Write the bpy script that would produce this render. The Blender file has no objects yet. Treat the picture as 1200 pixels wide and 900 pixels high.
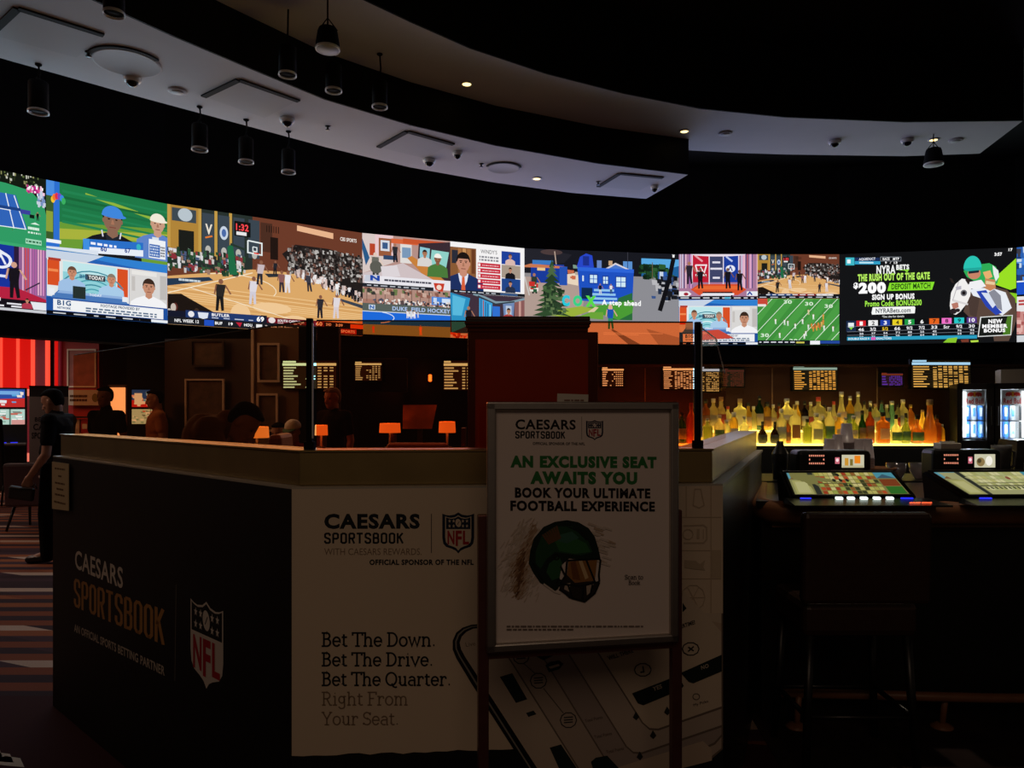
import bpy, math, random
from mathutils import Vector, Matrix, Euler

# ------------------------------------------------------------------ camera, world, light, exposure
SC = bpy.context.scene
COL = SC.collection
F, HY, EYE = 870.0, 480.0, 1.5          # focal length in pixels of the 1200x900 frame, horizon row, eye height
cam_data = bpy.data.cameras.new('camera')
cam_data.sensor_width = 36.0
cam_data.lens = 36.0 * F / 1200.0
cam_data.shift_y = (HY - 450.0) / 1200.0
cam_data.clip_start = 0.05
cam = bpy.data.objects.new('camera', cam_data)
cam.location = (0, 0, EYE)
cam.rotation_euler = (math.pi / 2, 0, 0)
COL.objects.link(cam)
SC.camera = cam
SC.view_settings.view_transform = 'Standard'
SC.view_settings.look = 'None'
SC.view_settings.gamma = 1.0
SC.view_settings.use_curve_mapping = False
SC.view_settings.exposure = 0.0
world = bpy.data.worlds.new('world')
SC.world = world
world.use_nodes = True
WB = world.node_tree.nodes['Background']
WB.inputs[0].default_value = (1.0, 0.68, 0.50, 1)     # dim warm casino hall behind the viewer
WB.inputs[1].default_value = 0.03
SCREEN_GAIN = 1.0
LEDGAIN = 0.85
R = math.radians
random.seed(4)

def area_lamp(name, loc, target, sx, sy, power, color):
    L = bpy.data.lights.new(name, 'AREA')
    L.shape = 'RECTANGLE'; L.size = sx; L.size_y = sy; L.energy = power; L.color = color
    o = bpy.data.objects.new(name, L)
    o.location = loc
    o.rotation_euler = (Vector(target) - Vector(loc)).to_track_quat('-Z', 'Y').to_euler()
    COL.objects.link(o)
    return o

def point_lamp(name, loc, power, color, r=0.05, parent=None):
    L = bpy.data.lights.new(name, 'POINT')
    L.energy = power; L.color = color; L.shadow_soft_size = r
    o = bpy.data.objects.new(name, L); o.location = loc
    COL.objects.link(o)
    if parent: o.parent = parent
    return o

def spot_lamp(name, loc, power, color, angle=60, target=None):
    L = bpy.data.lights.new(name, 'SPOT')
    L.energy = power; L.color = color; L.spot_size = R(angle); L.spot_blend = .6; L.shadow_soft_size = .05
    o = bpy.data.objects.new(name, L); o.location = loc
    if target: o.rotation_euler = (Vector(target) - Vector(loc)).to_track_quat('-Z', 'Y').to_euler()
    COL.objects.link(o)
    return o

# ------------------------------------------------------------------ small helpers
def P(x, y, d):                       # the point seen at pixel (x, y) of the photograph, at depth d
    return Vector(((x - 600) / F * d, d, EYE + (HY - y) / F * d))
def PZ(x, y, z):                      # same, on the horizontal plane at height z
    d = (EYE - z) * F / (y - HY)
    return P(x, y, d)
def lin(c):
    if isinstance(c, str):
        c = c.lstrip('#'); c = c if len(c) == 6 else ''.join(q * 2 for q in c); c = [int(c[i:i + 2], 16) / 255 for i in (0, 2, 4)]
        c = [v / 12.92 if v <= .04045 else ((v + .055) / 1.055) ** 2.4 for v in c]
    return (c[0], c[1], c[2], 1.0)

MATS = {}
def mat(name, color, rough=.6, metal=0.0, noise=0.0, scale=20.0, emit=None, estr=0.0, spec=.5, coat=0.0, bump=0.0):
    if name in MATS: return MATS[name]
    m = bpy.data.materials.new(name); m.use_nodes = True
    nt = m.node_tree; b = nt.nodes['Principled BSDF']
    col = lin(color)
    b.inputs['Base Color'].default_value = col
    b.inputs['Roughness'].default_value = rough
    b.inputs['Metallic'].default_value = metal
    b.inputs['Specular IOR Level'].default_value = spec
    if coat: b.inputs['Coat Weight'].default_value = coat
    if emit is not None:
        b.inputs['Emission Color'].default_value = lin(emit)
        b.inputs['Emission Strength'].default_value = estr
    if noise or bump:
        tc = nt.nodes.new('ShaderNodeTexCoord')
        n = nt.nodes.new('ShaderNodeTexNoise'); n.inputs['Scale'].default_value = scale; n.inputs['Detail'].default_value = 6
        nt.links.new(tc.outputs['Object'], n.inputs['Vector'])
        if noise:
            mx = nt.nodes.new('ShaderNodeMix'); mx.data_type = 'RGBA'
            mx.inputs[6].default_value = tuple(v * (1 - noise) for v in col[:3]) + (1,)
            mx.inputs[7].default_value = tuple(min(1, v * (1 + noise)) for v in col[:3]) + (1,)
            nt.links.new(n.outputs['Fac'], mx.inputs[0]); nt.links.new(mx.outputs[2], b.inputs['Base Color'])
        if bump:
            bp = nt.nodes.new('ShaderNodeBump'); bp.inputs['Strength'].default_value = bump; bp.inputs['Distance'].default_value = .01
            nt.links.new(n.outputs['Fac'], bp.inputs['Height']); nt.links.new(bp.outputs['Normal'], b.inputs['Normal'])
    MATS[name] = m
    return m

def attr_mat(name, emit=None, rough=.6, spec=.3):
    """A print or a lit picture whose flat colours are stored per face."""
    m = bpy.data.materials.new(name); m.use_nodes = True
    nt = m.node_tree; b = nt.nodes['Principled BSDF']
    a = nt.nodes.new('ShaderNodeAttribute'); a.attribute_name = 'ink'
    if emit:
        b.inputs['Base Color'].default_value = (.01, .01, .01, 1); b.inputs['Roughness'].default_value = .5
        b.inputs['Specular IOR Level'].default_value = .1
        # pixel raster of the display, very slight
        nt.links.new(a.outputs['Color'], b.inputs['Emission Color'])
        b.inputs['Emission Strength'].default_value = emit
    else:
        b.inputs['Roughness'].default_value = rough; b.inputs['Specular IOR Level'].default_value = spec
        nt.links.new(a.outputs['Color'], b.inputs['Base Color'])
    MATS[name] = m
    return m

def glass_mat(name, tint, gloss=.06, rough=0.0, translucent=None, fresnel=True):
    m = bpy.data.materials.new(name); m.use_nodes = True
    nt = m.node_tree; nt.nodes.clear()
    out = nt.nodes.new('ShaderNodeOutputMaterial')
    tr = nt.nodes.new('ShaderNodeBsdfTransparent'); tr.inputs[0].default_value = lin(tint)
    gl = nt.nodes.new('ShaderNodeBsdfGlossy'); gl.inputs['Roughness'].default_value = rough; gl.inputs['Color'].default_value = (1, 1, 1, 1)
    mx = nt.nodes.new('ShaderNodeMixShader')
    if fresnel:
        fr = nt.nodes.new('ShaderNodeFresnel'); fr.inputs['IOR'].default_value = 1.45
        mu = nt.nodes.new('ShaderNodeMath'); mu.operation = 'MULTIPLY'; mu.inputs[1].default_value = gloss / .04
        nt.links.new(fr.outputs[0], mu.inputs[0]); nt.links.new(mu.outputs[0], mx.inputs[0])
    else:
        mx.inputs[0].default_value = gloss
    base = tr
    if translucent:
        tl = nt.nodes.new('ShaderNodeBsdfTranslucent'); tl.inputs[0].default_value = lin(translucent[0])
        m2 = nt.nodes.new('ShaderNodeMixShader'); m2.inputs[0].default_value = translucent[1]
        nt.links.new(tr.outputs[0], m2.inputs[1]); nt.links.new(tl.outputs[0], m2.inputs[2]); base = m2
    nt.links.new(base.outputs[0], mx.inputs[1]); nt.links.new(gl.outputs[0], mx.inputs[2])
    nt.links.new(mx.outputs[0], out.inputs[0])
    MATS[name] = m
    return m

class MB:
    """Collects shapes, then links them as ONE mesh object."""
    def __init__(s): s.v = []; s.f = []; s.smooth = []
    def add(s, vs, fs, smooth=False):
        o = len(s.v); s.v += [tuple(v) for v in vs]
        s.f += [tuple(i + o for i in f) for f in fs]; s.smooth += [smooth] * len(fs)
        return s
    def box(s, c, size, rot=None, bevel=0.0):
        sx, sy, sz = (q / 2 for q in size); c = Vector(c)
        if bevel <= 0:
            vs = [Vector((x * sx, y * sy, z * sz)) for z in (-1, 1) for x, y in ((-1, -1), (1, -1), (1, 1), (-1, 1))]
            fs = [(3, 2, 1, 0), (4, 5, 6, 7), (0, 1, 5, 4), (1, 2, 6, 5), (2, 3, 7, 6), (3, 0, 4, 7)]
        else:
            b = min(bevel, sx * .95, sy * .95, sz * .95); vs = []; fs = []
            lv = [(-sz, b), (-sz + b * .3, b * .3), (-sz + b, 0), (sz - b, 0), (sz - b * .3, b * .3), (sz, b)]
            n = 0
            for z, ins in lv:
                ring = []
                for cx, cy, a0 in ((1, 1, 0), (-1, 1, 90), (-1, -1, 180), (1, -1, 270)):
                    for k in range(4):
                        a = R(a0 + 30 * k); ring.append(Vector((cx * (sx - b) + (b - ins) * math.cos(a), cy * (sy - b) + (b - ins) * math.sin(a), z)))
                vs += ring; n = len(ring)
            for i in range(len(lv) - 1):
                for j in range(n):
                    fs.append((i * n + j, i * n + (j + 1) % n, (i + 1) * n + (j + 1) % n, (i + 1) * n + j))
            fs.append(tuple(range(n - 1, -1, -1))); fs.append(tuple((len(lv) - 1) * n + j for j in range(n)))
        if rot is not None:
            m = Euler(rot).to_matrix() if not isinstance(rot, Matrix) else rot
            vs = [m @ v for v in vs]
        return s.add([v + c for v in vs], fs)
    def prism(s, plan, z0, z1):
        n = len(plan)
        a = sum(plan[i][0] * plan[(i + 1) % n][1] - plan[(i + 1) % n][0] * plan[i][1] for i in range(n))
        if a < 0: plan = list(reversed(plan))
        vs = [(p[0], p[1], z0) for p in plan] + [(p[0], p[1], z1) for p in plan]
        fs = [tuple(range(n - 1, -1, -1)), tuple(range(n, 2 * n))] + [(i, (i + 1) % n, n + (i + 1) % n, n + i) for i in range(n)]
        return s.add(vs, fs)
    def band(s, pa, pb, z0, z1):
        """Slab between two plan polylines of equal length."""
        n = len(pa); vs = []
        for p in pa: vs += [(p[0], p[1], z0), (p[0], p[1], z1)]
        for p in pb: vs += [(p[0], p[1], z0), (p[0], p[1], z1)]
        fs = []; A = lambda i, t: 2 * i + t; B = lambda i, t: 2 * n + 2 * i + t
        for i in range(n - 1):
            fs += [(A(i, 0), A(i + 1, 0), B(i + 1, 0), B(i, 0)), (A(i, 1), B(i, 1), B(i + 1, 1), A(i + 1, 1)),
                   (A(i, 0), A(i, 1), A(i + 1, 1), A(i + 1, 0)), (B(i, 0), B(i + 1, 0), B(i + 1, 1), B(i, 1))]
        fs += [(A(0, 0), B(0, 0), B(0, 1), A(0, 1)), (A(n - 1, 0), A(n - 1, 1), B(n - 1, 1), B(n - 1, 0))]
        return s.add(vs, fs)
    def loft(s, rings, smooth=True, caps=True):
        n = len(rings[0]); vs = [p for r in rings for p in r]; fs = []
        for i in range(len(rings) - 1):
            for j in range(n):
                fs.append((i * n + j, i * n + (j + 1) % n, (i + 1) * n + (j + 1) % n, (i + 1) * n + j))
        if caps:
            fs.append(tuple(range(n - 1, -1, -1))); fs.append(tuple((len(rings) - 1) * n + j for j in range(n)))
        return s.add(vs, fs, smooth)
    def lathe(s, prof, c=(0, 0, 0), n=24, axis=None, caps=True, smooth=True, sq=None):
        """prof: (radius, height); sq: superellipse exponent for squarish sections, with optional depth factor."""
        c = Vector(c); rings = []
        m = Vector((0, 0, 1)).rotation_difference(Vector(axis)).to_matrix() if axis is not None else None
        for r, z in prof:
            ring = []
            for j in range(n):
                a = 2 * math.pi * j / n; x, y = math.cos(a), math.sin(a)
                if sq:
                    q = sq[0]; x = math.copysign(abs(x) ** (2 / q), x); y = math.copysign(abs(y) ** (2 / q), y) * sq[1]
                p = Vector((r * x, r * y, z))
                ring.append((m @ p if m else p) + c)
            rings.append(ring)
        return s.loft(rings, smooth, caps)
    def tube(s, path, r, n=10, closed=False):
        path = [Vector(p) for p in path]; rings = []; m = len(path); up = None
        rr = r if isinstance(r, (list, tuple)) else [r] * m
        for i, p in enumerate(path):
            a = path[(i - 1) % m] if (i or closed) else p; b = path[(i + 1) % m] if (i < m - 1 or closed) else p
            t = (b - a).normalized()
            if up is None:
                up = Vector((0, 0, 1)) if abs(t.z) < .9 else Vector((1, 0, 0))
            u = t.cross(up).normalized(); w = u.cross(t).normalized(); up = w
            rings.append([p + rr[i] * (math.cos(2 * math.pi * k / n) * u + math.sin(2 * math.pi * k / n) * w) for k in range(n)])
        if closed: rings.append(rings[0]); return s.loft(rings, True, False)
        return s.loft(rings, True, True)
    def ball(s, c, r, n=16, sc=(1, 1, 1), rot=None):
        c = Vector(c); rings = []
        for i in range(1, n // 2):
            t = math.pi * i / (n // 2)
            ring = [Vector((r * sc[0] * math.sin(t) * math.cos(2 * math.pi * k / n), r * sc[1] * math.sin(t) * math.sin(2 * math.pi * k / n), -r * sc[2] * math.cos(t))) for k in range(n)]
            rings.append(ring)
        if rot is not None: rings = [[rot @ p for p in q] for q in rings]
        return s.loft([[p + c for p in q] for q in rings])
    def capsule(s, a, b, ra, rb, n=12):
        s.tube([a, b], [ra, rb], n); s.ball(a, ra, n); s.ball(b, rb, n); return s
    def build(s, name, m, parent=None, bevel=0.0):
        me = bpy.data.meshes.new(name); me.from_pydata(s.v, [], s.f)
        me.polygons.foreach_set('use_smooth', s.smooth); me.update()
        o = bpy.data.objects.new(name, me); COL.objects.link(o)
        if m is not None: me.materials.append(m if not isinstance(m, str) else MATS[m])
        if parent: o.parent = parent
        if bevel:
            b = o.modifiers.new('bevel', 'BEVEL'); b.width = bevel; b.segments = 2; b.limit_method = 'ANGLE'; b.angle_limit = R(40)
        return o

def tag(o, label, cat, group=None, kind=None):
    o['label'] = label; o['category'] = cat
    if group: o['group'] = group
    if kind: o['kind'] = kind
    return o
def thing(name, label, cat, loc=(0, 0, 0), rotz=0.0, group=None):
    o = bpy.data.objects.new(name, None); o.location = loc; o.rotation_euler = (0, 0, rotz); o.empty_display_size = .1
    COL.objects.link(o)
    return tag(o, label, cat, group)
def struct(name, mb, m, **k):
    o = mb.build(name, m, **k); o['kind'] = 'structure'; return o
def copy_thing(o):
    c = o.copy(); COL.objects.link(c)
    for ch in o.children:
        d = ch.copy(); COL.objects.link(d); d.parent = c
        for g in ch.children:
            e = g.copy(); COL.objects.link(e); e.parent = d
    return c

# ------------------------------------------------------------------ lettering
TXT = {}
def text_mesh(s, bold):
    key = (s, bold)
    if key in TXT: return TXT[key]
    cu = bpy.data.curves.new('t', 'FONT'); cu.body = s; cu.size = 1.0; cu.offset = bold; cu.space_character = 1 + bold * 2.8; cu.fill_mode = 'FRONT'; cu.resolution_u = 3
    o = bpy.data.objects.new('t', cu); COL.objects.link(o)
    bpy.context.view_layer.update()
    me = bpy.data.meshes.new_from_object(o.evaluated_get(bpy.context.evaluated_depsgraph_get()))
    vs = [(v.co.x, v.co.y) for v in me.vertices]; fs = [tuple(p.vertices) for p in me.polygons]
    bpy.data.objects.remove(o); bpy.data.curves.remove(cu); bpy.data.meshes.remove(me)
    if vs:
        x0 = min(v[0] for v in vs); x1 = max(v[0] for v in vs); y0 = min(v[1] for v in vs); y1 = max(v[1] for v in vs)
        vs = [((x - x0) / max(1e-6, x1 - x0), 1 - (y - y0) / max(1e-6, y1 - y0)) for x, y in vs]
    TXT[key] = (vs, fs)
    return TXT[key]

def arc(cx, cy, rx, ry, a0, a1, n=10):
    return [(cx + rx * math.cos(R(a0 + (a1 - a0) * i / n)), cy + ry * math.sin(R(a0 + (a1 - a0) * i / n))) for i in range(n + 1)]
XH = .68
def serif(x, y, w=.13): return [(x - w, y), (x + w, y)]
SLAB = {  # slab-serif letters as pen strokes: (advance, strokes)
    'B': (.72, [[(.16, 0), (.16, 1)], [(0, 0), (.34, 0)] + arc(.36, .27, .26, .27, -90, 90) + [(.16, .54)], [(0, 1), (.34, 1)] + arc(.34, .77, .23, .23, 90, -90)]),
    'T': (.74, [[(.37, 0), (.37, 1)], serif(.37, 0, .17), [(.02, .8), (.02, 1), (.72, 1), (.72, .8)]]),
    'D': (.82, [[(.16, 0), (.16, 1)], [(0, 0), (.32, 0)] + arc(.34, .5, .38, .5, -90, 90) + [(0, 1)]]),
    'Q': (.9, [arc(.44, .5, .38, .5, 0, 360, 22), [(.48, .16), (.6, -.1), (.74, -.16), (.86, -.12)]]),
    'R': (.78, [[(.16, 0), (.16, 1)], serif(.16, 0), [(0, 1), (.36, 1)] + arc(.36, .75, .25, .25, 90, -90) + [(.16, .5)], [(.38, .5), (.62, 0), (.78, 0)]]),
    'F': (.68, [[(.16, 0), (.16, 1)], serif(.16, 0, .17), [(0, 1), (.64, 1), (.64, .8)], [(.16, .52), (.48, .52)], serif(.48, .52, .0)]),
    'Y': (.78, [[(.39, 0), (.39, .45), (.1, 1)], [(.39, .45), (.68, 1)], serif(.39, 0, .17), serif(.1, 1, .11), serif(.68, 1, .11)]),
    'S': (.64, [[(.56, .78)] + arc(.31, .75, .24, .25, 20, 270) + arc(.31, .25, .27, .25, 90, -160), [(.06, .16), (.06, 0)], [(.56, .82), (.56, 1)]]),
    'e': (.62, [[(.07, .36), (.55, .36)] + arc(.31, XH / 2, .25, XH / 2, 0, 325, 16)]),
    't': (.44, [[(.17, .9), (.17, .15)] + arc(.31, .15, .14, .15, 180, 320, 6), [(.02, XH), (.4, XH)]]),
    'h': (.72, [[(.02, 1), (.15, 1), (.15, 0)], serif(.15, 0), [(.15, .45)] + arc(.36, .45, .2, .23, 170, 0) + [(.56, 0)], serif(.56, 0)]),
    'n': (.72, [[(.02, XH), (.15, XH), (.15, 0)], serif(.15, 0), [(.15, .45)] + arc(.36, .45, .2, .23, 170, 0) + [(.56, 0)], serif(.56, 0)]),
    'm': (1.08, [[(.02, XH), (.15, XH), (.15, 0)], serif(.15, 0), [(.15, .45)] + arc(.34, .45, .18, .23, 170, 0) + [(.52, 0)], serif(.52, 0, .1), [(.52, .45)] + arc(.71, .45, .19, .23, 170, 0) + [(.9, 0)], serif(.9, 0)]),
    'o': (.64, [arc(.32, XH / 2, .26, XH / 2, 0, 360, 18)]),
    'w': (.92, [[(.08, XH), (.27, 0), (.46, .6), (.65, 0), (.84, XH)], serif(.08, XH, .09), serif(.84, XH, .09), serif(.46, .62, .07)]),
    'r': (.54, [[(.02, XH), (.15, XH), (.15, 0)], serif(.15, 0, .15), [(.15, .42)] + arc(.36, .42, .2, .26, 175, 60), [(.46, .66), (.48, .5)]]),
    'i': (.34, [[(.03, XH), (.17, XH), (.17, 0)], serif(.17, 0, .15), [(.14, .92), (.2, .92)]]),
    'v': (.68, [[(.08, XH), (.34, 0), (.6, XH)], serif(.08, XH, .1), serif(.6, XH, .1)]),
    'u': (.7, [[(.02, XH), (.15, XH), (.15, .23)] + arc(.34, .23, .19, .23, 180, 360) + [(.53, XH)], [(.4, XH), (.53, XH), (.53, 0), (.66, 0)]]),
    'a': (.62, [[(.1, .56)] + arc(.3, .48, .2, .2, 140, 0) + [(.5, 0), (.6, 0)], [(.5, .4)] + arc(.28, .2, .22, .2, 80, 300)]),
    'g': (.64, [arc(.29, .42, .21, .26, 0, 360, 16), [(.6, XH), (.47, XH), (.5, -.02)] + arc(.29, -.08, .21, .19, 10, -170)]),
    'c': (.58, [[(.52, .52)] + arc(.31, XH / 2, .25, XH / 2, 40, 320, 14)]),
    'b': (.66, [[(.02, 1), (.15, 1), (.15, 0)], arc(.34, XH / 2, .22, XH / 2, 0, 360, 16)]),
    'k': (.68, [[(.02, 1), (.15, 1), (.15, 0)], serif(.15, 0), [(.5, XH), (.15, .28)], [(.28, .4), (.55, 0)], serif(.55, 0, .1), serif(.5, XH, .1)]),
    '.': (.28, [[(.1, .06), (.2, .06)]]), ' ': (.27, []),
}

def octo(x0, y0, x1, y1, k=.1): return [(x0 + k, y0), (x1 - k, y0), (x1, y0 + k), (x1, y1 - k), (x1 - k, y1), (x0 + k, y1), (x0, y1 - k), (x0, y0 + k), (x0 + k, y0), (x1 - k, y0)]
SPORT = {  # squared athletic capitals as pen strokes
    'S': [[(.4, .74), (.4, .9), (.32, 1), (.14, 1), (.06, .9), (.06, .64), (.14, .55), (.32, .45), (.4, .36), (.4, .1), (.32, 0), (.14, 0), (.06, .1), (.06, .26)]],
    'P': [[(.06, -.06), (.06, 1)], [(.06, 1), (.32, 1), (.4, .9), (.4, .55), (.32, .45), (.06, .45)]],
    'O': [octo(.06, 0, .4, 1)], 'T': [[(.22, -.06), (.22, 1)], [(0, 1), (.44, 1)]],
    'R': [[(.06, -.06), (.06, 1)], [(.06, 1), (.32, 1), (.4, .9), (.4, .58), (.32, .48), (.06, .48)], [(.24, .48), (.41, -.06)]],
    'B': [[(.06, -.06), (.06, 1.0)], [(.06, 1), (.3, 1), (.38, .9), (.38, .62), (.3, .53), (.06, .53)], [(.3, .53), (.4, .43), (.4, .1), (.32, 0), (.06, 0)]],
    'K': [[(.06, -.06), (.06, 1.06)], [(.42, 1.06), (.1, .5)], [(.2, .62), (.43, -.06)]]}

def stroke_poly(pts, w):
    """A pen stroke of width w as a list of quads (mitred)."""
    n = len(pts); L = []; Rr = []
    for i in range(n):
        a = Vector(pts[max(0, i - 1)]); b = Vector(pts[min(n - 1, i + 1)]); p = Vector(pts[i])
        if i == 0: t = Vector(pts[1]) - p
        elif i == n - 1: t = p - Vector(pts[n - 2])
        else:
            t1 = (p - a).normalized(); t2 = (b - p).normalized(); t = t1 + t2
            if t.length < 1e-4: t = t1
        t = t.normalized() if t.length > 1e-9 else Vector((1, 0)); nn = Vector((-t.y, t.x)); k = 1.0
        if 0 < i < n - 1:
            t1 = (p - a).normalized(); k = 1 / max(.45, abs(nn.dot(Vector((-t1.y, t1.x)))))
        e = t * (w * .0)
        L.append(p + nn * w / 2 * k + e); Rr.append(p - nn * w / 2 * k + e)
    return [[L[i], L[i + 1], Rr[i + 1], Rr[i]] for i in range(n - 1)]

class Canvas:
    """Flat artwork on a real plane: corner O (top left), U (to the right), V (down), N (towards the viewer)."""
    def __init__(s, O, U, V, N, step=1.5e-4, clip=True):
        s.O = Vector(O); s.U = Vector(U); s.V = Vector(V); s.N = Vector(N).normalized(); s.k = 1; s.step = step; s.clip = clip
        s.v = []; s.f = []; s.c = []
    def px(s, x, y):                      # plane coordinates of a photograph pixel
        d = Vector(((x - 600) / F, 1, (HY - y) / F)); o = Vector((0, 0, EYE))
        n = s.U.cross(s.V); t = (s.O - o).dot(n) / d.dot(n); p = o + d * t - s.O
        uu, uv, vv = s.U.dot(s.U), s.U.dot(s.V), s.V.dot(s.V); a, b = p.dot(s.U), p.dot(s.V); q = uu * vv - uv * uv
        return ((a * vv - b * uv) / q, (b * uu - a * uv) / q)
    def pos(s, u, v): return s.O + s.U * u + s.V * v + s.N * (s.step * s.k)
    def raw(s, vs, fs, col):
        o = len(s.v); s.v += [tuple(s.pos(u, v)) for u, v in vs]; s.f += [tuple(i + o for i in f) for f in fs]; s.c += [lin(col)] * len(fs)
    def poly(s, pts, col, layer=True):
        pts = [tuple(p) for p in pts]
        if s.clip:
            for ax, lim, sg in ((0, 0, 1), (0, 1, -1), (1, 0, 1), (1, 1, -1)):
                out = []
                for i in range(len(pts)):
                    p, q = pts[i], pts[(i + 1) % len(pts)]
                    a, b = sg * (p[ax] - lim), sg * (q[ax] - lim)
                    if a >= 0: out.append(p)
                    if (a >= 0) != (b >= 0):
                        t = a / (a - b); out.append(tuple(p[j] + (q[j] - p[j]) * t for j in (0, 1)))
                pts = out
                if len(pts) < 3: return
        if layer: s.k += 1
        s.raw(pts, [tuple(range(len(pts)))], col)
    def rect(s, u0, v0, u1, v1, col): s.poly([(u0, v0), (u1, v0), (u1, v1), (u0, v1)], col)
    def ell(s, u, v, ru, rv, col, a0=0, a1=360, n=18):
        s.poly(arc(u, v, ru, rv, a0, a1, n)[:(n if a1 - a0 == 360 else n + 1)], col)
    def line(s, pts, w, col, asp=None):
        """w in units of V; asp: |U|/|V|."""
        asp = asp or s.U.length / s.V.length; s.k += 1
        for q in stroke_poly([(u * asp, v) for u, v in pts], w): s.poly([(p[0] / asp, p[1]) for p in q], col, False)
    def pline(s, pts, wpx, col):          # a line through photograph pixels
        s.k += 1
        for q in stroke_poly(pts, wpx): s.poly([s.px(*p) for p in q], col, False)
    def ppoly(s, pts, col): s.poly([s.px(*p) for p in pts], col)
    def text(s, t, u0, v0, u1, v1, col, bold=0.0, shear=0.0):
        vs, fs = text_mesh(t, bold); s.k += 1
        s.raw([(u0 + (u1 - u0) * (x + shear * (.5 - y)), v0 + (v1 - v0) * y) for x, y in vs], fs, col)
    def pquad(s, tl, tr, bl):
        a, b, c = (Vector(s.px(*p)) for p in (tl, tr, bl)); return lambda x, y: tuple(a + (b - a) * x + (c - a) * y)
    def ptext(s, t, tl, tr, bl, col, bold=0.0):
        g = s.pquad(tl, tr, bl); vs, fs = text_mesh(t, bold); s.k += 1; s.raw([g(*p) for p in vs], fs, col)
    def pslab(s, t, tl, tr, bl, col, w=.115, low=0.0):
        """Slab-serif line whose cap height and width fill the pixel box."""
        x = 0; st = []
        for ch in t:
            adv, strokes = SLAB[ch]
            for q in strokes: st.append([(x + a, b) for a, b in q])
            x += adv + .035
        g = s.pquad(tl, tr, bl); s.k += 1
        for q in st:
            if math.dist(q[0], q[-1]) < 1e-9 and len(q) < 3: continue
            for quad in stroke_poly(q, w): s.poly([g(p[0] / x, 1 - p[1]) for p in quad], col, False)
    def psport(s, t, tl, tr, bl, col, wpx=2.0):
        g = s.pquad(tl, tr, bl); s.k += 1; adv = .58; X = adv * len(t) - .12
        ux = math.dist(tl, tr) / X; uy = math.dist(tl, bl)
        for i, ch in enumerate(t):
            for st in SPORT[ch]:
                for quad in stroke_poly([((i * adv + x) * ux, (.06 + y * .88) * uy) for x, y in st], wpx): s.poly([g(p[0] / ux / X, 1 - p[1] / uy) for p in quad], col, False)
    def speckle(s, u0, v0, u1, v1, n, su, sv, cols, rnd):
        for i in range(n):
            u = rnd.uniform(u0, u1); v = rnd.uniform(v0, v1); a = su * rnd.uniform(.5, 1.3); b = sv * rnd.uniform(.5, 1.3)
            s.k += .05; s.poly([(u - a, v - b), (u + a, v - b * .8), (u + a * .9, v + b), (u - a * .8, v + b)], rnd.choice(cols), False)
        s.k += 1
    def build(s, name, m, parent=None):
        me = bpy.data.meshes.new(name); me.from_pydata(s.v, [], s.f)
        at = me.attributes.new('ink', 'FLOAT_COLOR', 'CORNER'); d = []
        for f, c in zip(s.f, s.c): d += list(c) * len(f)
        at.data.foreach_set('color', d); me.update()
        me.materials.append(m); o = bpy.data.objects.new(name, me); COL.objects.link(o)
        if parent: o.parent = parent
        return o

def star(c, g, x, y, r, col):
    c.poly([g(x + r * (1 if i % 2 == 0 else .42) * math.sin(math.pi * i / 5) , y - r * 1.0 * (1 if i % 2 == 0 else .42) * math.cos(math.pi * i / 5)) for i in range(10)], col)
def shield(c, g, white, blue, red, edge=None):
    """League shield: stars and a ball on a dark field above three red letters on white."""
    half = [(.5, 0), (.62, .055), (.78, .075), (.9, .06), (1, .03), (1, .62), (.97, .76), (.88, .84), (.7, .885), (.58, .93), (.5, 1)]
    full = half + [(1 - x, y) for x, y in reversed(half[1:-1])]
    if edge: c.poly([g(.5 + (x - .5) * 1.1, .5 + (y - .5) * 1.07) for x, y in full], edge)
    c.poly([g(*p) for p in full], blue)
    inn = [(.5 + (x - .5) * .9, .5 + (y - .5) * .92) for x, y in full]
    c.poly([g(*p) for p in inn], white)
    inn = [(.5 + (x - .5) * .84, .5 + (y - .5) * .87) for x, y in full]
    top = [p for p in inn if p[1] < .4]
    xs0 = min(p[0] for p in inn); xs1 = max(p[0] for p in inn)
    c.poly([g(*p) for p in [(xs1, .4)] + [(xs0, .4)] + sorted([p for p in top if p[0] <= .5], key=lambda p: p[0]) + sorted([p for p in top if p[0] > .5], key=lambda p: p[0])], blue)
    for x in (.2, .34, .66, .8):
        for y in (.19, .32): star(c, g, x, y, .052, white)
    c.poly([g(.5 + .085 * math.cos(a) + .05 * math.sin(a), .24 + .1 * math.sin(a) - .04 * math.cos(a)) for a in [2 * math.pi * i / 16 for i in range(16)]], white)
    c.poly([g(.46, .28), g(.53, .19), g(.545, .2), g(.475, .29)], blue)
    for ch, x0, x1, y1 in (('N', .13, .37, .8), ('F', .41, .62, .84), ('L', .66, .87, .8)):
        vs, fs = text_mesh(ch, .03); c.k += 1
        c.raw([g(x0 + (x1 - x0) * x, .44 + (y1 - .44) * y) for x, y in vs], fs, red)
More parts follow.
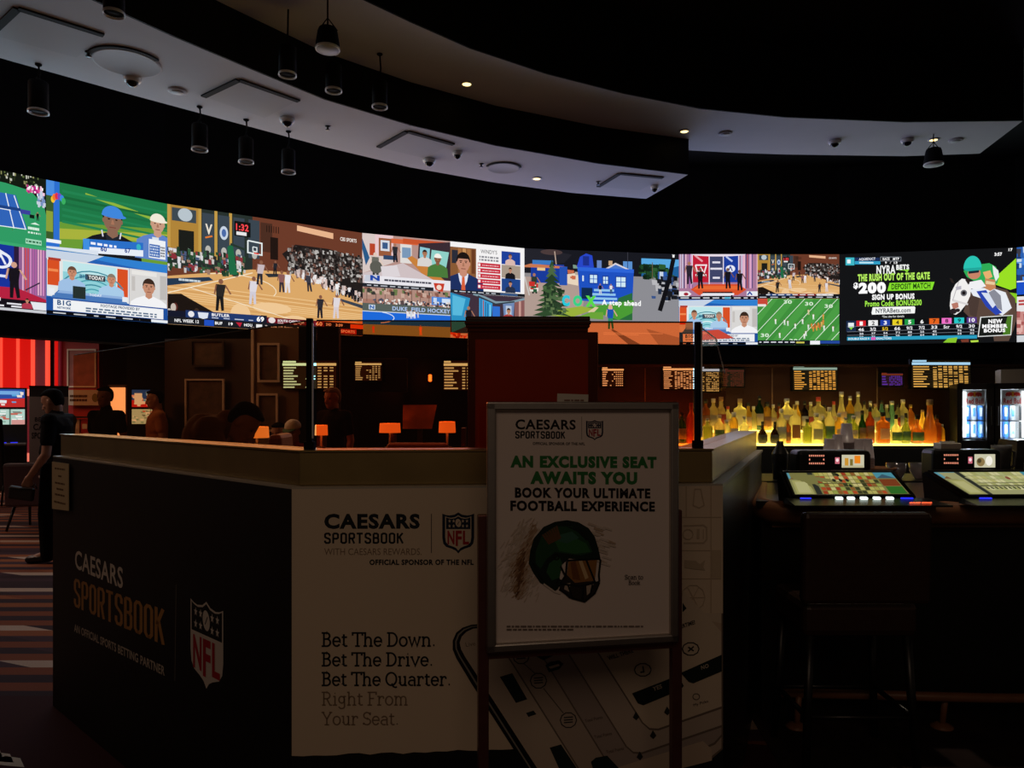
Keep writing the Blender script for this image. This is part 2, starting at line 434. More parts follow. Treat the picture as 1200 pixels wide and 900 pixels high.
# ------------------------------------------------------------------ materials
mat('black_paint', (.006, .006, .0065), .7, spec=.2)
mat('black_wall', (.008, .0075, .008), .8, noise=.3, scale=3, spec=.15)
mat('soffit_paint', (.62, .60, .62), .75, noise=.08, scale=1.5, spec=.2)
mat('panel_paint', (.55, .54, .56), .7, spec=.2)
mat('gap_black', (.01, .01, .01), .9)
mat('pendant_black', (.009, .009, .010), .8, spec=.12)
mat('rim_white', (.85, .85, .85), .35)
mat('reflector', (.75, .75, .75), .22, metal=1)
mat('speaker_grille', (.45, .44, .45), .6, noise=.2, scale=300)
mat('downlight_glow', (.8, .7, .5), .5, emit=(1, .72, .25), estr=3.0)
mat('dome_black', (.01, .01, .012), .08)
mat('camera_white', (.75, .75, .75), .35)
mat('laminate_black', (.012, .0125, .012), .32, noise=.25, scale=40)
mat('ledge_cream', (.5, .45, .36), .5)
mat('brass', (.42, .31, .13), .33, metal=.9, noise=.25, scale=6, bump=.05)
mat('dark_wood', (.055, .02, .012), .35, noise=.35, scale=8)
mat('podium_wood', (.40, .12, .075), .45, noise=.2, scale=6)
mat('podium_edge', (.07, .035, .028), .35)
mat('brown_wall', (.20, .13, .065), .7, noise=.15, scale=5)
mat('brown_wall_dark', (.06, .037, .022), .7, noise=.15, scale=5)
mat('mirror_panel', (.05, .022, .016), .12, noise=.2, scale=5)
mat('seam', (.2, .12, .1), .4)
mat('red_wall', (.45, .02, .02), .5)
mat('red_glow_panel', (.12, .004, .004), .6, emit=(1.0, .010, .006), estr=.62, spec=.1)
mat('red_glow_strip', (.15, .01, .01), .5, emit=(1.0, .06, .03), estr=1.3)
mat('pink_glow_panel', (.6, .3, .25), .5, emit=(1.0, .2, .13), estr=.75)
mat('purple_panel', (.12, .02, .03), .5, emit=(.2, .01, .02), estr=.35)
mat('leather_black', (.013, .012, .012), .5, noise=.2, scale=60, bump=.1)
mat('leather_brown', (.045, .02, .012), .42, noise=.25, scale=40, bump=.1)
mat('leather_plum', (.07, .035, .04), .55, noise=.2, scale=50, bump=.1)
mat('bar_rail', (.28, .12, .055), .4, noise=.3, scale=12)
mat('metal_dark', (.05, .05, .05), .35, metal=.8)
mat('chrome', (.7, .7, .7), .18, metal=1)
mat('frame_metal', (.48, .45, .41), .38, metal=1, noise=.1, scale=40)
mat('post_metal', (.16, .06, .05), .35, metal=.6, noise=.2, scale=30)
mat('paper', (.72, .68, .58), .7)
mat('paper_yellow', (.78, .62, .34), .7)
mat('lamp_shade', (.7, .4, .15), .7, emit=(1.0, .42, .10), estr=.75)
mat('shelf_glow', (.9, .8, .35), .4, emit=(1.0, .74, .16), estr=2.6)
mat('riser_glow', (.7, .6, .25), .5, emit=(1.0, .68, .12), estr=.32)
mat('doorway_glow', (.8, .7, .6), .5, emit=(1.0, .66, .42), estr=1.2)
mat('cup_plastic', (.5, .43, .45), .35, noise=.1, scale=60)
mat('fridge_inside', (.75, .78, .8), .4, noise=.05)
mat('fridge_tube', (.9, .9, .9), .4, emit=(.95, .98, 1.0), estr=2.2)
mat('fridge_black', (.012, .012, .012), .3)
mat('can_blue', (.06, .25, .75), .3, metal=.2)
mat('can_silver', (.7, .75, .82), .3, metal=.3)
mat('plastic_grey', (.12, .12, .12), .5)
mat('button_glow', (.8, .9, .8), .4, emit=(.85, 1, .9), estr=1.4)
mat('button_blue', (.02, .03, .4), .4, emit=(.02, .03, 1), estr=1.0)
mat('button_red', (.5, .05, .02), .4, emit=(1, .12, .05), estr=1.0)
mat('skin', (.42, .22, .14), .55, noise=.08, scale=30)
mat('skin_dark', (.20, .10, .06), .55, noise=.08, scale=30)
mat('hair_black', (.006, .004, .003), .95, noise=.4, scale=120, bump=.3, spec=.05)
mat('hair_grey', (.3, .27, .24), .7, noise=.3, scale=120, bump=.3, spec=.05)
mat('cloth_black', (.008, .008, .009), .85, noise=.2, scale=200, spec=.06)
mat('cloth_brown', (.16, .085, .04), .9, noise=.2, scale=150, spec=.06)
mat('cloth_orange', (.4, .16, .06), .9, noise=.15, scale=150, spec=.06)
mat('cloth_navy', (.02, .025, .05), .9, noise=.2, scale=150, spec=.06)
mat('cloth_red', (.45, .05, .03), .9, noise=.15, scale=150, spec=.06)
mat('cap_white', (.75, .72, .62), .8, noise=.1, scale=100)
mat('cap_green', (.03, .12, .05), .8)
mat('eye_dark', (.01, .008, .008), .2)
mat('shoe_black', (.008, .008, .008), .35)
mat('mat_cream', (.55, .47, .36), .8)
mat('picture_art', (.12, .08, .05), .5, noise=.8, scale=9)
mat('picture_frame', (.05, .035, .025), .4)
mat('frame_silver', (.8, .7, .55), .4)
LED = attr_mat('led_picture', emit=SCREEN_GAIN)
BOARD = attr_mat('board_picture', emit=1.0)
BOARDHI = attr_mat('bright_board_picture', emit=2.4)
SLOTPIC = attr_mat('slot_picture', emit=.9)
PRINT = attr_mat('print_ink', rough=.55)
glass_mat('tinted_glass', (.93, .45, .24), gloss=.025, fresnel=False)
glass_mat('tinted_glass_side', (.92, .62, .40), gloss=.025, fresnel=False)
glass_mat('clear_tint_glass', (.92, .80, .74), gloss=.03, fresnel=False)
glass_mat('fridge_glass', (.95, .97, .98), gloss=.02, fresnel=False)
glass_mat('clear_plastic', (.75, .7, .72), gloss=.12, rough=.15, translucent=((.85, .78, .78), .6))
mat('glass_edge_light', (.5, .55, .6), .5)
mat('glass_edge', (.10, .11, .11), .8, emit=(.8, .85, 1), estr=.0)

def label_mat(name, col):
    m = bpy.data.materials.new(name); m.use_nodes = True; nt = m.node_tree; b = nt.nodes['Principled BSDF']
    b.inputs['Base Color'].default_value = lin(col); b.inputs['Roughness'].default_value = .7
    tl = nt.nodes.new('ShaderNodeBsdfTranslucent'); tl.inputs[0].default_value = lin(tuple(min(1, v * 1.3) for v in col))
    mx = nt.nodes.new('ShaderNodeMixShader'); mx.inputs[0].default_value = .5
    nt.links.new(b.outputs[0], mx.inputs[1]); nt.links.new(tl.outputs[0], mx.inputs[2]); nt.links.new(mx.outputs[0], nt.nodes['Material Output'].inputs[0])
    MATS[name] = m

# striped carpet: rows of long dashes with slanted ends
def carpet():
    m = bpy.data.materials.new('striped_carpet'); m.use_nodes = True; nt = m.node_tree; b = nt.nodes['Principled BSDF']
    N = nt.nodes.new; L = nt.links.new
    tc = N('ShaderNodeTexCoord'); sp = N('ShaderNodeSeparateXYZ'); L(tc.outputs['Object'], sp.inputs[0])
    def mth(op, a, bb=None, v=None):
        q = N('ShaderNodeMath'); q.operation = op
        L(a, q.inputs[0]) if not isinstance(a, (int, float)) else None
        if bb is not None: L(bb, q.inputs[1])
        if v is not None: q.inputs[1].default_value = v
        return q.outputs[0]
    ys = mth('DIVIDE', sp.outputs[1], v=.12); row = mth('FLOOR', ys); fr = mth('FRACT', ys)
    wn = N('ShaderNodeTexWhiteNoise'); wn.noise_dimensions = '1D'; L(row, wn.inputs['W'])
    off = mth('MULTIPLY', wn.outputs['Value'], v=7.3)
    sl = mth('MULTIPLY', fr, v=.28)
    xs = mth('ADD', mth('DIVIDE', sp.outputs[0], v=1.0), off); xs = mth('ADD', xs, sl); cell = mth('FLOOR', xs)
    cb = N('ShaderNodeCombineXYZ'); L(cell, cb.inputs[0]); L(row, cb.inputs[1])
    w2 = N('ShaderNodeTexWhiteNoise'); w2.noise_dimensions = '2D'; L(cb.outputs[0], w2.inputs['Vector'])
    rp = N('ShaderNodeValToRGB'); rp.color_ramp.interpolation = 'CONSTANT'; e = rp.color_ramp.elements
    e[0].color = (.05, .028, .034, 1); e[1].position = .2; e[1].color = (.075, .04, .05, 1)
    for p_, c_ in ((.4, (.60, .45, .35, 1)), (.5, (.34, .11, .045, 1)), (.70, (.26, .075, .035, 1)), (.84, (.58, .42, .32, 1)), (.92, (.05, .028, .034, 1))):
        q = e.new(p_); q.color = c_
    par = mth('MODULO', row, v=2.0); par = mth('ABSOLUTE', par); val = mth('ADD', mth('MULTIPLY', w2.outputs['Value'], v=.5), mth('MULTIPLY', par, v=.5))
    L(val, rp.inputs[0])
    nz = N('ShaderNodeTexNoise'); nz.inputs['Scale'].default_value = 160; L(tc.outputs['Object'], nz.inputs['Vector'])
    mx = N('ShaderNodeMix'); mx.data_type = 'RGBA'; mx.blend_type = 'MULTIPLY'; mx.inputs[0].default_value = .45
    L(rp.outputs[0], mx.inputs[6]); L(nz.outputs['Fac'], mx.inputs[7]); L(mx.outputs[2], b.inputs['Base Color'])
    b.inputs['Roughness'].default_value = .95; b.inputs['Specular IOR Level'].default_value = .1
    MATS['striped_carpet'] = m
carpet()
mat('wine_carpet', (.045, .012, .014), .95, noise=.35, scale=180, spec=.1)
mat('patterned_dark_carpet', (.03, .02, .018), .95, noise=.8, scale=7, spec=.1)

# ------------------------------------------------------------------ floor, walls, ceiling
struct('floor', MB().box((-1.5, 8.0, -.05), (30, 24, .1)), 'striped_carpet')
fb = MB().prism([(-6, -2.5), (6, -2.5), (6, 3.3), (1.2, 3.3), (-2.4, 3.88), (-6, 3.88)], 0, .004)
struct('floor_border', fb, 'wine_carpet')
struct('floor_bar_side', MB().prism([(1.05, 2.2), (6, 2.2), (6, 9), (1.6, 9)], .004, .008), 'patterned_dark_carpet')

HL = 2.74                                   # top of the video wall above the eye
def led_plan(x, ytop): d = F * HL / (HY - ytop); return Vector(((x - 600) / F * d, d))
LEDPTS = [(-160, 165), (54, 210.5), (196, 239), (424.5, 273), (614.5, 291), (795.5, 298), (983.5, 298), (1191.5, 290), (1300, 281)]
LP = [led_plan(*p) for p in LEDPTS]
ZT, ZB = EYE + HL, EYE + HL - 1.6
def offset(poly, t):
    out = []
    for i, p in enumerate(poly):
        a = poly[max(0, i - 1)]; b = poly[min(len(poly) - 1, i + 1)]; v = (b - a).normalized(); out.append(p + Vector((-v.y, v.x)) * t)
    return out
CEIL = 5.8
# black bulkhead that carries the video wall, and the black wall under it
W1, W2 = offset(LP, .10), offset(LP, .45)
struct('wall_video', MB().band(W1, W2, 2.36, CEIL), 'black_wall')
B1, B2 = offset(LP, .16), offset(LP, .4)
i0 = 3
struct('wall_back', MB().band([B1[2].lerp(B1[3], .44)] + B1[3:], [B2[2].lerp(B2[3], .44)] + B2[3:], 0, 2.36), 'black_wall')
struct('wall_slot_hall', MB().box((-7, 16.6, 1.6), (18, .3, 3.2)), 'black_wall')
struct('ceiling_slot_hall', MB().prism([tuple(p) for p in offset(LP, .5)[:4]] + [(-2, 16.5), (-16, 16.5), (-16, 8)], 3.16, 3.3), 'black_wall')
struct('ceiling', MB().box((-1, 5.5, CEIL + .05), (32, 17, .1)), 'black_paint')

# spill of the lit video wall into the room, one lamp per stretch of screens
for i, (pw, colr) in enumerate(((22, (.5, .8, .95)), (26, (.6, .78, 1)), (34, (1, .8, .66)), (28, (.72, .62, 1)), (40, (.36, .5, 1)), (28, (.75, .78, 1)), (18, (.7, .95, .85)))):
    p = LP[i].lerp(LP[i + 1], .5); v = LP[i + 1] - LP[i]; nrm = Vector((v.y, -v.x)).normalized()
    q = p + nrm * .12; L_ = area_lamp('video_wall_light', (q.x, q.y, ZT - .8), (q.x + nrm.x, q.y + nrm.y, ZT - .8), v.length, 1.5, pw * LEDGAIN, colr)
area_lamp('slot_hall_light', (-10.5, 12.5, 3.1), (-10.5, 12.5, 0), 4, 3, 80, (1, .72, .6))
area_lamp('left_hall_fill', (-7.5, 6.4, 4.3), (-6, 7.2, 0), 1.2, 1.2, 48, (1, .62, .46))  # added fill for the man and the carpet, no fitting there
hl = area_lamp('hall_fill', (-.4, -2.8, 4.5), (-.4, 2.2, .9), 3.6, 2.0, 3.7, (1, .70, .50)); hl.data.spread = R(75)  # added fill from behind the viewer onto the booth front
spot_lamp('booth_fill_spot', (-1.1, 5.6, 4.7), 60, (1, .66, .42), 64, (-1.1, 6.2, 0))  # added unseen spot that brightens the chairs and desk behind the glass
spot_lamp('bottle_fill_spot', (1.8, 4.5, 4.4), 55, (1, .85, .6), 44, (2.1, 5.9, 1.4))  # added unseen spot that brightens the bottle labels from the front
spot_lamp('bar_fill_spot', (2.3, 4.0, 4.9), 105, (1, .82, .62), 58, (2.35, 4.5, 1.1))  # added unseen spot that brightens cups, terminals and bar edge

# stepped ceiling rings
Z1, Z2 = 3.0, 3.45
def rp(pts, z): return [PZ(x, y, EYE + z).xy for x, y in pts]
low_in = rp([(-150, -70), (-20, -36), (107, 0), (200, 42), (300, 84), (380, 117), (480, 147), (580, 171), (700, 192), (806, 205)], Z1)
low_out = rp([(-170, 14), (-80, 44), (0, 68), (150, 110), (280, 145), (380, 172), (480, 196), (580, 214), (670, 226), (757, 233)], Z1)
struct('ceiling_ring_lower', MB().band(low_in, low_out, EYE + Z1, EYE + Z2 + .3), 'soffit_paint')
up_in = rp([(150, -150), (280, -75), (425, 0), (480, 26), (550, 57), (640, 87), (730, 110), (820, 128), (920, 138), (1060, 143.5), (1198, 142)], Z2)
up_out = [low_in[3], low_in[4], low_in[5], low_in[6], low_in[7], low_in[8]] + rp([(805, 176), (860, 179), (920, 181), (1060, 183), (1148, 180)], Z2)
struct('ceiling_ring_upper', MB().band(up_in, up_out, EYE + Z2, CEIL), 'soffit_paint')
def fascia(name, pts, z0, z1, t=.02):
    q = offset([Vector(p) for p in pts], -t); struct(name, MB().band(pts, q, z0, z1), 'black_paint')
fascia('trim_1', low_in, EYE + Z1, EYE + Z2)
fascia('trim_2', up_in, EYE + Z2, CEIL)
q0, q1 = Vector(low_in[-1]), Vector(low_out[-1])
fascia('trim_3', [q0, q1], EYE + Z1 + .005, EYE + Z2 + .3, -.015)
fascia('trim_4', [Vector(up_in[-1]), Vector(up_out[-1])], EYE + Z2 + .005, CEIL, -.015)

# ------------------------------------------------------------------ ceiling fittings
def on_ring(x, y, low=True): return PZ(x, y, EYE + (Z1 if low else Z2))
def access_panel(corners, label, low=True):
    """corners in photograph pixels: far-left order tl, tr, br, bl of the hatch on the soffit."""
    z = EYE + (Z1 if low else Z2); c = [PZ(x, y, z) for x, y in corners]
    m = sum(c, Vector()) / 4
    t = thing('ceiling_access_panel', label, 'ceiling hatch', m)
    pl = [(p - m) for p in c]
    MB().prism([(p.x, p.y) for p in pl], -.012, .0).build('panel', MATS['panel_paint'], t)
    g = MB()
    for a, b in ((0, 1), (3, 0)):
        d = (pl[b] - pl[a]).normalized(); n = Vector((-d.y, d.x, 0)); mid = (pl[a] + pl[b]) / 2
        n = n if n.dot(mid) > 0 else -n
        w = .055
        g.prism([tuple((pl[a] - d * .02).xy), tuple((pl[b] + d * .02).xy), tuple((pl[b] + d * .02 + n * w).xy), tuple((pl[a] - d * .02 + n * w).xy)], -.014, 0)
    g.build('painted_shadow_gap', MATS['gap_black'], t)  # black strips along two edges stand in for shade in the gap
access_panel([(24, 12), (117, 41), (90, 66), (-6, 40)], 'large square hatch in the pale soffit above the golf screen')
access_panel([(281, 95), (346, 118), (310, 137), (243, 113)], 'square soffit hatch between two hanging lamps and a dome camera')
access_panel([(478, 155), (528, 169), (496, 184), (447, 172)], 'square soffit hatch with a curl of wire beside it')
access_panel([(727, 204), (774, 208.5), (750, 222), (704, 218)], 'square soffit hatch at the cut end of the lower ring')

def round_plate(x, y, r, label, low=True, small=False):
    p = on_ring(x, y, low)
    t = thing('ceiling_speaker', label, 'ceiling speaker', p)
    MB().lathe([(r, 0), (r, -.012), (r * .96, -.016), (r * .93, -.014)], n=40).build('grille', MATS['panel_paint'], t)
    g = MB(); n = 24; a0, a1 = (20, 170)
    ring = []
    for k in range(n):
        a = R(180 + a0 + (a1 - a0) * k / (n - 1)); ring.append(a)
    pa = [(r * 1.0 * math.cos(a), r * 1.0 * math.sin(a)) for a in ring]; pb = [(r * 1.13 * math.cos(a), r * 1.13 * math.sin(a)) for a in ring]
    g.band(pa, pb, -.014, 0); g.build('painted_shadow_gap', MATS['gap_black'], t)  # black arc on one side stands in for the shaded slot
round_plate(149, 73, .27, 'big round plate in the soffit next to the largest hatch')
round_plate(590, 196.5, .2, 'round plate in the lower soffit short of its cut end')
for x, y, low, lab in ((208, 106, True, 'small flat disc set in the lower soffit beside the white dome camera'), (850, 156, False, 'flat grey disc in the upper soffit beside a lit downlight'), (1120, 164, False, 'flat grey disc in the upper soffit beyond the hanging bell speaker')):
    p = on_ring(x, y, low); t = thing('ceiling_disc', lab, 'ceiling fitting', p)
    MB().lathe([(.085, 0), (.085, -.012), (.07, -.016)], n=28).build('rim', MATS['panel_paint'], t)
    MB().lathe([(.055, -.016), (.05, -.022)], n=24).build('grille', MATS['speaker_grille'], t)

def dome_camera(x, y, low, label, r=.065):
    p = on_ring(x, y, low); t = thing('dome_camera', label, 'security camera', p)
    MB().lathe([(r * 1.15, 0), (r * 1.2, -.02), (r, -.04), (r * .9, -.042)], n=28).build('housing', MATS['camera_white'], t)
    MB().lathe([(r * .82, -.04), (r * .76, -.056), (r * .58, -.072), (r * .3, -.082), (.002, -.085)], n=24).build('dome', MATS['dome_black'], t)
dome_camera(155, 91, True, 'white dome camera under the round soffit plate')
dome_camera(336.5, 139, True, 'white dome camera above a hanging lamp on the lower soffit')
dome_camera(503, 187, True, 'black-domed camera below the hatch with the wire curl')
dome_camera(536, 178, True, 'small white dome camera right of the hatch with the wire curl', .05)
dome_camera(767, 218, True, 'small dome camera on the last hatch by the cut end of the lower ring', .045)
dome_camera(978, 165, False, 'dome camera in the middle of the upper soffit over the race advert')
dome_camera(1063, 163.5, False, 'dome camera on the upper soffit nearest the hanging bell speaker')

def sprinkler(x, y, label):
    p = on_ring(x, y, True); t = thing('sprinkler_head', label, 'sprinkler', p)
    MB().lathe([(.03, 0), (.03, -.006), (.012, -.01), (.012, -.035)], n=14).build('stem', MATS['metal_dark'], t)
    MB().lathe([(.024, -.035), (.024, -.04)], n=14).build('deflector', MATS['metal_dark'], t)
sprinkler(104, 61, 'tiny dark sprinkler between the biggest hatch and the round plate')
sprinkler(384, 148, 'tiny dark sprinkler alone on the lower soffit')
sprinkler(564, 192, 'tiny dark sprinkler beside the smaller round plate')
sprinkler(701, 213, 'tiny dark sprinkler left of the last hatch')

def downlight(x, y, low, label):
    p = on_ring(x, y, low); t = thing('recessed_downlight', label, 'downlight', p)
    MB().lathe([(.062, 0), (.066, -.008), (.05, -.012), (.046, -.004)], n=28).build('trim', MATS['rim_white'], t)
    MB().lathe([(.046, -.004), (.044, -.009), (.002, -.011)], n=24).build('lamp', MATS['downlight_glow'], t)
downlight(547, 98, False, 'lit yellow downlight in the upper soffit over the interview screen')
downlight(802, 153.5, False, 'lit pale downlight where the two ceiling rings meet')
downlight(629, 209, True, 'lit downlight in the lower soffit above the house advert')
downlight(1094, 163.5, False, 'lit downlight right above the hanging bell speaker')

def pendant(x, y, d, w, label, top_y=None, dz=None):
    """Hanging cylinder lamp: (x, y) is the centre of its open bottom."""
    p = P(x, y, d); r = w / 2 * d / F; h = r * 3.3
    t = thing('pendant_lamp', label, 'hanging lamp', p, 0, 'cylinder lamps hung from the ceiling rings')
    MB().lathe([(r, 0.01), (r, h), (r * .9, h + .01), (r * .25, h + .02), (r * .2, h + .05)], n=28).build('body', MATS['pendant_black'], t)
    MB().lathe([(r * .86, .012), (r * .98, .0), (r * 1.06, -.004), (r * 1.06, .016), (r, .02)], n=32, caps=False).build('rim', MATS['rim_white'], t)
    MB().lathe([(r * .9, .006), (r * .7, .05), (r * .35, .09), (r * .3, .09), (.001, .088)], n=28, caps=False).build('reflector', MATS['reflector'], t)
    top = (dz if dz else EYE + Z1) - p.z
    path = [(0, 0, h + .05), (.01, 0, h + (top - h) * .5), (0, 0, top)]
    MB().tube(path, .008, 8).build('cable', MATS['pendant_black'], t)
    MB().lathe([(.028, top), (.028, top - .008), (.012, top - .02)], n=18).build('canopy', MATS['pendant_black'], t)
Zu = EYE + Z2
pendant(45, 132, 6.45, 21, 'black cylinder lamp hung nearest the tennis screen')
pendant(234, 176, 7.35, 17.5, 'black cylinder lamp hung above the tip of the golf screen')
pendant(288.5, 190.5, 7.68, 16.5, 'black cylinder lamp hung above the basketball hoop screen, first of a close pair')
pendant(338, 202.5, 8.0, 15.5, 'black cylinder lamp of a close pair, the farther from the golf screen')
pendant(133.5, 17, 5.2, 23, 'black cylinder lamp at the very top edge by the biggest hatch', dz=CEIL)
pendant(337, 88.5, 6.4, 20, 'black cylinder lamp hung before the dark fascia beside the bell speaker', dz=CEIL)
pendant(391, 107, 6.9, 18.5, 'black cylinder lamp hung right below the bell speaker', dz=Zu)
pendant(445, 126, 7.2, 17.5, 'black cylinder lamp hung alone before the dark fascia', dz=Zu)

def bell_speaker(x, y, d, w, label):
    p = P(x, y, d); r = w / 2 * d / F; h = r * 1.75
    t = thing('pendant_speaker', label, 'hanging speaker', p)
    MB().lathe([(r, 0), (r * .98, h * .3), (r * .82, h * .85), (r * .72, h), (r * .3, h + .02)], n=32).build('body', MATS['pendant_black'], t)
    MB().lathe([(r * .9, -.002), (r, -.006), (r * 1.03, 0), (r * 1.0, .015)], n=36, caps=False).build('rim', MATS['rim_white'], t)
    MB().lathe([(r * .93, .0), (r * .9, -.004), (.001, -.006)], n=32, caps=False).build('grille', MATS['speaker_grille'], t)
    MB().tube([(0, 0, h), (0, 0, Zu - p.z)], .007, 8).build('cable', MATS['pendant_black'], t)
    MB().tube([(-r * .8, 0, h * .9), (0, 0, h + .09), (r * .8, 0, h * .9)], .006, 8).build('bracket', MATS['pendant_black'], t)
bell_speaker(384, 58, 6.2, 28, 'black bell-shaped speaker hanging among the cylinder lamps')
bell_speaker(1094, 193, 9.3, 21, 'black bell-shaped speaker hanging alone above the race advert')
# ------------------------------------------------------------------ video wall
def feed(seg, u0, v0, u1, v1, label, group=None):
    a, b = LP[seg], LP[seg + 1]
    A = a.lerp(b, u0); B = a.lerp(b, u1)
    zt = ZT - 1.6 * v0; zb = ZT - 1.6 * v1
    O = Vector((A.x, A.y, zt)); U = Vector((B.x - A.x, B.y - A.y, 0)); V = Vector((0, 0, zb - zt)); N = -U.cross(V).normalized()
    t = thing('video_screen', label, 'screen', (0, 0, 0), 0, group)
    m = (A + B) / 2; t.location = (m.x, m.y, zb)
    n2 = N.xy.normalized()
    pb = MB().prism([tuple(q - m) for q in (A.lerp(B, .004), B.lerp(A, .004), B.lerp(A, .02) - n2 * .05, A.lerp(B, .02) - n2 * .05)], 0, zt - zb)
    pb.build('housing', MATS['black_paint'], t)
    c = Canvas(O - t.location, U, V, N, step=2e-4); c.holder = t
    c.asp = U.length / V.length
    return c
def show(c, m=None): c.build('picture', m or LED, c.holder)

def fig(c, u, v, h, shirt, legs, skin='#a9745a', lean=0.0, arm=1):
    """A small standing figure: feet at (u, v), height h in V units."""
    k = h / c.asp
    c.k += 1
    c.poly([(u - .10 * k, v), (u - .02 * k, v), (u + .01 * k + lean * .5, v - .5 * h), (u - .1 * k + lean * .5, v - .5 * h)], legs, False)
    c.poly([(u + .07 * k, v), (u + .15 * k, v - .02 * h), (u + .1 * k + lean * .5, v - .5 * h), (u - .02 * k + lean * .5, v - .5 * h)], legs, False)
    c.k += .2
    c.poly([(u - .11 * k + lean * .5, v - .45 * h), (u + .11 * k + lean * .5, v - .45 * h), (u + .15 * k + lean, v - .82 * h), (u - .15 * k + lean, v - .82 * h)], shirt, False)
    c.poly([(u + .11 * k + lean, v - .8 * h), (u + .16 * k + lean, v - .8 * h), (u + (.16 + .16 * arm) * k + lean, v - .55 * h), (u + (.11 + .16 * arm) * k + lean, v - .53 * h)], skin, False)
    c.poly([(u - .16 * k + lean, v - .8 * h), (u - .11 * k + lean, v - .8 * h), (u - .17 * k + lean, v - .5 * h), (u - .21 * k + lean, v - .52 * h)], skin, False)
    c.poly([(u + lean + .075 * k * math.cos(a), v - .91 * h + .085 * h * math.sin(a)) for a in [math.pi * i / 4 for i in range(8)]], skin, False)
    c.k += 1

def bust(c, u, v, h, shirt, skin='#c08a6c', hair='#2a1c16', tie=None, collar=None, cap=None):
    """Head and shoulders: chin at (u, v), head height h."""
    k = h / c.asp
    c.poly([(u - 1.25 * k, v + 1.6 * h), (u - 1.15 * k, v + .55 * h), (u - .8 * k, v + .3 * h), (u - .3 * k, v + .1 * h), (u + .3 * k, v + .1 * h), (u + .8 * k, v + .3 * h), (u + 1.15 * k, v + .55 * h), (u + 1.25 * k, v + 1.6 * h)], shirt)
    if collar:
        c.poly([(u - .3 * k, v + .08 * h), (u + .3 * k, v + .08 * h), (u + .22 * k, v + .5 * h), (u, v + .95 * h), (u - .22 * k, v + .5 * h)], collar)
    if tie:
        c.poly([(u - .07 * k, v + .2 * h), (u + .07 * k, v + .2 * h), (u + .13 * k, v + 1.2 * h), (u, v + 1.35 * h), (u - .13 * k, v + 1.2 * h)], tie)
    c.poly([(u - .2 * k, v - .1 * h), (u + .2 * k, v - .1 * h), (u + .22 * k, v + .16 * h), (u, v + .3 * h), (u - .22 * k, v + .16 * h)], skin)
    c.ell(u, v - .62 * h, .40 * k, .47 * h, hair)
    c.ell(u, v - .45 * h, .36 * k, .47 * h, skin)
    for s in (-1, 1):
        c.ell(u + s * .36 * k, v - .45 * h, .05 * k, .1 * h, skin)
        c.rect(u + s * .15 * k - .08 * k, v - .62 * h, u + s * .15 * k + .08 * k, v - .58 * h, hair)
        c.ell(u + s * .15 * k, v - .52 * h, .05 * k, .03 * h, '#20140f')
    c.poly([(u - .03 * k, v - .5 * h), (u + .03 * k, v - .5 * h), (u + .07 * k, v - .3 * h), (u - .07 * k, v - .3 * h)], '#a8745a')
    c.rect(u - .13 * k, v - .19 * h, u + .13 * k, v - .15 * h, '#7c4238')
    if cap:
        c.poly(arc(u, v - .68 * h, .43 * k, .42 * h, 180, 360, 12), cap)
        c.ell(u + .05 * k, v - .68 * h, .5 * k, .1 * h, cap)
    else:
        c.poly(arc(u, v - .72 * h, .38 * k, .27 * h, 180, 360, 12), hair)
def strip(c, v0, v1, bg, bits, rnd):
    c.rect(0, v0, 1, v1, bg)
    h = v1 - v0
    for u0, u1, col in bits: c.rect(u0, v0 + h * .25, u1, v1 - h * .25, col)
def dashes(c, u0, v0, u1, v1, rows, col, rnd, fill=.6, cols=6):
    """Small illegible lettering as broken dashes."""
    c.k += 1
    rh = (v1 - v0) / rows
    for r in range(rows):
        x = u0
        while x < u1:
            w = rnd.uniform(.4, 1.2) * (u1 - u0) / cols
            c.poly([(x, v0 + rh * (r + .2)), (min(u1, x + w), v0 + rh * (r + .2)), (min(u1, x + w), v0 + rh * (r + .8)), (x, v0 + rh * (r + .8))], col, False)
            x += w + (1 - fill) * (u1 - u0) / cols

rn = random.Random(11)
# --- tennis, far left
c = feed(0, 0, 0, 1, .53, 'LED screen showing a blue tennis court on green')
c.rect(0, 0, 1, 1, '#2f9a63'); c.poly([(0, 0), (1, 0), (1, .5), (.985, .36), (.9, .2), (.75, .16), (0, .14)], '#12180f')
c.speckle(.1, .0, .95, .14, 130, .006, .02, ['#5a6a3a', '#243018', '#8a8a5a', '#c8c8b8'], rn)
c.speckle(.88, .12, .985, .24, 40, .008, .02, ['#f8c8e0', '#ffffff', '#e04890', '#c0208a'], rn)
c.speckle(.94, .2, .99, .4, 22, .008, .03, ['#c8d0e0', '#7890c0'], rn)
c.poly([(.30, .32), (.81, .30), (.88, .74), (.16, .8)], '#2f63b8')
for a, b in (((.80, .31), (.87, .74)), ((.75, .3), (.8, .76)), ((.78, .52), (.62, .52)), ((.3, .32), (.16, .8)), ((.2, .78), (.875, .745)), ((.55, .3), (.52, .76))): c.line([a, b], .012, '#e8f0f8')
c.line([(.42, .5), (.84, .49)], .04, '#1c3f80'); c.rect(.84, .48, .9, .54, '#3a3f9a')
c.rect(.895, .53, .925, .58, '#0c1c14'); fig(c, .945, .6, .12, '#10140f', '#20201c')
c.poly([(.9, .66), (.93, .63), (.96, .66)], '#d8efe0'); dashes(c, .885, .69, .955, .75, 1, '#d8efe0', rn, .95, 4); dashes(c, .885, .76, .965, .8, 1, '#d8efe0', rn)
c.rect(.87, .87, .97, .94, '#9fd8b8'); dashes(c, .875, .885, .965, .925, 1, '#2a6a48', rn); c.rect(.0, .96, 1, 1, '#3aa86e')
show(c)
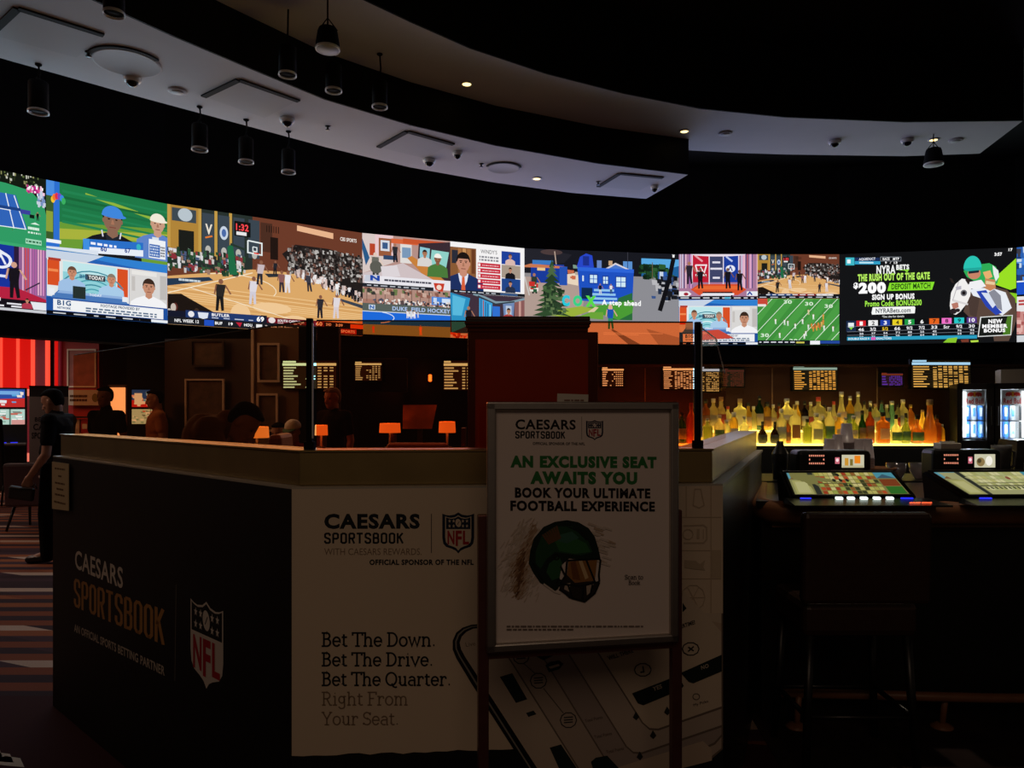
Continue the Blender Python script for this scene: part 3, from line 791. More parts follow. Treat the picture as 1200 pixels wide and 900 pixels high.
# --- studio with presenter, lower left
c = feed(0, 0, .53, 1, 1, 'LED screen of a presenter in black in a blue and purple studio')
c.rect(0, 0, 1, 1, '#8f5f92'); c.rect(0, 0, .82, .68, '#17329a'); c.rect(.8, 0, .83, .75, '#2a1a3a')
for i in range(9):
    u = .85 + i * .016; c.rect(u, 0, u + .009, .72, rn.choice(['#d58bc0', '#b060a0', '#6a4a8a', '#e8b0c8', '#c84a50']))
c.ell(.72, .24, .07, .13, '#e8ecf8'); c.ell(.72, .24, .05, .09, '#17329a'); c.line([(.69, .3), (.72, .16), (.75, .3)], .03, '#e8ecf8'); c.rect(.66, .46, .76, .5, '#dfe6fb')
c.line([(.68, .06), (.76, .16)], .04, '#e8ecf8')
c.poly([(0, .68), (.82, .64), (1, .78), (1, .84), (0, .84)], '#b4213f'); c.line([(.87, .66), (.96, .52)], .02, '#3a2a44')
fig(c, .8, .80, .56, '#16121a', '#17131a', '#d0a088')
c.rect(0, .82, 1, .96, '#141018'); c.rect(.55, .81, .72, .86, '#e8e8ee'); dashes(c, .3, .87, .95, .95, 2, '#e8e8ee', rn)
c.poly([(.9, .83), (1, .83), (1, .95), (.92, .95)], '#e6e8ee'); bust(c, .88, .85, .06, '#b03a50')
c.rect(0, .96, 1, 1, '#c9ccd2')
show(c)
# --- golf
c = feed(1, 0, 0, 1, .51, 'LED screen of a golfer in a blue cap on green turf')
c.rect(0, 0, 1, 1, '#1d7846'); c.poly([(0, .6), (1, .42), (1, 1), (0, 1)], '#6a9b34'); c.poly([(0, .7), (1, .5), (1, .62), (0, .86)], '#a8b23c')
c.poly([(.3, .08), (.7, .2), (1, .32), (1, .36), (.7, .25), (.3, .12)], '#8fb53c')
for i in range(6): c.poly([(.12, .1 + i * .09), (1, .13 + i * .1), (1, .16 + i * .1), (.12, .14 + i * .09)], rn.choice(['#1a6e40', '#228250', '#186438']))
c.rect(0, 0, .1, .98, '#2c6fd0'); c.rect(.0, .1, .055, .9, '#3a5a2a'); c.rect(0, 0, .06, .22, '#4b8de0'); c.rect(0, .45, .05, .75, '#8aa03a')
for i, cl in enumerate(('#f4c430', '#f07a2a', '#e0304a', '#7a4ac0', '#3a8ae0', '#3ab060')): c.ell(.09 + .042 * math.cos(R(200 + 28 * i)), .3 + .09 * math.sin(R(200 + 28 * i)), .016, .05, cl)
bust(c, .52, .60, .36, '#15161c', '#8a6652', '#15100d', None, '#20242c', '#3f86dc')
c.line([(.43, .60), (.44, .7)], .02, '#d8d8e8'); c.line([(.59, .60), (.58, .7)], .02, '#d8d8e8')
bust(c, .91, .50, .28, '#5f83c8', '#c89a80', '#c8a878', None, None, '#f0ead8')
c.rect(.86, .58, .92, .84, '#d8e0e8')
c.poly([(.28, .78), (.78, .70), (.78, .9), (.28, .97)], '#2a6fc8'); c.poly([(.28, .90), (.78, .82), (.78, .92), (.28, .99)], '#e8eef8'); c.poly([(.28, .78), (.33, .77), (.33, .96), (.28, .97)], '#3f8fe0')
c.text('60', .42, .85, .47, .93, '#1f3f90', .03); c.text('67', .62, .82, .67, .9, '#1f3f90', .03); dashes(c, .34, .80, .55, .86, 1, '#f0f4ff', rn); c.ell(.74, .78, .02, .05, '#35b0c0')
c.rect(.83, .62, .98, .92, '#eef2f6'); c.rect(.835, .70, .93, .9, '#2a5fae'); dashes(c, .84, .71, .92, .89, 4, '#c8d8f0', rn); dashes(c, .935, .71, .975, .89, 4, '#334', rn)
c.rect(0, .86, .11, .91, '#f0f4f8'); c.poly([(0, .97), (.4, .93), (.4, 1), (0, 1)], '#d9e2ee')
show(c)
# --- morning talk show
def talkshow(c, name_strip=True):
    c.rect(0, 0, 1, 1, '#2360b4'); c.poly([(0, 0), (1, 0), (1, .16), (.0, .02)], '#2f7fd0'); c.poly([(0, .02), (.45, .0), (.28, .17), (0, .15)], '#c8d4e4')
    c.rect(.005, .14, .66, .72, '#e4e6e4')
    c.rect(.01, .17, .1, .55, '#d84f22'); c.rect(.015, .3, .09, .34, '#f08a50'); c.rect(.56, .17, .65, .62, '#d84f22'); c.rect(.015, .13, .11, .17, '#b03a2a')
    c.rect(.125, .16, .55, .66, '#8fd0d8'); c.rect(.125, .16, .55, .32, '#bfe6ea')
    for i in range(6): c.line(arc(.36, .72, .06 + .045 * i, .1 + .07 * i, 200, 330, 10), .02, rn.choice(['#4a9fae', '#e6f4f4', '#3c8a9c']))
    c.rect(.30, .32, .46, .41, '#3a4048'); c.text('TODAY', .325, .335, .45, .395, '#f4f4f0', .03); c.text('BIG', .255, .335, .315, .395, '#2a5a80', .03)
    bust(c, .195, .40, .16, '#9fc0e4', '#c88a6c', '#6a4a38'); bust(c, .51, .44, .16, '#a8cbe8', '#c88a6c', '#8a7a6a')
    c.poly([(.09, .62), (.6, .62), (.655, .74), (.03, .74)], '#4a78b8'); c.poly([(.1, .62), (.6, .62), (.61, .66), (.08, .66)], '#8fb0dc'); c.rect(.2, .53, .3, .72, '#25302e')
    c.text('TODAY', .33, .62, .43, .66, '#e8f0f8', .03)
    c.rect(.02, .6, .06, .7, '#e8ecf2'); c.rect(.6, .62, .64, .7, '#e8ecf2')
    c.rect(.66, .14, .995, .74, '#d8d6d4'); c.rect(.68, .16, .9, .23, '#e8e6e2'); c.rect(.68, .26, .71, .5, '#c4c0bc'); c.rect(.93, .2, .99, .6, '#bfbbb8')
    bust(c, .83, .54, .25, '#f2f2f4', '#c48c70', '#3a281f')
    c.rect(0, .74, 1, .97, '#1d4f9c'); c.rect(.05, .76, .96, .93, '#f0f2f4')
    c.text('B1G', .08, .77, .185, .85, '#1c4f80', .035); c.text('NETWORK', .08, .87, .185, .905, '#1c4f80', .03)
    c.text('FOOTAGE PROVIDED BY', .42, .775, .75, .82, '#20405f', .02); dashes(c, .3, .84, .9, .92, 2, '#5a708a', rn, .75, 12)
    c.rect(0, .94, 1, 1, '#0a0b10'); dashes(c, .05, .955, .75, .985, 1, '#d0d4da', rn, .3, 8); c.rect(.85, .945, 1, .99, '#e8ecf2')
c = feed(1, 0, .51, 1, 1, 'LED screen of two hosts in pale blue shirts, directly under the golf')
talkshow(c); show(c)
# --- basketball
def court(c, lod=1.0, bars=True):
    r2 = random.Random(5)
    c.rect(0, 0, 1, 1, '#6b3a28'); c.rect(0, 0, .4, .5, '#26302c')
    # painted end wall with pillars and banners
    c.rect(0, 0, .14, .4, '#b08438'); c.rect(.02, .02, .13, .13, '#3c4850'); c.ell(.08, .07, .033, .055, '#b8c4cc'); c.rect(.05, .2, .12, .4, '#1a1c18')
    for u in (0, .14, .215, .285, .0): c.rect(u, .0, u + .014, .42, '#c29a48')
    for u, cl in ((.158, '#39454f'), (.232, '#39454f'), (.305, '#39454f'), (.38, '#39454f')): c.rect(u, .03, u + .055, .37, cl)
    c.text('V', .172, .12, .205, .21, '#e8e0d0', .03); c.line([(.172, .24), (.205, .22)], .014, '#e07a30'); c.ell(.26, .18, .02, .06, '#c8d4e4'); c.ell(.26, .18, .011, .035, '#4a6aa8')
    for u in (.185, .26, .33, .41): c.ell(u, .34, .013, .035, '#b8b8b0')
    c.rect(.31, .06, .39, .19, '#10120f'); c.text('1:32', .318, .08, .38, .14, '#ff4a50', .03); c.rect(.32, .15, .37, .18, '#e8e8e8')
    c.rect(.44, .04, .5, .3, '#4a2c20'); c.rect(.49, .16, .53, .36, '#20140f')
    for i in range(6): c.rect(.47 + .012 * i, .06, .474 + .012 * i, .12, '#1f120c')
    c.poly([(.63, .02), (.83, .045), (.83, .1), (.63, .07)], '#e8b48c')
    c.text('CBS SPORTS', .87, .07, .965, .105, '#f4ece4', .02)
    # floor
    c.poly([(0, .60), (.4, .47), (.6, .46), (1, .66), (1, 1), (0, 1)], '#dba868')
    for i in range(26):
        a = .55 + i * .018; c.k += .1
        c.poly([(0, a + .1), (1, a + .17), (1, a + .176), (0, a + .106)], r2.choice(['#e6b878', '#cf985a', '#f0c890']), False)
    c.k += 1
    for u, v, ru, rv in ((.34, .88, .05, .1), (.62, .93, .09, .08), (.9, .93, .1, .08), (.5, .8, .1, .05)): c.ell(u, v, ru, rv, '#eec794')
    c.poly([(.0, .62), (.19, .575), (.21, .6), (0, .68)], '#24384f'); dashes(c, .05, .605, .15, .635, 1, '#c8d4dc', rn, .9, 6)
    c.poly([(.46, .495), (.53, .485), (.54, .51), (.48, .525)], '#2a3038')
    c.line([(0, .74), (.4, .50)], .008, '#f4e4c8'); c.line([(.1, .68), (.75, .95)], .006, '#f4e4c8'); c.line(arc(.3, .65, .22, .12, 20, -120), .007, '#f4e4c8')
    c.poly([(.85, .65), (1, .70), (1, .735), (.87, .68)], '#3a4250')
    # stands
    n = int(480 * lod)
    c.speckle(.0, .36, .36, .54, int(n * .4), .008 / lod ** .5, .02 / lod ** .5, ['#2a4a32', '#1f3a28', '#c8c4c0', '#8a3038', '#4a5a78', '#d8d8dc', '#2a2a2a', '#9a7a68', '#345a3c'], r2)
    c.poly([(.55, .3), (.62, .2), (.8, .2), (1, .25), (1, .66), (.62, .45)], '#221c1a')
    c.speckle(.58, .22, 1, .48, n, .007 / lod ** .5, .015 / lod ** .5, ['#1a1614', '#2a2422', '#4a4440', '#8a8480', '#b8b4b0', '#3a3230', '#6a4a40'], r2)
    for i in range(int(150 * lod)):
        u = r2.uniform(.62, 1); v = .44 + (u - .62) * .5 + r2.uniform(-.03, .045); c.k += .05
        c.poly([(u - .007, v - .02), (u + .007, v - .02), (u + .006, v + .02), (u - .006, v + .02)], r2.choice(['#e8e4e4', '#c8b8b4', '#2a2626', '#8a6a60', '#d8c0b8', '#14121a']), False)
    # hoop
    c.poly([(.275, .3), (.30, .26), (.315, .45), (.325, .53), (.285, .54)], '#1f6a44'); c.line([(.29, .27), (.375, .31)], .02, '#26362e')
    c.line([(.375, .22), (.445, .23), (.445, .335), (.375, .325), (.375, .22)], .012, '#e8f0f0'); c.line([(.4, .27), (.42, .273), (.42, .31), (.4, .307), (.4, .27)], .008, '#e8f0f0'); c.line([(.405, .325), (.43, .328)], .012, '#e8483a')
    # players and coach
    for u, v, h, sh, lg in ((.235, .86, .28, '#2a2624', '#1c1a1a'), (.395, .78, .25, '#dcd8e0', '#d0ccd8'), (.43, .60, .22, '#c8b8bc', '#2a2a34'), (.545, .65, .2, '#8a5a58', '#3a3038'), (.575, .65, .2, '#e8e4ea', '#e0dce2'), (.695, .62, .18, '#3a3a44', '#2a2a34'), (.75, .86, .22, '#2c2a30', '#232028'), (.84, .85, .24, '#e0d8dc', '#d8ccd0'), (.85, .63, .13, '#f0f0f0', '#d0d0d0'), (.51, .5, .13, '#24242a', '#1a1a1f')):
        fig(c, u, v, h, sh, lg, '#8a5a44', r2.uniform(-.008, .012))
    c.poly([(0, .75), (.06, .74), (.27, .93), (.4, 1), (0, 1)], '#1c1410')
    for i in range(24):
        u = r2.uniform(0, .3); v = .86 + u * .35 + r2.uniform(-.02, .08)
        if v < 1: c.ell(u, v, .012, .035, r2.choice(['#1a1210', '#241814', '#3a2a22', '#c8bcb0', '#5a2a24']))
    if bars:
        c.rect(0, .885, 1, .935, '#14182a'); c.rect(.08, .875, .44, .935, '#20386c'); c.rect(.46, .885, .86, .94, '#6f1420'); c.rect(.0, .935, 1, 1, '#1a1c22')
        c.rect(.44, .872, .47, .935, '#14182a')
        c.ell(.105, .905, .014, .026, '#e8e8ec'); c.poly([(.135, .885), (.185, .885), (.18, .93), (.16, .94), (.14, .93)], '#dde4f0')
        c.text('BUTLER', .2, .885, .285, .91, '#f4f4f8', .035); dashes(c, .2, .917, .4, .93, 1, '#c8d0e0', r2, .4, 5)
        c.text('69', .418, .885, .455, .93, '#ffffff', .035); c.ell(.495, .91, .018, .026, '#e8dcdc'); c.text('SOUTH CAROLINA', .525, .897, .665, .92, '#f4f0f0', .03); dashes(c, .525, .925, .65, .936, 1, '#d8b0b0', r2, .4, 5)
        c.text('60', .73, .892, .765, .93, '#ffffff', .035); c.rect(.775, .89, .92, .935, '#1a1418'); c.text('2ND', .785, .9, .815, .925, '#f0e8e8', .03); c.text('3:39', .84, .9, .88, .925, '#ffffff', .03); c.rect(.925, .895, 1, .935, '#e8641e')
        c.text('NFL WEEK 12', .03, .953, .14, .98, '#f0f0f0', .03); c.rect(.165, .945, .21, .995, '#2050c0'); c.text('BUF', .215, .955, .25, .98, '#ffffff', .03); c.text('19', .28, .955, .3, .98, '#ffffff', .03)
        c.poly([(.315, .95), (.345, .95), (.335, .99)], '#c02038'); c.text('HOU', .355, .955, .395, .98, '#ffffff', .03); c.rect(.415, .955, .445, .985, '#e8e8e8')
        c.text('Thu  8:15p  1:15  Buccaneers Gallegly', .46, .958, .67, .98, '#f0d8d0', .02); c.text('Quarterback (elbow)', .72, .957, .84, .98, '#f0d8d0', .02); c.rect(.86, .945, .96, .99, '#b03020'); c.text('SPORTS', .87, .955, .95, .98, '#f8e8e0', .02)
c = feed(2, 0, 0, 1, 1, 'tall LED screen of a basketball game on a tan court')
court(c); show(c)
# --- four pictures left of the house advert
def studio_room(c):
    c.rect(0, 0, 1, 1, '#b58f86'); c.poly([(0, 0), (.2, 0), (.35, .5), (0, .75)], '#d8c8c4'); c.poly([(0, .1), (.08, .45), (.04, .6), (0, .3)], '#2a5a88'); c.rect(.08, .18, .15, .4, '#b8452a')
    c.rect(.14, .0, .34, .4, '#e8c8cc'); c.rect(.18, .06, .32, .4, '#9a5a3a'); c.rect(.2, .1, .3, .3, '#d8dce4'); c.rect(.22, .14, .28, .26, '#3a5a88')
    c.rect(.32, .05, .62, .14, '#d8653a'); c.rect(.45, .03, 1, .12, '#c8542c'); c.rect(.42, .14, .55, .5, '#e0dcd8'); c.rect(.44, .2, .54, .4, '#7a98b8')
    c.poly([(.55, .35), (1, .78), (1, .92), (.78, .86), (.5, .4)], '#c8803a'); c.poly([(0, .75), (.45, .5), (.9, .86), (.9, 1), (0, 1)], '#cfc0c2')
    c.poly([(.63, .1), (1, .02), (1, .86), (.95, .8), (.62, .38)], '#3a2a32'); c.poly([(.645, .16), (.76, .18), (.75, .47), (.64, .36)], '#8cc8d4'); c.poly([(.78, .2), (.985, .22), (.93, .72), (.76, .52)], '#8fd0c8')
    bust(c, .70, .34, .12, '#d8d4d0', '#b07858'); bust(c, .85, .45, .17, '#4a7a3a', '#8a5a40', '#20140f', None, None, '#f4f0e8')
    c.rect(.23, .38, .38, .46, '#2f4668'); fig(c, .14, .84, .5, '#6a6a62', '#3a3a3a', '#e0c8b8'); c.ell(.15, .62, .07, .12, '#5c5c54')
    fig(c, .36, .5, .36, '#2a2a30', '#1a1a20'); c.poly([(.2, .6), (.38, .55), (.42, .76), (.22, .8)], '#dcd4d8')
    c.rect(.02, .78, 1, .97, '#e8e6ec'); c.poly([(.03, .78), (.19, .76), (.19, .9), (.02, .9)], '#c8ccd8'); c.text('N', .085, .775, .19, .875, '#2048a8', .06)
    dashes(c, .24, .82, .78, .88, 1, '#4a4a58', rn, .85, 14); c.poly([(.8, .84), (.93, .84), (.91, 1), (.865, 1), (.82, .96)], '#c83c28'); c.ell(.865, .92, .03, .05, '#f0d8c8')
    c.rect(0, .93, .8, 1, '#20242c'); dashes(c, .05, .95, .7, .98, 1, '#c8ccd4', rn, .6, 9)
c = feed(3, 0, 0, .52, .52, 'LED screen of a round studio table beside large portrait displays')
studio_room(c); show(c)
c = feed(3, .52, 0, 1, .52, 'LED screen of a man in a navy suit and orange tie beside a red list')
c.rect(0, 0, 1, 1, '#f4f2f2'); c.rect(0, .1, .34, .93, '#8a5a34'); c.rect(.02, .16, .1, .42, '#2a2c38')
for i in range(4): c.rect(.1 + .06 * i, .12, .145 + .06 * i, .6, rn.choice(['#a87040', '#6a3a20', '#c89058']))
bust(c, .17, .58, .36, '#1c2f60', '#c88c74', '#1c1410', '#d8603a', '#dfe6f4')
c.text("WINDY'S", .4, .1, .62, .18, '#3a3a40', .0); dashes(c, .38, .22, .64, .34, 2, '#8a8a90', rn, .7, 7)
for i in range(5): c.rect(.36, .37 + .108 * i, .665, .455 + .108 * i, '#c8283c'); c.rect(.365, .385 + .108 * i, .395, .44 + .108 * i, '#f4f0f0'); dashes(c, .42, .40 + .108 * i, .64, .43 + .108 * i, 1, '#f0c8cc', rn, .7, 8)
for i, (bg, sh, hr) in enumerate((('#1c3f9a', '#d8b8b0', '#5a3a2a'), ('#a89888', '#18161a', '#1a1210'), ('#20458a', '#24304a', '#2a1c16'))):
    c.rect(.68, .1 + .275 * i, .94, .36 + .275 * i, bg); c2v = .24 + .275 * i; bust(c, .8, c2v, .09, sh, '#c08a70', hr)
c.rect(0, .94, 1, 1, '#1a1c22'); dashes(c, .05, .955, .6, .985, 1, '#c8ccd4', rn, .6, 8); c.rect(.66, .95, .9, .99, '#3a5a88')
show(c)
c = feed(3, 0, .52, .52, .98, 'LED screen of a field hockey match on bright blue turf')
c.rect(0, 0, 1, 1, '#a87868'); c.rect(0, 0, 1, .25, '#b08a7c'); 
for i in range(10): c.line([(.05 + .1 * i, 0), (.05 + .1 * i, .3)], .012, '#5a4a44')
c.speckle(.0, .0, 1, .14, 60, .02, .04, ['#6a7a4a', '#c8a898', '#8a5a4c', '#3a3a34'], rn)
c.rect(.78, .12, 1, .3, '#4a86d8'); c.rect(.8, .14, .84, .28, '#c8d8f0'); c.rect(.9, .15, 1, .24, '#d0e0f4')
c.speckle(.12, .24, 1, .36, 130, .012, .025, ['#2a2a30', '#d8d0cc', '#5a4a4a', '#f0e8e0', '#44506a'], rn)
c.rect(0, .34, 1, .5, '#56605a'); c.rect(.07, .37, .14, .47, '#d0dcea'); c.text('N', .08, .38, .13, .46, '#3a6ab0', .05); c.text('DUKE  FIELD HOCKEY', .33, .38, 1, .47, '#a8c0e8', .035)
c.poly([(0, .5), (1, .5), (1, .78), (0, .80)], '#1c68d8'); c.rect(0, .5, 1, .52, '#c8d4dc'); c.line(arc(.15, .63, .2, .12, -70, 75), .016, '#dce8f4'); c.poly([(0, .79), (1, .77), (1, 1), (0, 1)], '#8aa06c')
c.ell(.54, .53, .05, .06, '#e8e8ea'); 
for u, v, h, cl in ((.5, .62, .18, '#e8e4e4'), (.54, .63, .2, '#d0d4dc'), (.58, .62, .18, '#eeeaf0'), (.62, .6, .14, '#c8ccd8'), (.65, .98, .22, '#f08a3a'), (.12, .97, .17, '#e0582a')): fig(c, u, v, h, cl, cl)
show(c)
c = feed(3, .52, .52, 1, .98, 'LED screen of a blue newsroom with curved ceiling and screens')
c.rect(0, 0, 1, 1, '#3f2f3c'); c.poly([(0, .0), (.26, .1), (.2, .62), (.22, .9), (.02, .9)], '#2a8fc0'); c.poly([(.03, .05), (.2, .12), (.15, .5), (.03, .5)], '#58b8dc'); fig(c, .24, .78, .5, '#1c1a22', '#241c24')
c.poly([(.38, .08), (.56, .18), (.54, .6), (.38, .66)], '#3aa0d8'); 
for i in range(5): c.rect(.4 + .03 * i, .1 + .03 * i, .412 + .03 * i, .6, rn.choice(['#90d8f0', '#20588c', '#e0f0f8', '#b84a3a']))
c.rect(.56, .25, .66, .5, '#3070d0'); c.poly([(.7, .15), (.86, .12), (.84, .66), (.72, .6)], '#6f88b4'); c.rect(.74, .22, .82, .55, '#b8c4d8'); bust(c, .78, .4, .12, '#a83a3a'); c.poly([(.86, .1), (1, .02), (1, .95), (.86, .7)], '#8a5a58'); c.rect(.92, .1, .95, .8, '#c89a90')
c.line([(.3, 0), (.45, .06), (.6, .16), (.8, .14), (1, .04)], .05, '#7f98a4'); c.line([(.36, .04), (.6, .2), (.86, .12)], .03, '#2f3a44')
c.poly([(.2, .74), (.86, .66), (1, .8), (1, 1), (0, 1), (.0, .9)], '#2a3a50'); c.poly([(0, .9), (1, .86), (1, 1), (0, 1)], '#d8d0cc'); fig(c, .52, .74, .2, '#d8d4dc', '#2a2a34'); c.speckle(.02, .9, .5, .99, 40, .02, .02, ['#e0582a', '#f08a4a', '#b03a20'], rn)
show(c)
# --- house advert
c = feed(4, 0, 0, 1, 1, 'LED screen advert of a small blue house, a fir tree and a bright path')
c.rect(0, 0, 1, 1, '#17181f'); c.poly([(0, .18), (.25, .14), (.3, .05), (.12, .0), (0, 0)], '#22222a')
c.ell(.17, .03, .07, .03, '#4a3a3a'); c.line([(.19, .02), (.2, .16)], .012, '#b8a090')
c.poly([(0, .26), (.4, .26), (1, .26), (1, .82), (0, .82)], '#8e8a8c'); c.poly([(0, .3), (.4, .3), (.36, .7), (0, .72)], '#b09a90'); c.poly([(.7, .28), (1, .3), (1, .8), (.62, .8)], '#8c8c92')
c.poly([(.27, .26), (.34, .24), (.34, .38), (.27, .36)], '#e8d4bc'); c.speckle(.28, .17, .4, .3, 20, .015, .02, ['#b8a898', '#7a9a8a', '#c86a4a'], rn)
c.rect(.04, .16, .25, .36, '#183a9a'); c.poly([(.0, .18), (.04, .16), (.26, .18), (.26, .2), (0, .2)], '#c87850'); c.rect(.05, .12, .18, .165, '#3a78c0'); c.rect(.22, .18, .27, .38, '#2450b0'); c.rect(.08, .2, .13, .23, '#e8c890')
c.poly([(.33, .18), (.35, .07), (.39, .03), (.43, .05), (.44, .18)], '#2746c8'); c.rect(.37, .06, .41, .16, '#1c2f8a'); c.poly([(.46, .1), (.49, .1), (.49, .2), (.46, .2)], '#6a86c0'); c.rect(.63, .1, .69, .22, '#5a90d0'); c.line([(.66, .1), (.66, .22)], .008, '#203a70'); c.line([(.66, .0), (.66, .1)], .008, '#3a3a44')
c.rect(.75, .06, 1, .26, '#1f5f9a'); c.poly([(.75, .06), (1, .06), (1, .13), (.9, .18), (.75, .14)], '#58a8e0'); c.speckle(.74, .14, .95, .27, 70, .018, .025, ['#14301a', '#1f4424', '#2c5a30', '#0f2014'], rn); c.rect(.82, .1, .825, .28, '#6a5a44')
c.rect(.86, .2, .92, .3, '#2a5aae'); c.rect(.87, .2, .895, .29, '#c8d4e4'); c.speckle(.83, .26, 1, .5, 40, .02, .03, ['#181a20', '#24324a', '#39558a', '#101014', '#b8b8bc'], rn)
# the house
c.poly([(.50, .2), (.58, .12), (.69, .2)], '#d8d4dc'); c.poly([(.52, .2), (.58, .14), (.67, .2)], '#4a78cc'); c.rect(.535, .1, .56, .15, '#c8a480')
c.poly([(.335, .185), (.70, .19), (.69, .56), (.35, .54)], '#1d50c0'); c.poly([(.335, .18), (.70, .185), (.70, .225), (.335, .22)], '#2c64d8')
c.poly([(.6, .5), (.69, .44), (.69, .74), (.55, .74)], '#2a6a3a')
for x0, x1, y0, y1 in ((.415, .46, .26, .345), (.50, .53, .275, .35), (.585, .645, .275, .38)):
    c.rect(x0 - .006, y0 - .012, x1 + .006, y1 + .012, '#1a3f9a'); c.rect(x0, y0, x1, y1, '#cfe8f4'); c.line([((x0 + x1) / 2, y0), ((x0 + x1) / 2, y1)], .008, '#3a6ac0'); c.line([(x0, (y0 + y1) / 2), (x1, (y0 + y1) / 2)], .008, '#3a6ac0')
c.rect(.365, .27, .375, .33, '#d8e8f0'); c.rect(.36, .4, .43, .52, '#0f2a4a')
for i in range(4): c.poly([(.44 - .01 * i, .41 + .045 * i), (.57 + .01 * i, .41 + .045 * i), (.57 + .01 * i, .435 + .045 * i), (.44 - .01 * i, .435 + .045 * i)], '#8fc4ec')
c.poly([(.43, .60), (.7, .52), (.69, .66), (.6, .74), (.36, .62)], '#4a9a34'); c.poly([(.15, .66), (.36, .60), (.45, .63), (.3, .72), (.15, .71)], '#9ab03c'); c.poly([(.40, .66), (.45, .6), (.47, .61), (.43, .68)], '#d8c8a0'); c.poly([(.33, .72), (.42, .66), (.5, .66), (.5, .74)], '#6aa438')
fig(c, .48, .47, .12, '#101828', '#c8d0d8'); fig(c, .55, .46, .11, '#e8e4e0', '#30486a')
# fir tree
c.line([(.175, .2), (.185, .68)], .02, '#3a2c20')
for i in range(11):
    v = .14 + i * .052; w = .018 + .0105 * i
    c.poly([(.172, v - .03), (.172 + w, v + .055), (.172 + w * .3, v + .04), (.172 - w * .4, v + .06), (.172 - w, v + .05)], rn.choice(['#2f4a2c', '#3c5a34', '#243c26', '#4a6640']))
c.speckle(.11, .4, .25, .7, 60, .012, .02, ['#2a3f28', '#4a6640', '#1f3220', '#61754c'], rn)
c.line([(.0, .3), (.03, .5)], .014, '#c8c4c0'); fig(c, .06, .48, .22, '#2a3a30', '#1c2420'); c.speckle(.03, .36, .08, .46, 12, .014, .02, ['#c8302a', '#e8e0d8', '#2a5a3a'], rn)
# words on the advert
for ch, u0, u1, cl in (('C', .235, .285, '#2ac8d8'), ('O', .305, .365, '#3ad088'), ('X', .385, .455, '#58d848')): c.text(ch, u0, .485, u1, .605, cl, .07)
c.text('A step ahead', .49, .525, .745, .60, '#ffffff', .03)
c.line([(.965, .02), (.93, .3), (.87, .63)], .05, '#101014'); c.text('1', .955, .012, .968, .04, '#ffffff', .05); c.rect(.95, .01, .972, .012, '#ffffff')
fig(c, .545, .82, .24, '#1c50b0', '#1a4a9c', '#d8a890'); c.ell(.545, .61, .014, .035, '#e0b89c')
c.poly([(0, .80), (1, .76), (1, .8), (1, 1), (0, 1)], '#ddd6d4'); fig(c, .545, .84, .26, '#1c50b0', '#2a8a6a', '#d8a890'); c.poly([(.56, .84), (.74, 1), (.66, 1), (.55, .85)], '#8a8280'); c.poly([(.78, .83), (1, .92), (1, 1), (.86, 1)], '#b8b0ae')
c.rect(.5, .878, .89, .884, '#ffffff'); c.rect(.5, .895, .73, .901, '#ffffff')
show(c)
# --- four pictures right of the house advert
def panel_show(c):
    c.rect(0, 0, 1, 1, '#a87898')
    for i in range(26):
        u = rn.choice([rn.uniform(0, .17), rn.uniform(.78, 1)]); c.rect(u, 0, u + .018, .75, rn.choice(['#d8a0c8', '#8a5a9a', '#c8c0d8', '#5a4a7a', '#e8b8c8', '#b05a68']))
    c.rect(.17, 0, .385, .62, '#c01c34'); c.rect(.385, .05, .565, .62, '#3f4468'); c.rect(.565, 0, .76, .62, '#1c3c9c')
    for u0 in (.17, .385, .565, .76): c.rect(u0 - .006, 0, u0 + .006, .66, '#e8e0ec')
    c.line([(.21, .24), (.24, .42), (.28, .3), (.32, .42), (.35, .24), (.21, .24)], .03, '#f4e8ec'); c.rect(.21, .44, .35, .48, '#f4e0e4'); c.line([(.2, .02), (.3, .16)], .04, '#e8a0a8'); c.line([(.6, .05), (.68, .16)], .04, '#b8c8f0')
    c.ell(.655, .32, .06, .08, '#e8ecf8'); c.line([(.63, .37), (.655, .27), (.68, .37)], .025, '#1c3c9c')
    for v, w in ((.18, .1), (.32, .15), (.52, .09)): dashes(c, .475 - w / 2, v - .035, .475 + w / 2, v + .035, 1, '#e8e4f0', rn, .95, 8)
    c.poly([(.15, .78), (.25, .66), (.75, .66), (.86, .78), (.75, .9), (.25, .9)], '#d8502a'); c.poly([(.25, .7), (.75, .7), (.82, .78), (.18, .78)], '#e86a34')
    c.ell(.5, .0, .35, .05, '#e8dce8')
    for u in (.27, .62, .77): fig(c, u, .76 if u < .7 else .8, .46, '#16141c', '#14121a', '#7a5444')
    fig(c, .13, .66, .5, '#2a2430', '#241f2c')
    c.rect(.3, .83, .68, .93, '#1a1620'); c.poly([(0, .82), (.12, .82), (.16, .88), (.12, .93), (0, .93)], '#f0eef0'); c.ell(.09, .88, .03, .035, '#a02838'); c.rect(.3, .86, .7, .9, '#f0eef4'); c.rect(.28, .88, .66, .92, '#e4e0ea'); c.rect(.86, .82, 1, .92, '#e8ecf2'); c.line([(.87, .9), (.9, .84), (.93, .9)], .03, '#1c3c9c')
    c.rect(0, .93, 1, 1, '#14141c'); dashes(c, .02, .945, 1, .985, 1, '#d8dce4', rn, .6, 10); c.rect(.58, .945, .65, .985, '#58b8d8')
c = feed(5, 0, 0, .49, .5, 'LED screen of presenters before red and blue panels, right of the house advert')
panel_show(c); show(c)
c = feed(5, .49, 0, 1, .49, 'small LED screen repeating the basketball game above the gridiron')
court(c, .45, False)
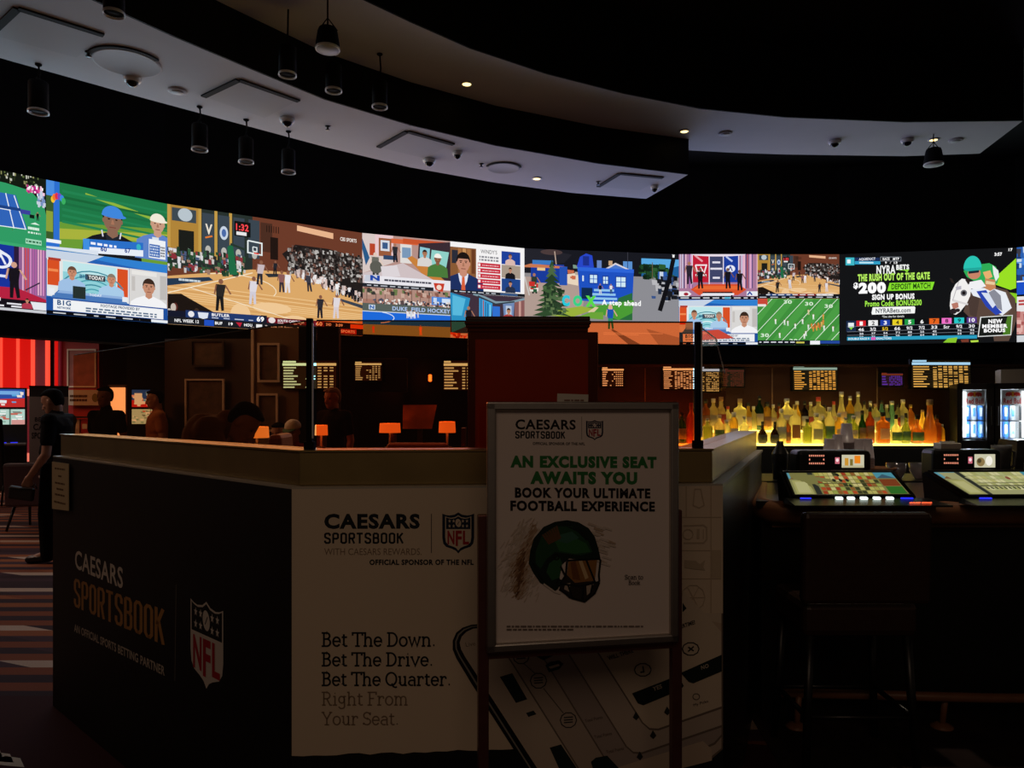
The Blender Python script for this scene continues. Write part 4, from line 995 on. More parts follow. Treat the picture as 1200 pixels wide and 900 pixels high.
c.rect(0, .9, 1, 1, '#16181f'); c.rect(.12, .89, .42, .94, '#28467c'); c.rect(.44, .89, .7, .94, '#8a2430'); c.rect(.72, .89, .92, .94, '#d0c8c8'); dashes(c, .1, .9, .9, .93, 1, '#f0f0f0', rn, .6, 12); dashes(c, .02, .955, .98, .985, 1, '#c8d0dc', rn, .5, 10); show(c)
c = feed(5, 0, .5, .49, 1, 'LED screen repeating the two hosts, behind the right glass edge')
talkshow(c); c.poly([(.25, .70), (.5, .66), (.7, .85), (.25, .9)], '#c84838'); c.rect(.3, .72, .36, .76, '#e87a5a'); show(c)
c = feed(5, .49, .49, 1, 1, 'LED screen of an American football game on bright green turf')
c.rect(0, 0, 1, 1, '#3f8f3c')
for i in range(8): c.poly([(-.3 + i * .22, 1), (-.19 + i * .22, 1), (.25 + i * .22, 0), (.14 + i * .22, 0)], '#4a9c44')
for i in range(9): c.line([(-.55 + i * .2, 1), (-.02 + i * .2, 0)], .012, '#e4f0e0')
for u, v in ((.08, .78), (.43, .9), (.36, .06), (.62, .1), (.86, .15)): c.text('30', u - .04, v - .03, u + .06, v + .05, '#d8ecd4', .03)
for u, v, cl in ((.22, .5, '#e8f0e8'), (.33, .52, '#e8f0e8'), (.37, .54, '#dfe8df'), (.46, .6, '#e8f0e8'), (.55, .5, '#f0f4ee'), (.27, .8, '#f0f4ee'), (.57, .82, '#f0f4ee'), (.59, .76, '#e8f0e8'), (.62, .62, '#dfe8df'), (.66, .6, '#d88a3a'), (.68, .66, '#d88a3a'), (.7, .6, '#b85a30'), (.72, .64, '#e8a04a'), (.74, .58, '#d88a3a'), (.76, .62, '#b85a30'), (.78, .56, '#e0b060'), (.8, .52, '#d88a3a'), (.81, .64, '#e8f0e8'), (.68, .4, '#f0f4ee'), (.62, .3, '#e0d0a0'), (.92, .66, '#f0f4ee'), (.8, .4, '#d8a04a')): fig(c, u, v + .05, .13, cl, cl, '#8a5a40')
c.rect(.0, .0, .12, .14, '#c84838'); c.rect(.0, .12, .1, .17, '#e8e4e0')
c.rect(0, .9, 1, 1, '#10121a'); dashes(c, .02, .92, .5, .96, 1, '#d8dce4', rn, .5, 9); c.rect(.47, .93, .57, .965, '#c8c050'); c.rect(.64, .91, .76, .99, '#f0f2f6'); c.rect(.76, .91, 1, .97, '#24489c'); show(c)
# --- race betting advert
c = feed(6, 0, 0, 1, 1, 'large black LED advert with white and green lettering and a racehorse with jockey')
c.rect(0, 0, 1, 1, '#121315')
def Q(x, y):    # crop coordinates (5.4545 per pixel) of the advert to its own plane
    return ((x - 20) / 1130, (y - (158 - (x - 20) * .042)) / (562 + (x - 20) * .0425))
def qt(t, x0, y0, x1, y1, col, bold=.03):
    a, b = Q(x0, y0), Q(x1, y1); c.text(t, a[0], a[1], b[0], b[1], col, bold)
def qr(x0, y0, x1, y1, col): c.poly([Q(x0, y0), Q(x1, y0), Q(x1, y1), Q(x0, y1)], col)
def qp(pts, col): c.poly([Q(*p) for p in pts], col)
qr(62, 178, 120, 226, '#3fb8c8'); qr(72, 190, 95, 214, '#e8f4f8'); qr(122, 178, 285, 200, '#1c2f5a'); qr(122, 200, 290, 220, '#2f9fc8'); qt('AQUEDUCT', 150, 181, 258, 195, '#f4f8fc', .02); qr(152, 204, 245, 214, '#bfe4f2')
qr(290, 172, 425, 200, '#8a9098'); qr(293, 175, 422, 197, '#15171a'); qt('RACE', 305, 178, 350, 193, '#f4f4f4'); qt('MTP', 372, 178, 412, 193, '#f4f4f4'); qt('9', 320, 202, 332, 216, '#ffffff'); qt('/', 352, 202, 360, 216, '#ffffff', 0); qt('13', 378, 202, 400, 216, '#ffffff')
qt('NYRA', 265, 228, 388, 278, '#f4f6f4', .03); qt('BETS', 393, 222, 476, 252, '#f4f6f4', .05); qp([(393, 256), (478, 250), (462, 272), (448, 258)], '#8ad838')
qt('THE RUSH OUT OF THE GATE', 142, 282, 608, 314, '#b8f060', .05)
qt('$', 114, 334, 144, 374, '#ffffff', .06); qt('200', 148, 334, 326, 400, '#ffffff', .07)
qp([(350, 336), (638, 330), (622, 380), (336, 386)], '#86e02c'); qt('DEPOSIT MATCH', 362, 342, 612, 372, '#1a3c10', .025)
qt('SIGN UP BONUS', 236, 408, 510, 438, '#ffffff', .05); qt('Promo Code: BONUS200', 190, 448, 556, 478, '#a4ee4c', .03)
qp([(240, 488), (510, 484), (516, 492), (512, 528), (236, 534), (232, 524)], '#f6f8f6'); qt('NYRABets.com', 260, 496, 486, 522, '#3a4048', .02); qt('*See site for details', 302, 540, 444, 552, '#d8dcd8', .02)
# horse and jockey
qp([(1030, 290), (1145, 180), (1145, 372), (1110, 384), (1020, 350)], '#9ae024'); qp([(1100, 400), (1150, 408), (1150, 470), (1090, 440)], '#86cc20')
qp([(820, 520), (850, 420), (900, 372), (1000, 360), (1090, 384), (1140, 440), (1150, 560), (1130, 640), (1100, 712), (1010, 712), (1000, 640), (900, 600), (860, 560)], '#5a463c'); qp([(850, 440), (890, 400), (920, 440), (900, 560), (860, 540)], '#4a3a34')
qp([(1040, 384), (1090, 400), (1120, 500), (1080, 560), (1020, 520)], '#6a564a')
qp([(742, 400), (770, 345), (810, 310), (850, 318), (870, 360), (862, 420), (840, 470), (800, 520), (772, 540), (742, 532), (734, 480)], '#f2f0ee')
qp([(732, 305), (750, 312), (764, 340), (745, 335)], '#2a2220'); qp([(830, 318), (850, 300), (866, 330), (850, 350)], '#2a2220'); c.ell(*Q(822, 402), .018, .035, '#6a6a70'); c.ell(*Q(822, 402), .010, .02, '#181416'); qp([(744, 470), (785, 458), (790, 492), (756, 508)], '#b87868'); c.ell(*Q(756, 518), .02, .03, '#2a2024'); c.ell(*Q(783, 512), .014, .02, '#2a2024')
qp([(750, 440), (850, 470), (846, 480), (750, 455)], '#d8d4d4'); c.line([Q(790, 330), Q(752, 450)], .008, '#b8b4b8'); qp([(770, 364), (806, 356), (806, 378), (776, 384)], '#b8b4c0')
qp([(858, 380), (920, 370), (1000, 372), (1080, 400), (1118, 500), (1060, 548), (1000, 520), (940, 440), (880, 420)], '#e8ecf4'); qp([(900, 392), (960, 384), (1030, 500), (1060, 530), (1020, 545), (960, 490)], '#2a44b0'); qp([(930, 400), (975, 404), (1030, 470), (1000, 500)], '#d8e0f0'); qp([(975, 400), (1010, 380), (1050, 420), (1060, 520), (1030, 500)], '#8a8c98')
qp([(920, 220), (980, 212), (1020, 235), (1042, 285), (1030, 340), (990, 372), (930, 340), (880, 322), (840, 300), (820, 262)], '#2fae58'); qp([(1000, 225), (1036, 260), (1040, 300), (1020, 330), (1005, 280)], '#e8f0ec'); qp([(940, 270), (985, 258), (1000, 300), (960, 318)], '#e8b070'); qp([(955, 310), (1015, 318), (1020, 372), (985, 390), (950, 372)], '#c8865a'); qp([(960, 324), (1016, 335), (1012, 352), (958, 345)], '#e8cca0')
qp([(858, 332), (930, 318), (960, 360), (900, 380), (855, 372)], '#f0f0f4')
c.ell(*Q(886, 278), .036, .062, '#c88468'); qp([(850, 262), (918, 252), (915, 272), (852, 280)], '#1c2a34'); 
c.poly(arc(*Q(876, 246), .05, .135, 180, 360, 14), '#2ac4b4'); qp([(820, 246), (932, 238), (930, 256), (850, 264), (822, 256)], '#22a89c')
# odds table
qr(66, 570, 905, 694, '#0c0e14'); qr(66, 572, 130, 640, '#1c2c4a'); qr(78, 584, 116, 612, '#e8f0f4'); qp([(84, 612), (112, 610), (98, 628)], '#8ad838')
for i, (bg, fg) in enumerate((('#d8202c', '#ffffff'), ('#f0f0f0', '#303030'), ('#2040a8', '#ffffff'), ('#e8d024', '#303010'), ('#1f9a44', '#ffffff'), ('#101010', '#ffffff'), ('#e8641e', '#402010'), ('#f070c8', '#502040'), ('#28c8c8', '#104040'), ('#5a3a8a', '#ffffff'))):
    x = 132 + i * 78.5; y = 571 - i * 1.5
    qr(x, y, x + 62, y + 36, bg); qt(str(i + 1), x + (22 if i < 9 else 14), y + 6, x + (42 if i < 9 else 50), y + 30, fg, .03)
    qt(('46', '3/2', '5/2', '66', '9/2', '7/2', '33', 'Scr', '9/2', '30')[i], x + 12, y + 46, x + 50, y + 66, '#f0f0f4' if i != 2 else '#f0c828', .03)
    if i != 7:
        for j in (0, 1): qt(str(20 + (i * 17 + j * 39) % 80), x + 20, y + 76 + 20 * j, x + 46, y + 88 + 20 * j, '#e0e4ea', .03)
for y in (608, 640, 662): c.line([Q(70, y), Q(905, y - 12)], .004, '#7a808a')
qr(70, 672, 902, 694, '#2a9cc0'); qt('DOUBLE RACE 9', 78, 678, 215, 690, '#f4f8fa', .02); qr(228, 676, 256, 692, '#e858b8'); qt('EXACTORS', 262, 678, 360, 690, '#f4f8fa', .02)
qp([(922, 556), (1122, 546), (1112, 676), (906, 684)], '#e8ecea'); qp([(928, 561), (1116, 551), (1107, 671), (912, 679)], '#1a1d1a'); qp([(1090, 553), (1116, 551), (1107, 671), (1060, 674)], '#4a7a24')
qt('NEW', 972, 572, 1058, 598, '#ffffff', .05); qt('MEMBER', 934, 604, 1090, 628, '#ffffff', .05); qt('BONUS', 944, 632, 1076, 656, '#ffffff', .05)
qp([(720, 690), (780, 684), (770, 718), (690, 716)], '#8ac82c'); qp([(860, 706), (910, 704), (910, 716), (865, 718)], '#b8e048'); qp([(800, 700), (850, 696), (850, 716), (806, 716)], '#7a3a2a')
qt('17', 1096, 118, 1120, 136, '#ffffff', .04); qt('3:57', 1010, 146, 1056, 166, '#ffffff', .05)
show(c)
c = feed(7, 0, 0, 1, 1, 'LED screen at the far end, a sliver of blue sport and a pink studio')
c.rect(0, 0, 1, .36, '#2a5fb0'); c.speckle(0, .02, .4, .34, 60, .03, .03, ['#4a8ae0', '#183a7a', '#c8d8e8', '#3a3a48'], rn); c.rect(0, .36, 1, .5, '#1c50c8'); c.rect(0, .355, 1, .37, '#e8eef4'); c.rect(0, .52, 1, .68, '#e8e4e4'); dashes(c, .02, .55, .6, .62, 2, '#b83a3a', rn); c.rect(0, .68, 1, .92, '#c88a84'); c.speckle(0, .7, .4, .9, 50, .03, .03, ['#a85a58', '#e0b0a8', '#5a3030'], rn); c.rect(0, .93, 1, 1, '#d0d4d8')
show(c)
# ------------------------------------------------------------------ booth with the printed wrap
CT = 1.267; BT = 1.37
pL, pA, pB, pR = Vector((-2.319, 3.75)), Vector((-.661, 2.228)), Vector((.662, 2.33)), Vector((1.456, 4.31))
def inset_line(pts, t):
    """Offset an open plan polyline to its left by t with mitred corners."""
    out = []
    for i, p in enumerate(pts):
        ns = []
        if i > 0: v = (p - pts[i - 1]).normalized(); ns.append(Vector((-v.y, v.x)))
        if i < len(pts) - 1: v = (pts[i + 1] - p).normalized(); ns.append(Vector((-v.y, v.x)))
        n = sum(ns, Vector((0, 0))) / len(ns); k = 1 / max(.3, n.dot(ns[0])) if n.length else 1
        out.append(p + n * t * k)
    return out
BP = [pL, pA, pB, pR]
booth = thing('betting_booth', 'wide angled booth counter wrapped in black and cream printed panels', 'counter', (0, 2.6, 0))
def at(b, mb): 
    mb.v = [(v[0] - b.location.x, v[1] - b.location.y, v[2] - b.location.z) for v in mb.v]; return mb
inn = inset_line(BP, .16); i1 = inset_line(BP, .006)
at(booth, MB().band(i1, inn, .0, CT - .012)).build('body', MATS['laminate_black'], booth)
at(booth, MB().band(BP, inset_line(BP, .2), CT - .012, CT)).build('ledge', MATS['ledge_cream'], booth)
at(booth, MB().band(inset_line(BP, .035), inset_line(BP, .15), CT, BT)).build('brass_band', MATS['brass'], booth, bevel=.004)
at(booth, MB().band(inset_line(BP, .03), inset_line(BP, .155), BT, BT + .006)).build('band_cap', MATS['brass'], booth)
def wall_canvas(p, q, z0, z1, holder=None, out=.0, step=6e-5):
    U = Vector((q.x - p.x, q.y - p.y, 0)); V = Vector((0, 0, z0 - z1)); N = -U.cross(V).normalized()
    O = Vector((p.x, p.y, z1)) + N * out
    c = Canvas(O, U, V, N, step=step); c.W = O; return c
def relocate(c, o):
    l = o.location; c.v = [(a - l.x, b - l.y, d - l.z) for a, b, d in c.v]
# left face: black wrap
c = wall_canvas(pL, pA, 0.0, CT - .006)
c.rect(0, 0, 1, 1, (.005, .0058, .0055))
W_, G_ = '#e8e0d2', '#c08c4c'
c.ptext('CAESARS', (88, 644), (144, 665.5), (88, 666), W_, .02)
c.psport('SPORTSBOOK', (87, 677), (192, 714), (87, 711), G_, 3.1)
c.ptext('AN OFFICIAL SPORTS BETTING PARTNER', (87, 731), (193, 781), (87, 740), '#c8bfae', .02)
c.pline([(206.5, 685), (205, 798)], .8, '#6a6a62')
g = c.pquad((221.5, 693), (264, 709), (221.5, 800)); shield(c, g, '#e0d8cc', '#141a1c', '#b8202c', '#141414')
relocate(c, booth); c.build('printed_wrap', PRINT, booth)
# front face: cream wrap with lettering, phone and app cards
c = wall_canvas(pA, pB, 0.0, CT - .006)
CR = '#e2cfb4'; INK = '#141a22'; BRN = '#8a745c'
c.rect(0, 0, 1, 1, (.010, .010, .010))
u_, v_ = c.px(344, 885); c.rect(0, 0, 1, v_, CR)
rz = random.Random(3)
c.poly([(0, v_ - .002)] + [(i / 40, v_ + .006 * rz.random()) for i in range(41)] + [(1, v_ - .002)], CR)
c.ptext('CAESARS', (380, 602), (492, 602), (380, 620), INK, .045)
c.psport('SPORTSBOOK', (380, 624.5), (472.5, 624.5), (380, 637), INK, 2.3)
c.ptext('WITH CAESARS REWARDS.', (380, 642.5), (494, 642.5), (380, 650.5), BRN, 0)
c.pline([(505.6, 602), (505.6, 648)], .8, INK)
g = c.pquad((520, 602), (554, 602), (520, 647)); shield(c, g, '#e2cfb4', '#15243c', '#b02028', '#15243c')
c.ptext('OFFICIAL SPONSOR OF THE NFL', (433, 655.5), (555, 655.5), (433, 662), INK, .04)
for s_, x1, y0, col, y1 in (('Bet The Down.', 511, 741.5, INK, 757), ('Bet The Drive.', 508, 765, INK, 780), ('Bet The Quarter.', 529, 788, INK, 803), ('Right From', 479, 811, BRN, 827 - 1), ('Your Seat.', 468, 834.5, BRN, 849)):
    c.pslab(s_, (377, y0), (x1, y0), (377, y1), col, .13 if col == INK else .10)
# pale icon tiles on the right strip
LN = '#c4b196'
for y in (606, 645, 678, 727): c.pline([(798, y), (845, y)], 1, LN)
c.pline([(804, 568), (804, 606)], 1, LN); c.pline([(833, 568), (833, 727)], 1, LN); c.ppoly([(834, 645), (845, 645), (845, 678), (834, 678)], '#cbb89c')
c.pline([(812, 592), (814, 573), (821, 573), (825, 592), (819, 595), (812, 592)], 1.2, LN)
c.pline([(801, 616), (824, 615), (828, 618), (828, 632), (824, 636), (801, 636)], 1.6, LN); c.pline(arc(806, 626, 6, 6, 0, 360), 1.2, LN); c.pline([(818, 620), (818, 631)], 3, LN); c.pline([(824, 620), (824, 631)], 1, LN)
c.ppoly([(802, 656), (815, 657), (820, 661), (826, 656), (824, 664), (826, 668), (815, 667), (802, 665)], LN)
c.pline(arc(812, 700, 14, 15, 0, 360), 1, LN)
for a in range(0, 360, 60): c.pline([(812, 700), (812 + 13 * math.cos(R(a)), 700 + 14 * math.sin(R(a)))], .8, LN)
def k7(x, y): return (520 + x / 3.4286, 660 + y / 3.4286)
def kp(pts, col): c.ppoly([k7(*p) for p in pts], col)
# phone body
out = [(210, 238), (110, 246), (75, 258), (50, 278), (36, 310), (36, 345), (50, 380), (110, 480), (330, 823), (420, 960), (900, 960), (900, 238)]
kp(out, '#15171c'); kp([(210, 244), (112, 252), (80, 264), (57, 284), (46, 312), (47, 342), (62, 375), (122, 474), (345, 823), (432, 960), (900, 960), (900, 244)], '#8e8a80')
kp([(210, 247), (114, 255), (84, 268), (62, 288), (52, 314), (53, 342), (67, 372), (128, 470), (352, 823), (440, 960), (900, 960), (900, 247)], '#101216')
kp([(220, 252), (118, 262), (92, 274), (72, 294), (64, 318), (70, 345), (86, 375), (400, 860), (460, 960), (900, 960), (900, 252)], '#cbbaa6')
def rcard(off, col, edge):
    """one rounded app card of the fanned stack, shifted along the fan"""
    x, y = off
    pts = [(190 + x, 340 + y), (610 + x, 823 + y - 60), (640 + x, 800 + y), (680 + x, 812 + y), (760 + x, 800 + y), (1115, 700 + y * .9), (1115, 120), (560 + x, 120)]
    kp([(p[0] - 5, p[1] + 5) for p in pts], edge); kp(pts, col)
c.ptext('Live', k7(86, 318), k7(125, 312), k7(90, 335), '#7a6a58', .0)
kp([(225, 455), (275, 440), (335, 545), (290, 560)], '#1c2a2a'); kp([(330, 600), (360, 590), (372, 605), (340, 616)], '#1c2a2a')
# fan of cards, farthest first
for (x0, y0, x1, y1, xb, yb, col) in ((205, 345, 560, 860, 1075, 745, '#b9a898'), (345, 345, 690, 860, 1085, 690, '#a99a90'), (455, 345, 735, 745, 1115, 620, '#c2b2a2'), (575, 345, 800, 650, 1115, 545, '#d9c8b0')):
    kp([(x0 - 6, y0 - 60), (x1 - 6, y1 - 10), (x1 + 25, y1 + 18), (x1 + 62, y1 + 20), (xb + 4, yb + 36), (1120, yb), (1120, 200), (x0 + 60, 200)], '#76685c')
    kp([(x0, y0 - 62), (x1, y1 - 12), (x1 + 26, y1 + 10), (x1 + 60, y1 + 12), (xb, yb + 28), (1114, yb - 4), (1114, 200), (x0 + 60, 200)], col)
kp([(945, 200), (960, 108), (1112, 268), (1114, 420), (950, 445)], '#dccbb2'); kp([(1075, 232), (1114, 240), (1114, 275)], '#cbb59c')
kp([(958, 157), (974, 180), (958, 196)], '#1c2a2a')
kp([(1075, 745), (1076, 790), (1040, 800), (800, 860), (800, 960), (520, 960), (560, 860), (1040, 712)], '#c8b49e')
for x, y in ((310, 372), (380, 470), (500, 628)):
    c.pline(arc(*k7(x, y), 9.5, 9, 0, 360), 1.2, '#3a3a3a')
    for j in (-1, 0, 1): c.pline([k7(x - 18, y + 10 * j), k7(x + 18, y + 10 * j - 3)], 1.4, '#3a3a3a')
c.pline([k7(320, 400), k7(365, 440)], .9, '#5a544c'); c.pline([k7(400, 500), k7(480, 600)], .9, '#5a544c')
kp([(350, 362), (430, 350), (452, 362), (400, 388)], '#1c2a2a'); kp([(408, 408), (425, 395), (462, 388), (480, 402), (462, 424), (422, 436)], '#1c2a2a'); kp([(420, 414), (460, 402), (466, 410), (428, 422)], '#cdb9a8')
kp([(425, 738), (470, 725), (560, 860), (480, 860)], '#1c2a2a'); kp([(590, 795), (610, 778), (655, 770), (740, 860), (610, 860)], '#1c2a2a')
for s_, x, y in (('Total Points', 565, 625), ('Total Points', 602, 690), ('Total Points', 650, 750)): c.ptext(s_, k7(x, y), k7(x + 70, y - 16), k7(x + 3, y + 12), '#6a5c50', .0)
c.ptext('WILL THERE', k7(655, 372), k7(755, 340), k7(662, 388), '#3a342e', .03); c.ptext('OVERTIME?', k7(925, 252), k7(1005, 226), k7(930, 268), '#3a342e', .03)
for x, y, k in ((798, 426, 0), (990, 342, 1)):
    c.pline(arc(*k7(x, y), 9.8, 7.6, 0, 360), 1.2, '#2a2a28')
    if k: c.pline([k7(x - 10, y - 8), k7(x + 12, y + 8)], 1.6, '#2a2a28'); c.pline([k7(x + 12, y - 10), k7(x - 10, y + 10)], 1.6, '#2a2a28')
    else: c.pline([k7(x, y - 15), k7(x + 4, y + 8), k7(x - 10, y + 10)], 1.6, '#2a2a28')
kp([(755, 520), (940, 448), (962, 490), (950, 506), (800, 568), (778, 560)], '#14201e'); kp([(950, 438), (1114, 365), (1114, 432), (1000, 480), (982, 474)], '#14201e')
c.ptext('YES', k7(836, 495), k7(872, 482), k7(840, 512), '#b8ac98', .03); c.ptext('NO', k7(1030, 410), k7(1060, 400), k7(1033, 426), '#b8ac98', .03)
for x, y in ((770, 610), (895, 590), (838, 685), (785, 770)): kp([(x, y - 18), (x + 14, y + 4), (x + 2, y + 18), (x - 12, y + 6)], '#2a2a26')
c.pline(arc(*k7(1012, 533), 4, 3.6, 0, 360), .8, '#5a5044'); c.ptext('My Picks', k7(1000, 562), k7(1058, 545), k7(1003, 575), '#4a4238', .0)
relocate(c, booth); c.build('printed_wrap', PRINT, booth)
# right face stays black laminate
# cream notice at the far left end
nt = thing('paper_notice', 'yellowed paper notice taped to the far left end of the booth', 'notice', (0, 0, 0))
c = wall_canvas(pL, pA, 0.0, CT - .006, out=.008, step=2e-4)
q = [c.px(*p) for p in ((62, 541), (81, 543.5), (81, 598.5), (62, 596))]
O_ = c.pos(*q[0]); nt.location = O_
N3 = c.N.copy()
pts = [c.pos(*a) - O_ for a in q]
MB().add([p for p in pts] + [p + N3 * .004 for p in pts], [(3, 2, 1, 0), (4, 5, 6, 7), (0, 1, 5, 4), (1, 2, 6, 5), (2, 3, 7, 6), (3, 0, 4, 7)]).build('sheet', MATS['paper_yellow'], nt)
c2 = Canvas(pts[0] + N3 * .004, pts[1] - pts[0], pts[3] - pts[0], N3, step=2e-4)
for v, ws in ((.1, (.18, .82)), (.25, (.4, .6)), (.4, (.2, .8)), (.52, (.3, .72)), (.64, (.2, .8)), (.80, (.15, .85))):
    dashes(c2, ws[0], v, ws[1], v + .06, 1, '#7a5a30', rz, .85, 4)
c2.build('lettering', PRINT, nt)

# ------------------------------------------------------------------ tinted glass on the booth
def pane(name, label, p, q, zt0, zt1, material, t=.010, cut=None):
    n = (q - p).normalized(); nn = Vector((-n.y, n.x)) * t
    z0 = BT + .007
    prof = [(p, z0), (q, z0), (q, zt1), (p, zt0)]
    if cut: prof = [(p, z0), (q, z0), (q, cut[1]), (p + (q - p) * cut[0], zt1), (p, zt0)]
    m = (p + q) / 2
    vs = [(a.x - m.x, a.y - m.y, z) for a, z in prof] + [(a.x + nn.x - m.x, a.y + nn.y - m.y, z) for a, z in prof]
    k = len(prof); fs = [tuple(range(k)), tuple(range(2 * k - 1, k - 1, -1))] + [(i, i + k, (i + 1) % k + k, (i + 1) % k) for i in range(k)]
    t_ = thing(name, label, 'glass panel', (m.x, m.y, 0))
    MB().add(vs, fs).build('pane', MATS[material], t_)
    e = MB()
    for (a, za), (b, zb) in ([(prof[-1], prof[-2])] if not cut else [(prof[4], prof[3]), (prof[3], prof[2])]):
        e.tube([(a.x - m.x + nn.x / 2, a.y - m.y + nn.y / 2, za + .001), (b.x - m.x + nn.x / 2, b.y - m.y + nn.y / 2, zb + .001)], .0025, 6)
    e.build('polished_edge', MATS['glass_edge_light' if cut else 'glass_edge'], t_)
    return t_
gp = inset_line(BP, .085)
gL = gp[0] + (gp[1] - gp[0]) * .012
zf = EYE + (HY - 375.5) / F * gp[1].y
pane('glass_partition', 'tall dark tinted glass pane on the left wing of the booth', gL, gp[1] - (gp[1] - gL).normalized() * .02, zf, zf, 'tinted_glass_side')
pane('glass_partition', 'orange tinted glass pane along the front of the booth', gp[1] + (gp[2] - gp[1]).normalized() * .02, gp[2] - (gp[2] - gp[1]).normalized() * .015, zf, zf + .005, 'tinted_glass')
gr = gp[2] + (gp[3] - gp[2]) * .42
pane('glass_partition', 'clear glass pane with a clipped corner on the right wing of the booth', gp[2] + (gp[3] - gp[2]).normalized() * .02, gr, zf, zf, 'clear_tint_glass', cut=(.62, zf - .12))
for p_, lab in ((gp[1], 'black glass-joint post at the front left corner of the booth'), (gp[2], 'black glass-joint post at the front right corner of the booth')):
    t = thing('glass_post', lab, 'post', (p_.x, p_.y, BT + .006))
    MB().box((0, 0, (zf - BT) / 2), (.018, .018, zf - BT)).build('post', MATS['pendant_black'], t)
    MB().box((.011, -.006, (zf - BT) / 2 + .01), (.004, .006, zf - BT - .05)).build('glass_lip', MATS['rim_white'], t)  # painted white in place of the video wall's reflection in the edge
    MB().box((0, 0, .012), (.03, .03, .024)).build('foot', MATS['pendant_black'], t)

# ------------------------------------------------------------------ wooden podium behind the front glass
dP = 2.95
pod = thing('wooden_podium', 'red-brown wooden podium with moulded cap inside the booth', 'podium', (P(625, 0, dP).x, dP + .22, 0))
w = (701 - 548) / F * dP; x0 = P(548, 0, dP).x - pod.location.x; zt = EYE + (HY - 389) / F * dP
MB().box((x0 + w / 2, 0, zt / 2), (w, .44, zt)).build('body', MATS['podium_edge'], pod, bevel=.004)
MB().box((x0 + w / 2 - .005, -.222, zt / 2 + .0), (w - .07, .012, zt - .06)).build('front_panel', MATS['podium_wood'], pod, bevel=.003)
cap = MB(); cw = (694 - 543) / F * dP; cx = P(618.5, 0, dP).x - pod.location.x
for z0, z1, ex in ((0, .018, .0), (.018, .03, .012), (.03, .045, .02), (.045, .062, .014)):
    cap.box((cx, 0, zt + (z0 + z1) / 2), (cw - .03 + ex, .42 + ex * 2, z1 - z0), None, .004)
cap.build('moulded_cap', MATS['podium_edge'], pod)
k_ = P(671, 0, 1).x; ga, gb = gp[1], gp[2]; tt = (k_ * ga.y - ga.x) / ((gb.x - ga.x) - k_ * (gb.y - ga.y)); yq = ga.y + (gb.y - ga.y) * tt - .006
t = thing('paper_sheet', 'small white paper slip taped to the front glass just over the easel sign', 'paper', P(671, 470, yq))
MB().box((0, 0, .0), (.10, .003, .045), (0, R(2), R(4))).build('sheet', MATS['paper'], t)
c = Canvas(Vector((-.045, -.0055, .016)), Vector((.09, .005, 0)), Vector((0, 0, -.032)), Vector((0, -1, 0))); dashes(c, .2, .3, .9, .8, 2, '#8a6a5a', rz, .8, 4); c.build('lettering', PRINT, t)

# ------------------------------------------------------------------ floor-standing poster sign
sA, sB = P(570, 0, 1.95).xy, P(793, 0, 2.045).xy
n = (sB - sA).normalized(); sign_rot = math.atan2(n.y, n.x); W = (sB - sA).length; mid = (sA + sB) / 2
zb_, zt_ = EYE + (HY - 760) / F * 1.98, EYE + (HY - 471) / F * 1.995; H = zt_ - zb_
sign = thing('poster_stand', 'floor-standing metal sign with white football seat poster before the booth', 'sign', (mid.x, mid.y, 0), sign_rot)
MB().box((0, .006, zb_ + H / 2), (W - .02, .012, H - .02)).build('backing', MATS['metal_dark'], sign)
fr = MB(); fw = .024
fr.box((0, -.006, zt_ - fw / 2), (W, .024, fw), None, .005)
fr.build('frame_rail', MATS['frame_metal'], sign)
MB().box((0, -.006, zb_ + fw / 2), (W, .024, fw), None, .005).build('frame_rail', MATS['frame_metal'], sign)
for s in (-1, 1):
    MB().box((s * (W / 2 - fw / 2), -.006, zb_ + H / 2), (fw, .024, H - .002), None, .005).build('frame_rail', MATS['frame_metal'], sign)
    zp = EYE + (HY - 601) / F * 2.0
    MB().box((s * (W / 2 + .006), .022, zp / 2), (.028, .028, zp), None, .003).build('post', MATS['post_metal'], sign)
    MB().box((s * (W / 2 + .006), .0, .02), (.05, .42, .04), None, .008).build('foot', MATS['post_metal'], sign)
MB().box((0, .022, zb_ - .012), (W, .022, .022)).build('cross_bar', MATS['post_metal'], sign)
MB().box((0, .022, .10), (W, .022, .03)).build('cross_bar', MATS['post_metal'], sign)
ux = Vector((n.x, n.y, 0)); nx = Vector((n.y, -n.x, 0))
O = Vector((mid.x, mid.y, zt_ - fw + .004)) - ux * (W / 2 - fw + .004) + nx * .004
c = Canvas(O, ux * (W - 2 * fw + .008), Vector((0, 0, -(H - 2 * fw + .008))), nx, step=4e-5)
PW = '#e6d9d0'; GR = '#2f7a3a'; IK = '#14141a'
c.rect(0, 0, 1, 1, PW)
def k6(x, y): return (540 + x / 3, 460 + y / 3)
def tq(t, x0, y0, x1, y1, col, b=.0): c.ptext(t, k6(x0, y0), k6(x1, y0 + (x1 - x0) * .008), k6(x0, y1), col, b)
tq('CAESARS', 192, 94, 404, 130, IK, .03); c.psport('SPORTSBOOK', k6(192, 136), k6(366, 137.4), k6(192, 161), IK, 1.7); c.pline([k6(425, 85), k6(425, 166)], .6, '#8a8078')
g = c.pquad(k6(443, 99), k6(498, 99), k6(443, 166)); shield(c, g, PW, '#1a2238', '#a82430', '#1a2238')
tq('OFFICIAL SPONSOR OF THE NFL', 253, 174, 436, 184, '#3a3630', .03)
tq('AN EXCLUSIVE SEAT', 174, 221, 688, 264, GR, .065); tq('AWAITS YOU', 244, 276, 620, 322, GR, .065)
tq('BOOK YOUR ULTIMATE', 190, 333, 666, 370, IK, .048); tq('FOOTBALL EXPERIENCE', 174, 379, 682, 416, IK, .048)
def kq(pts, col): c.ppoly([k6(*p) for p in pts], col)
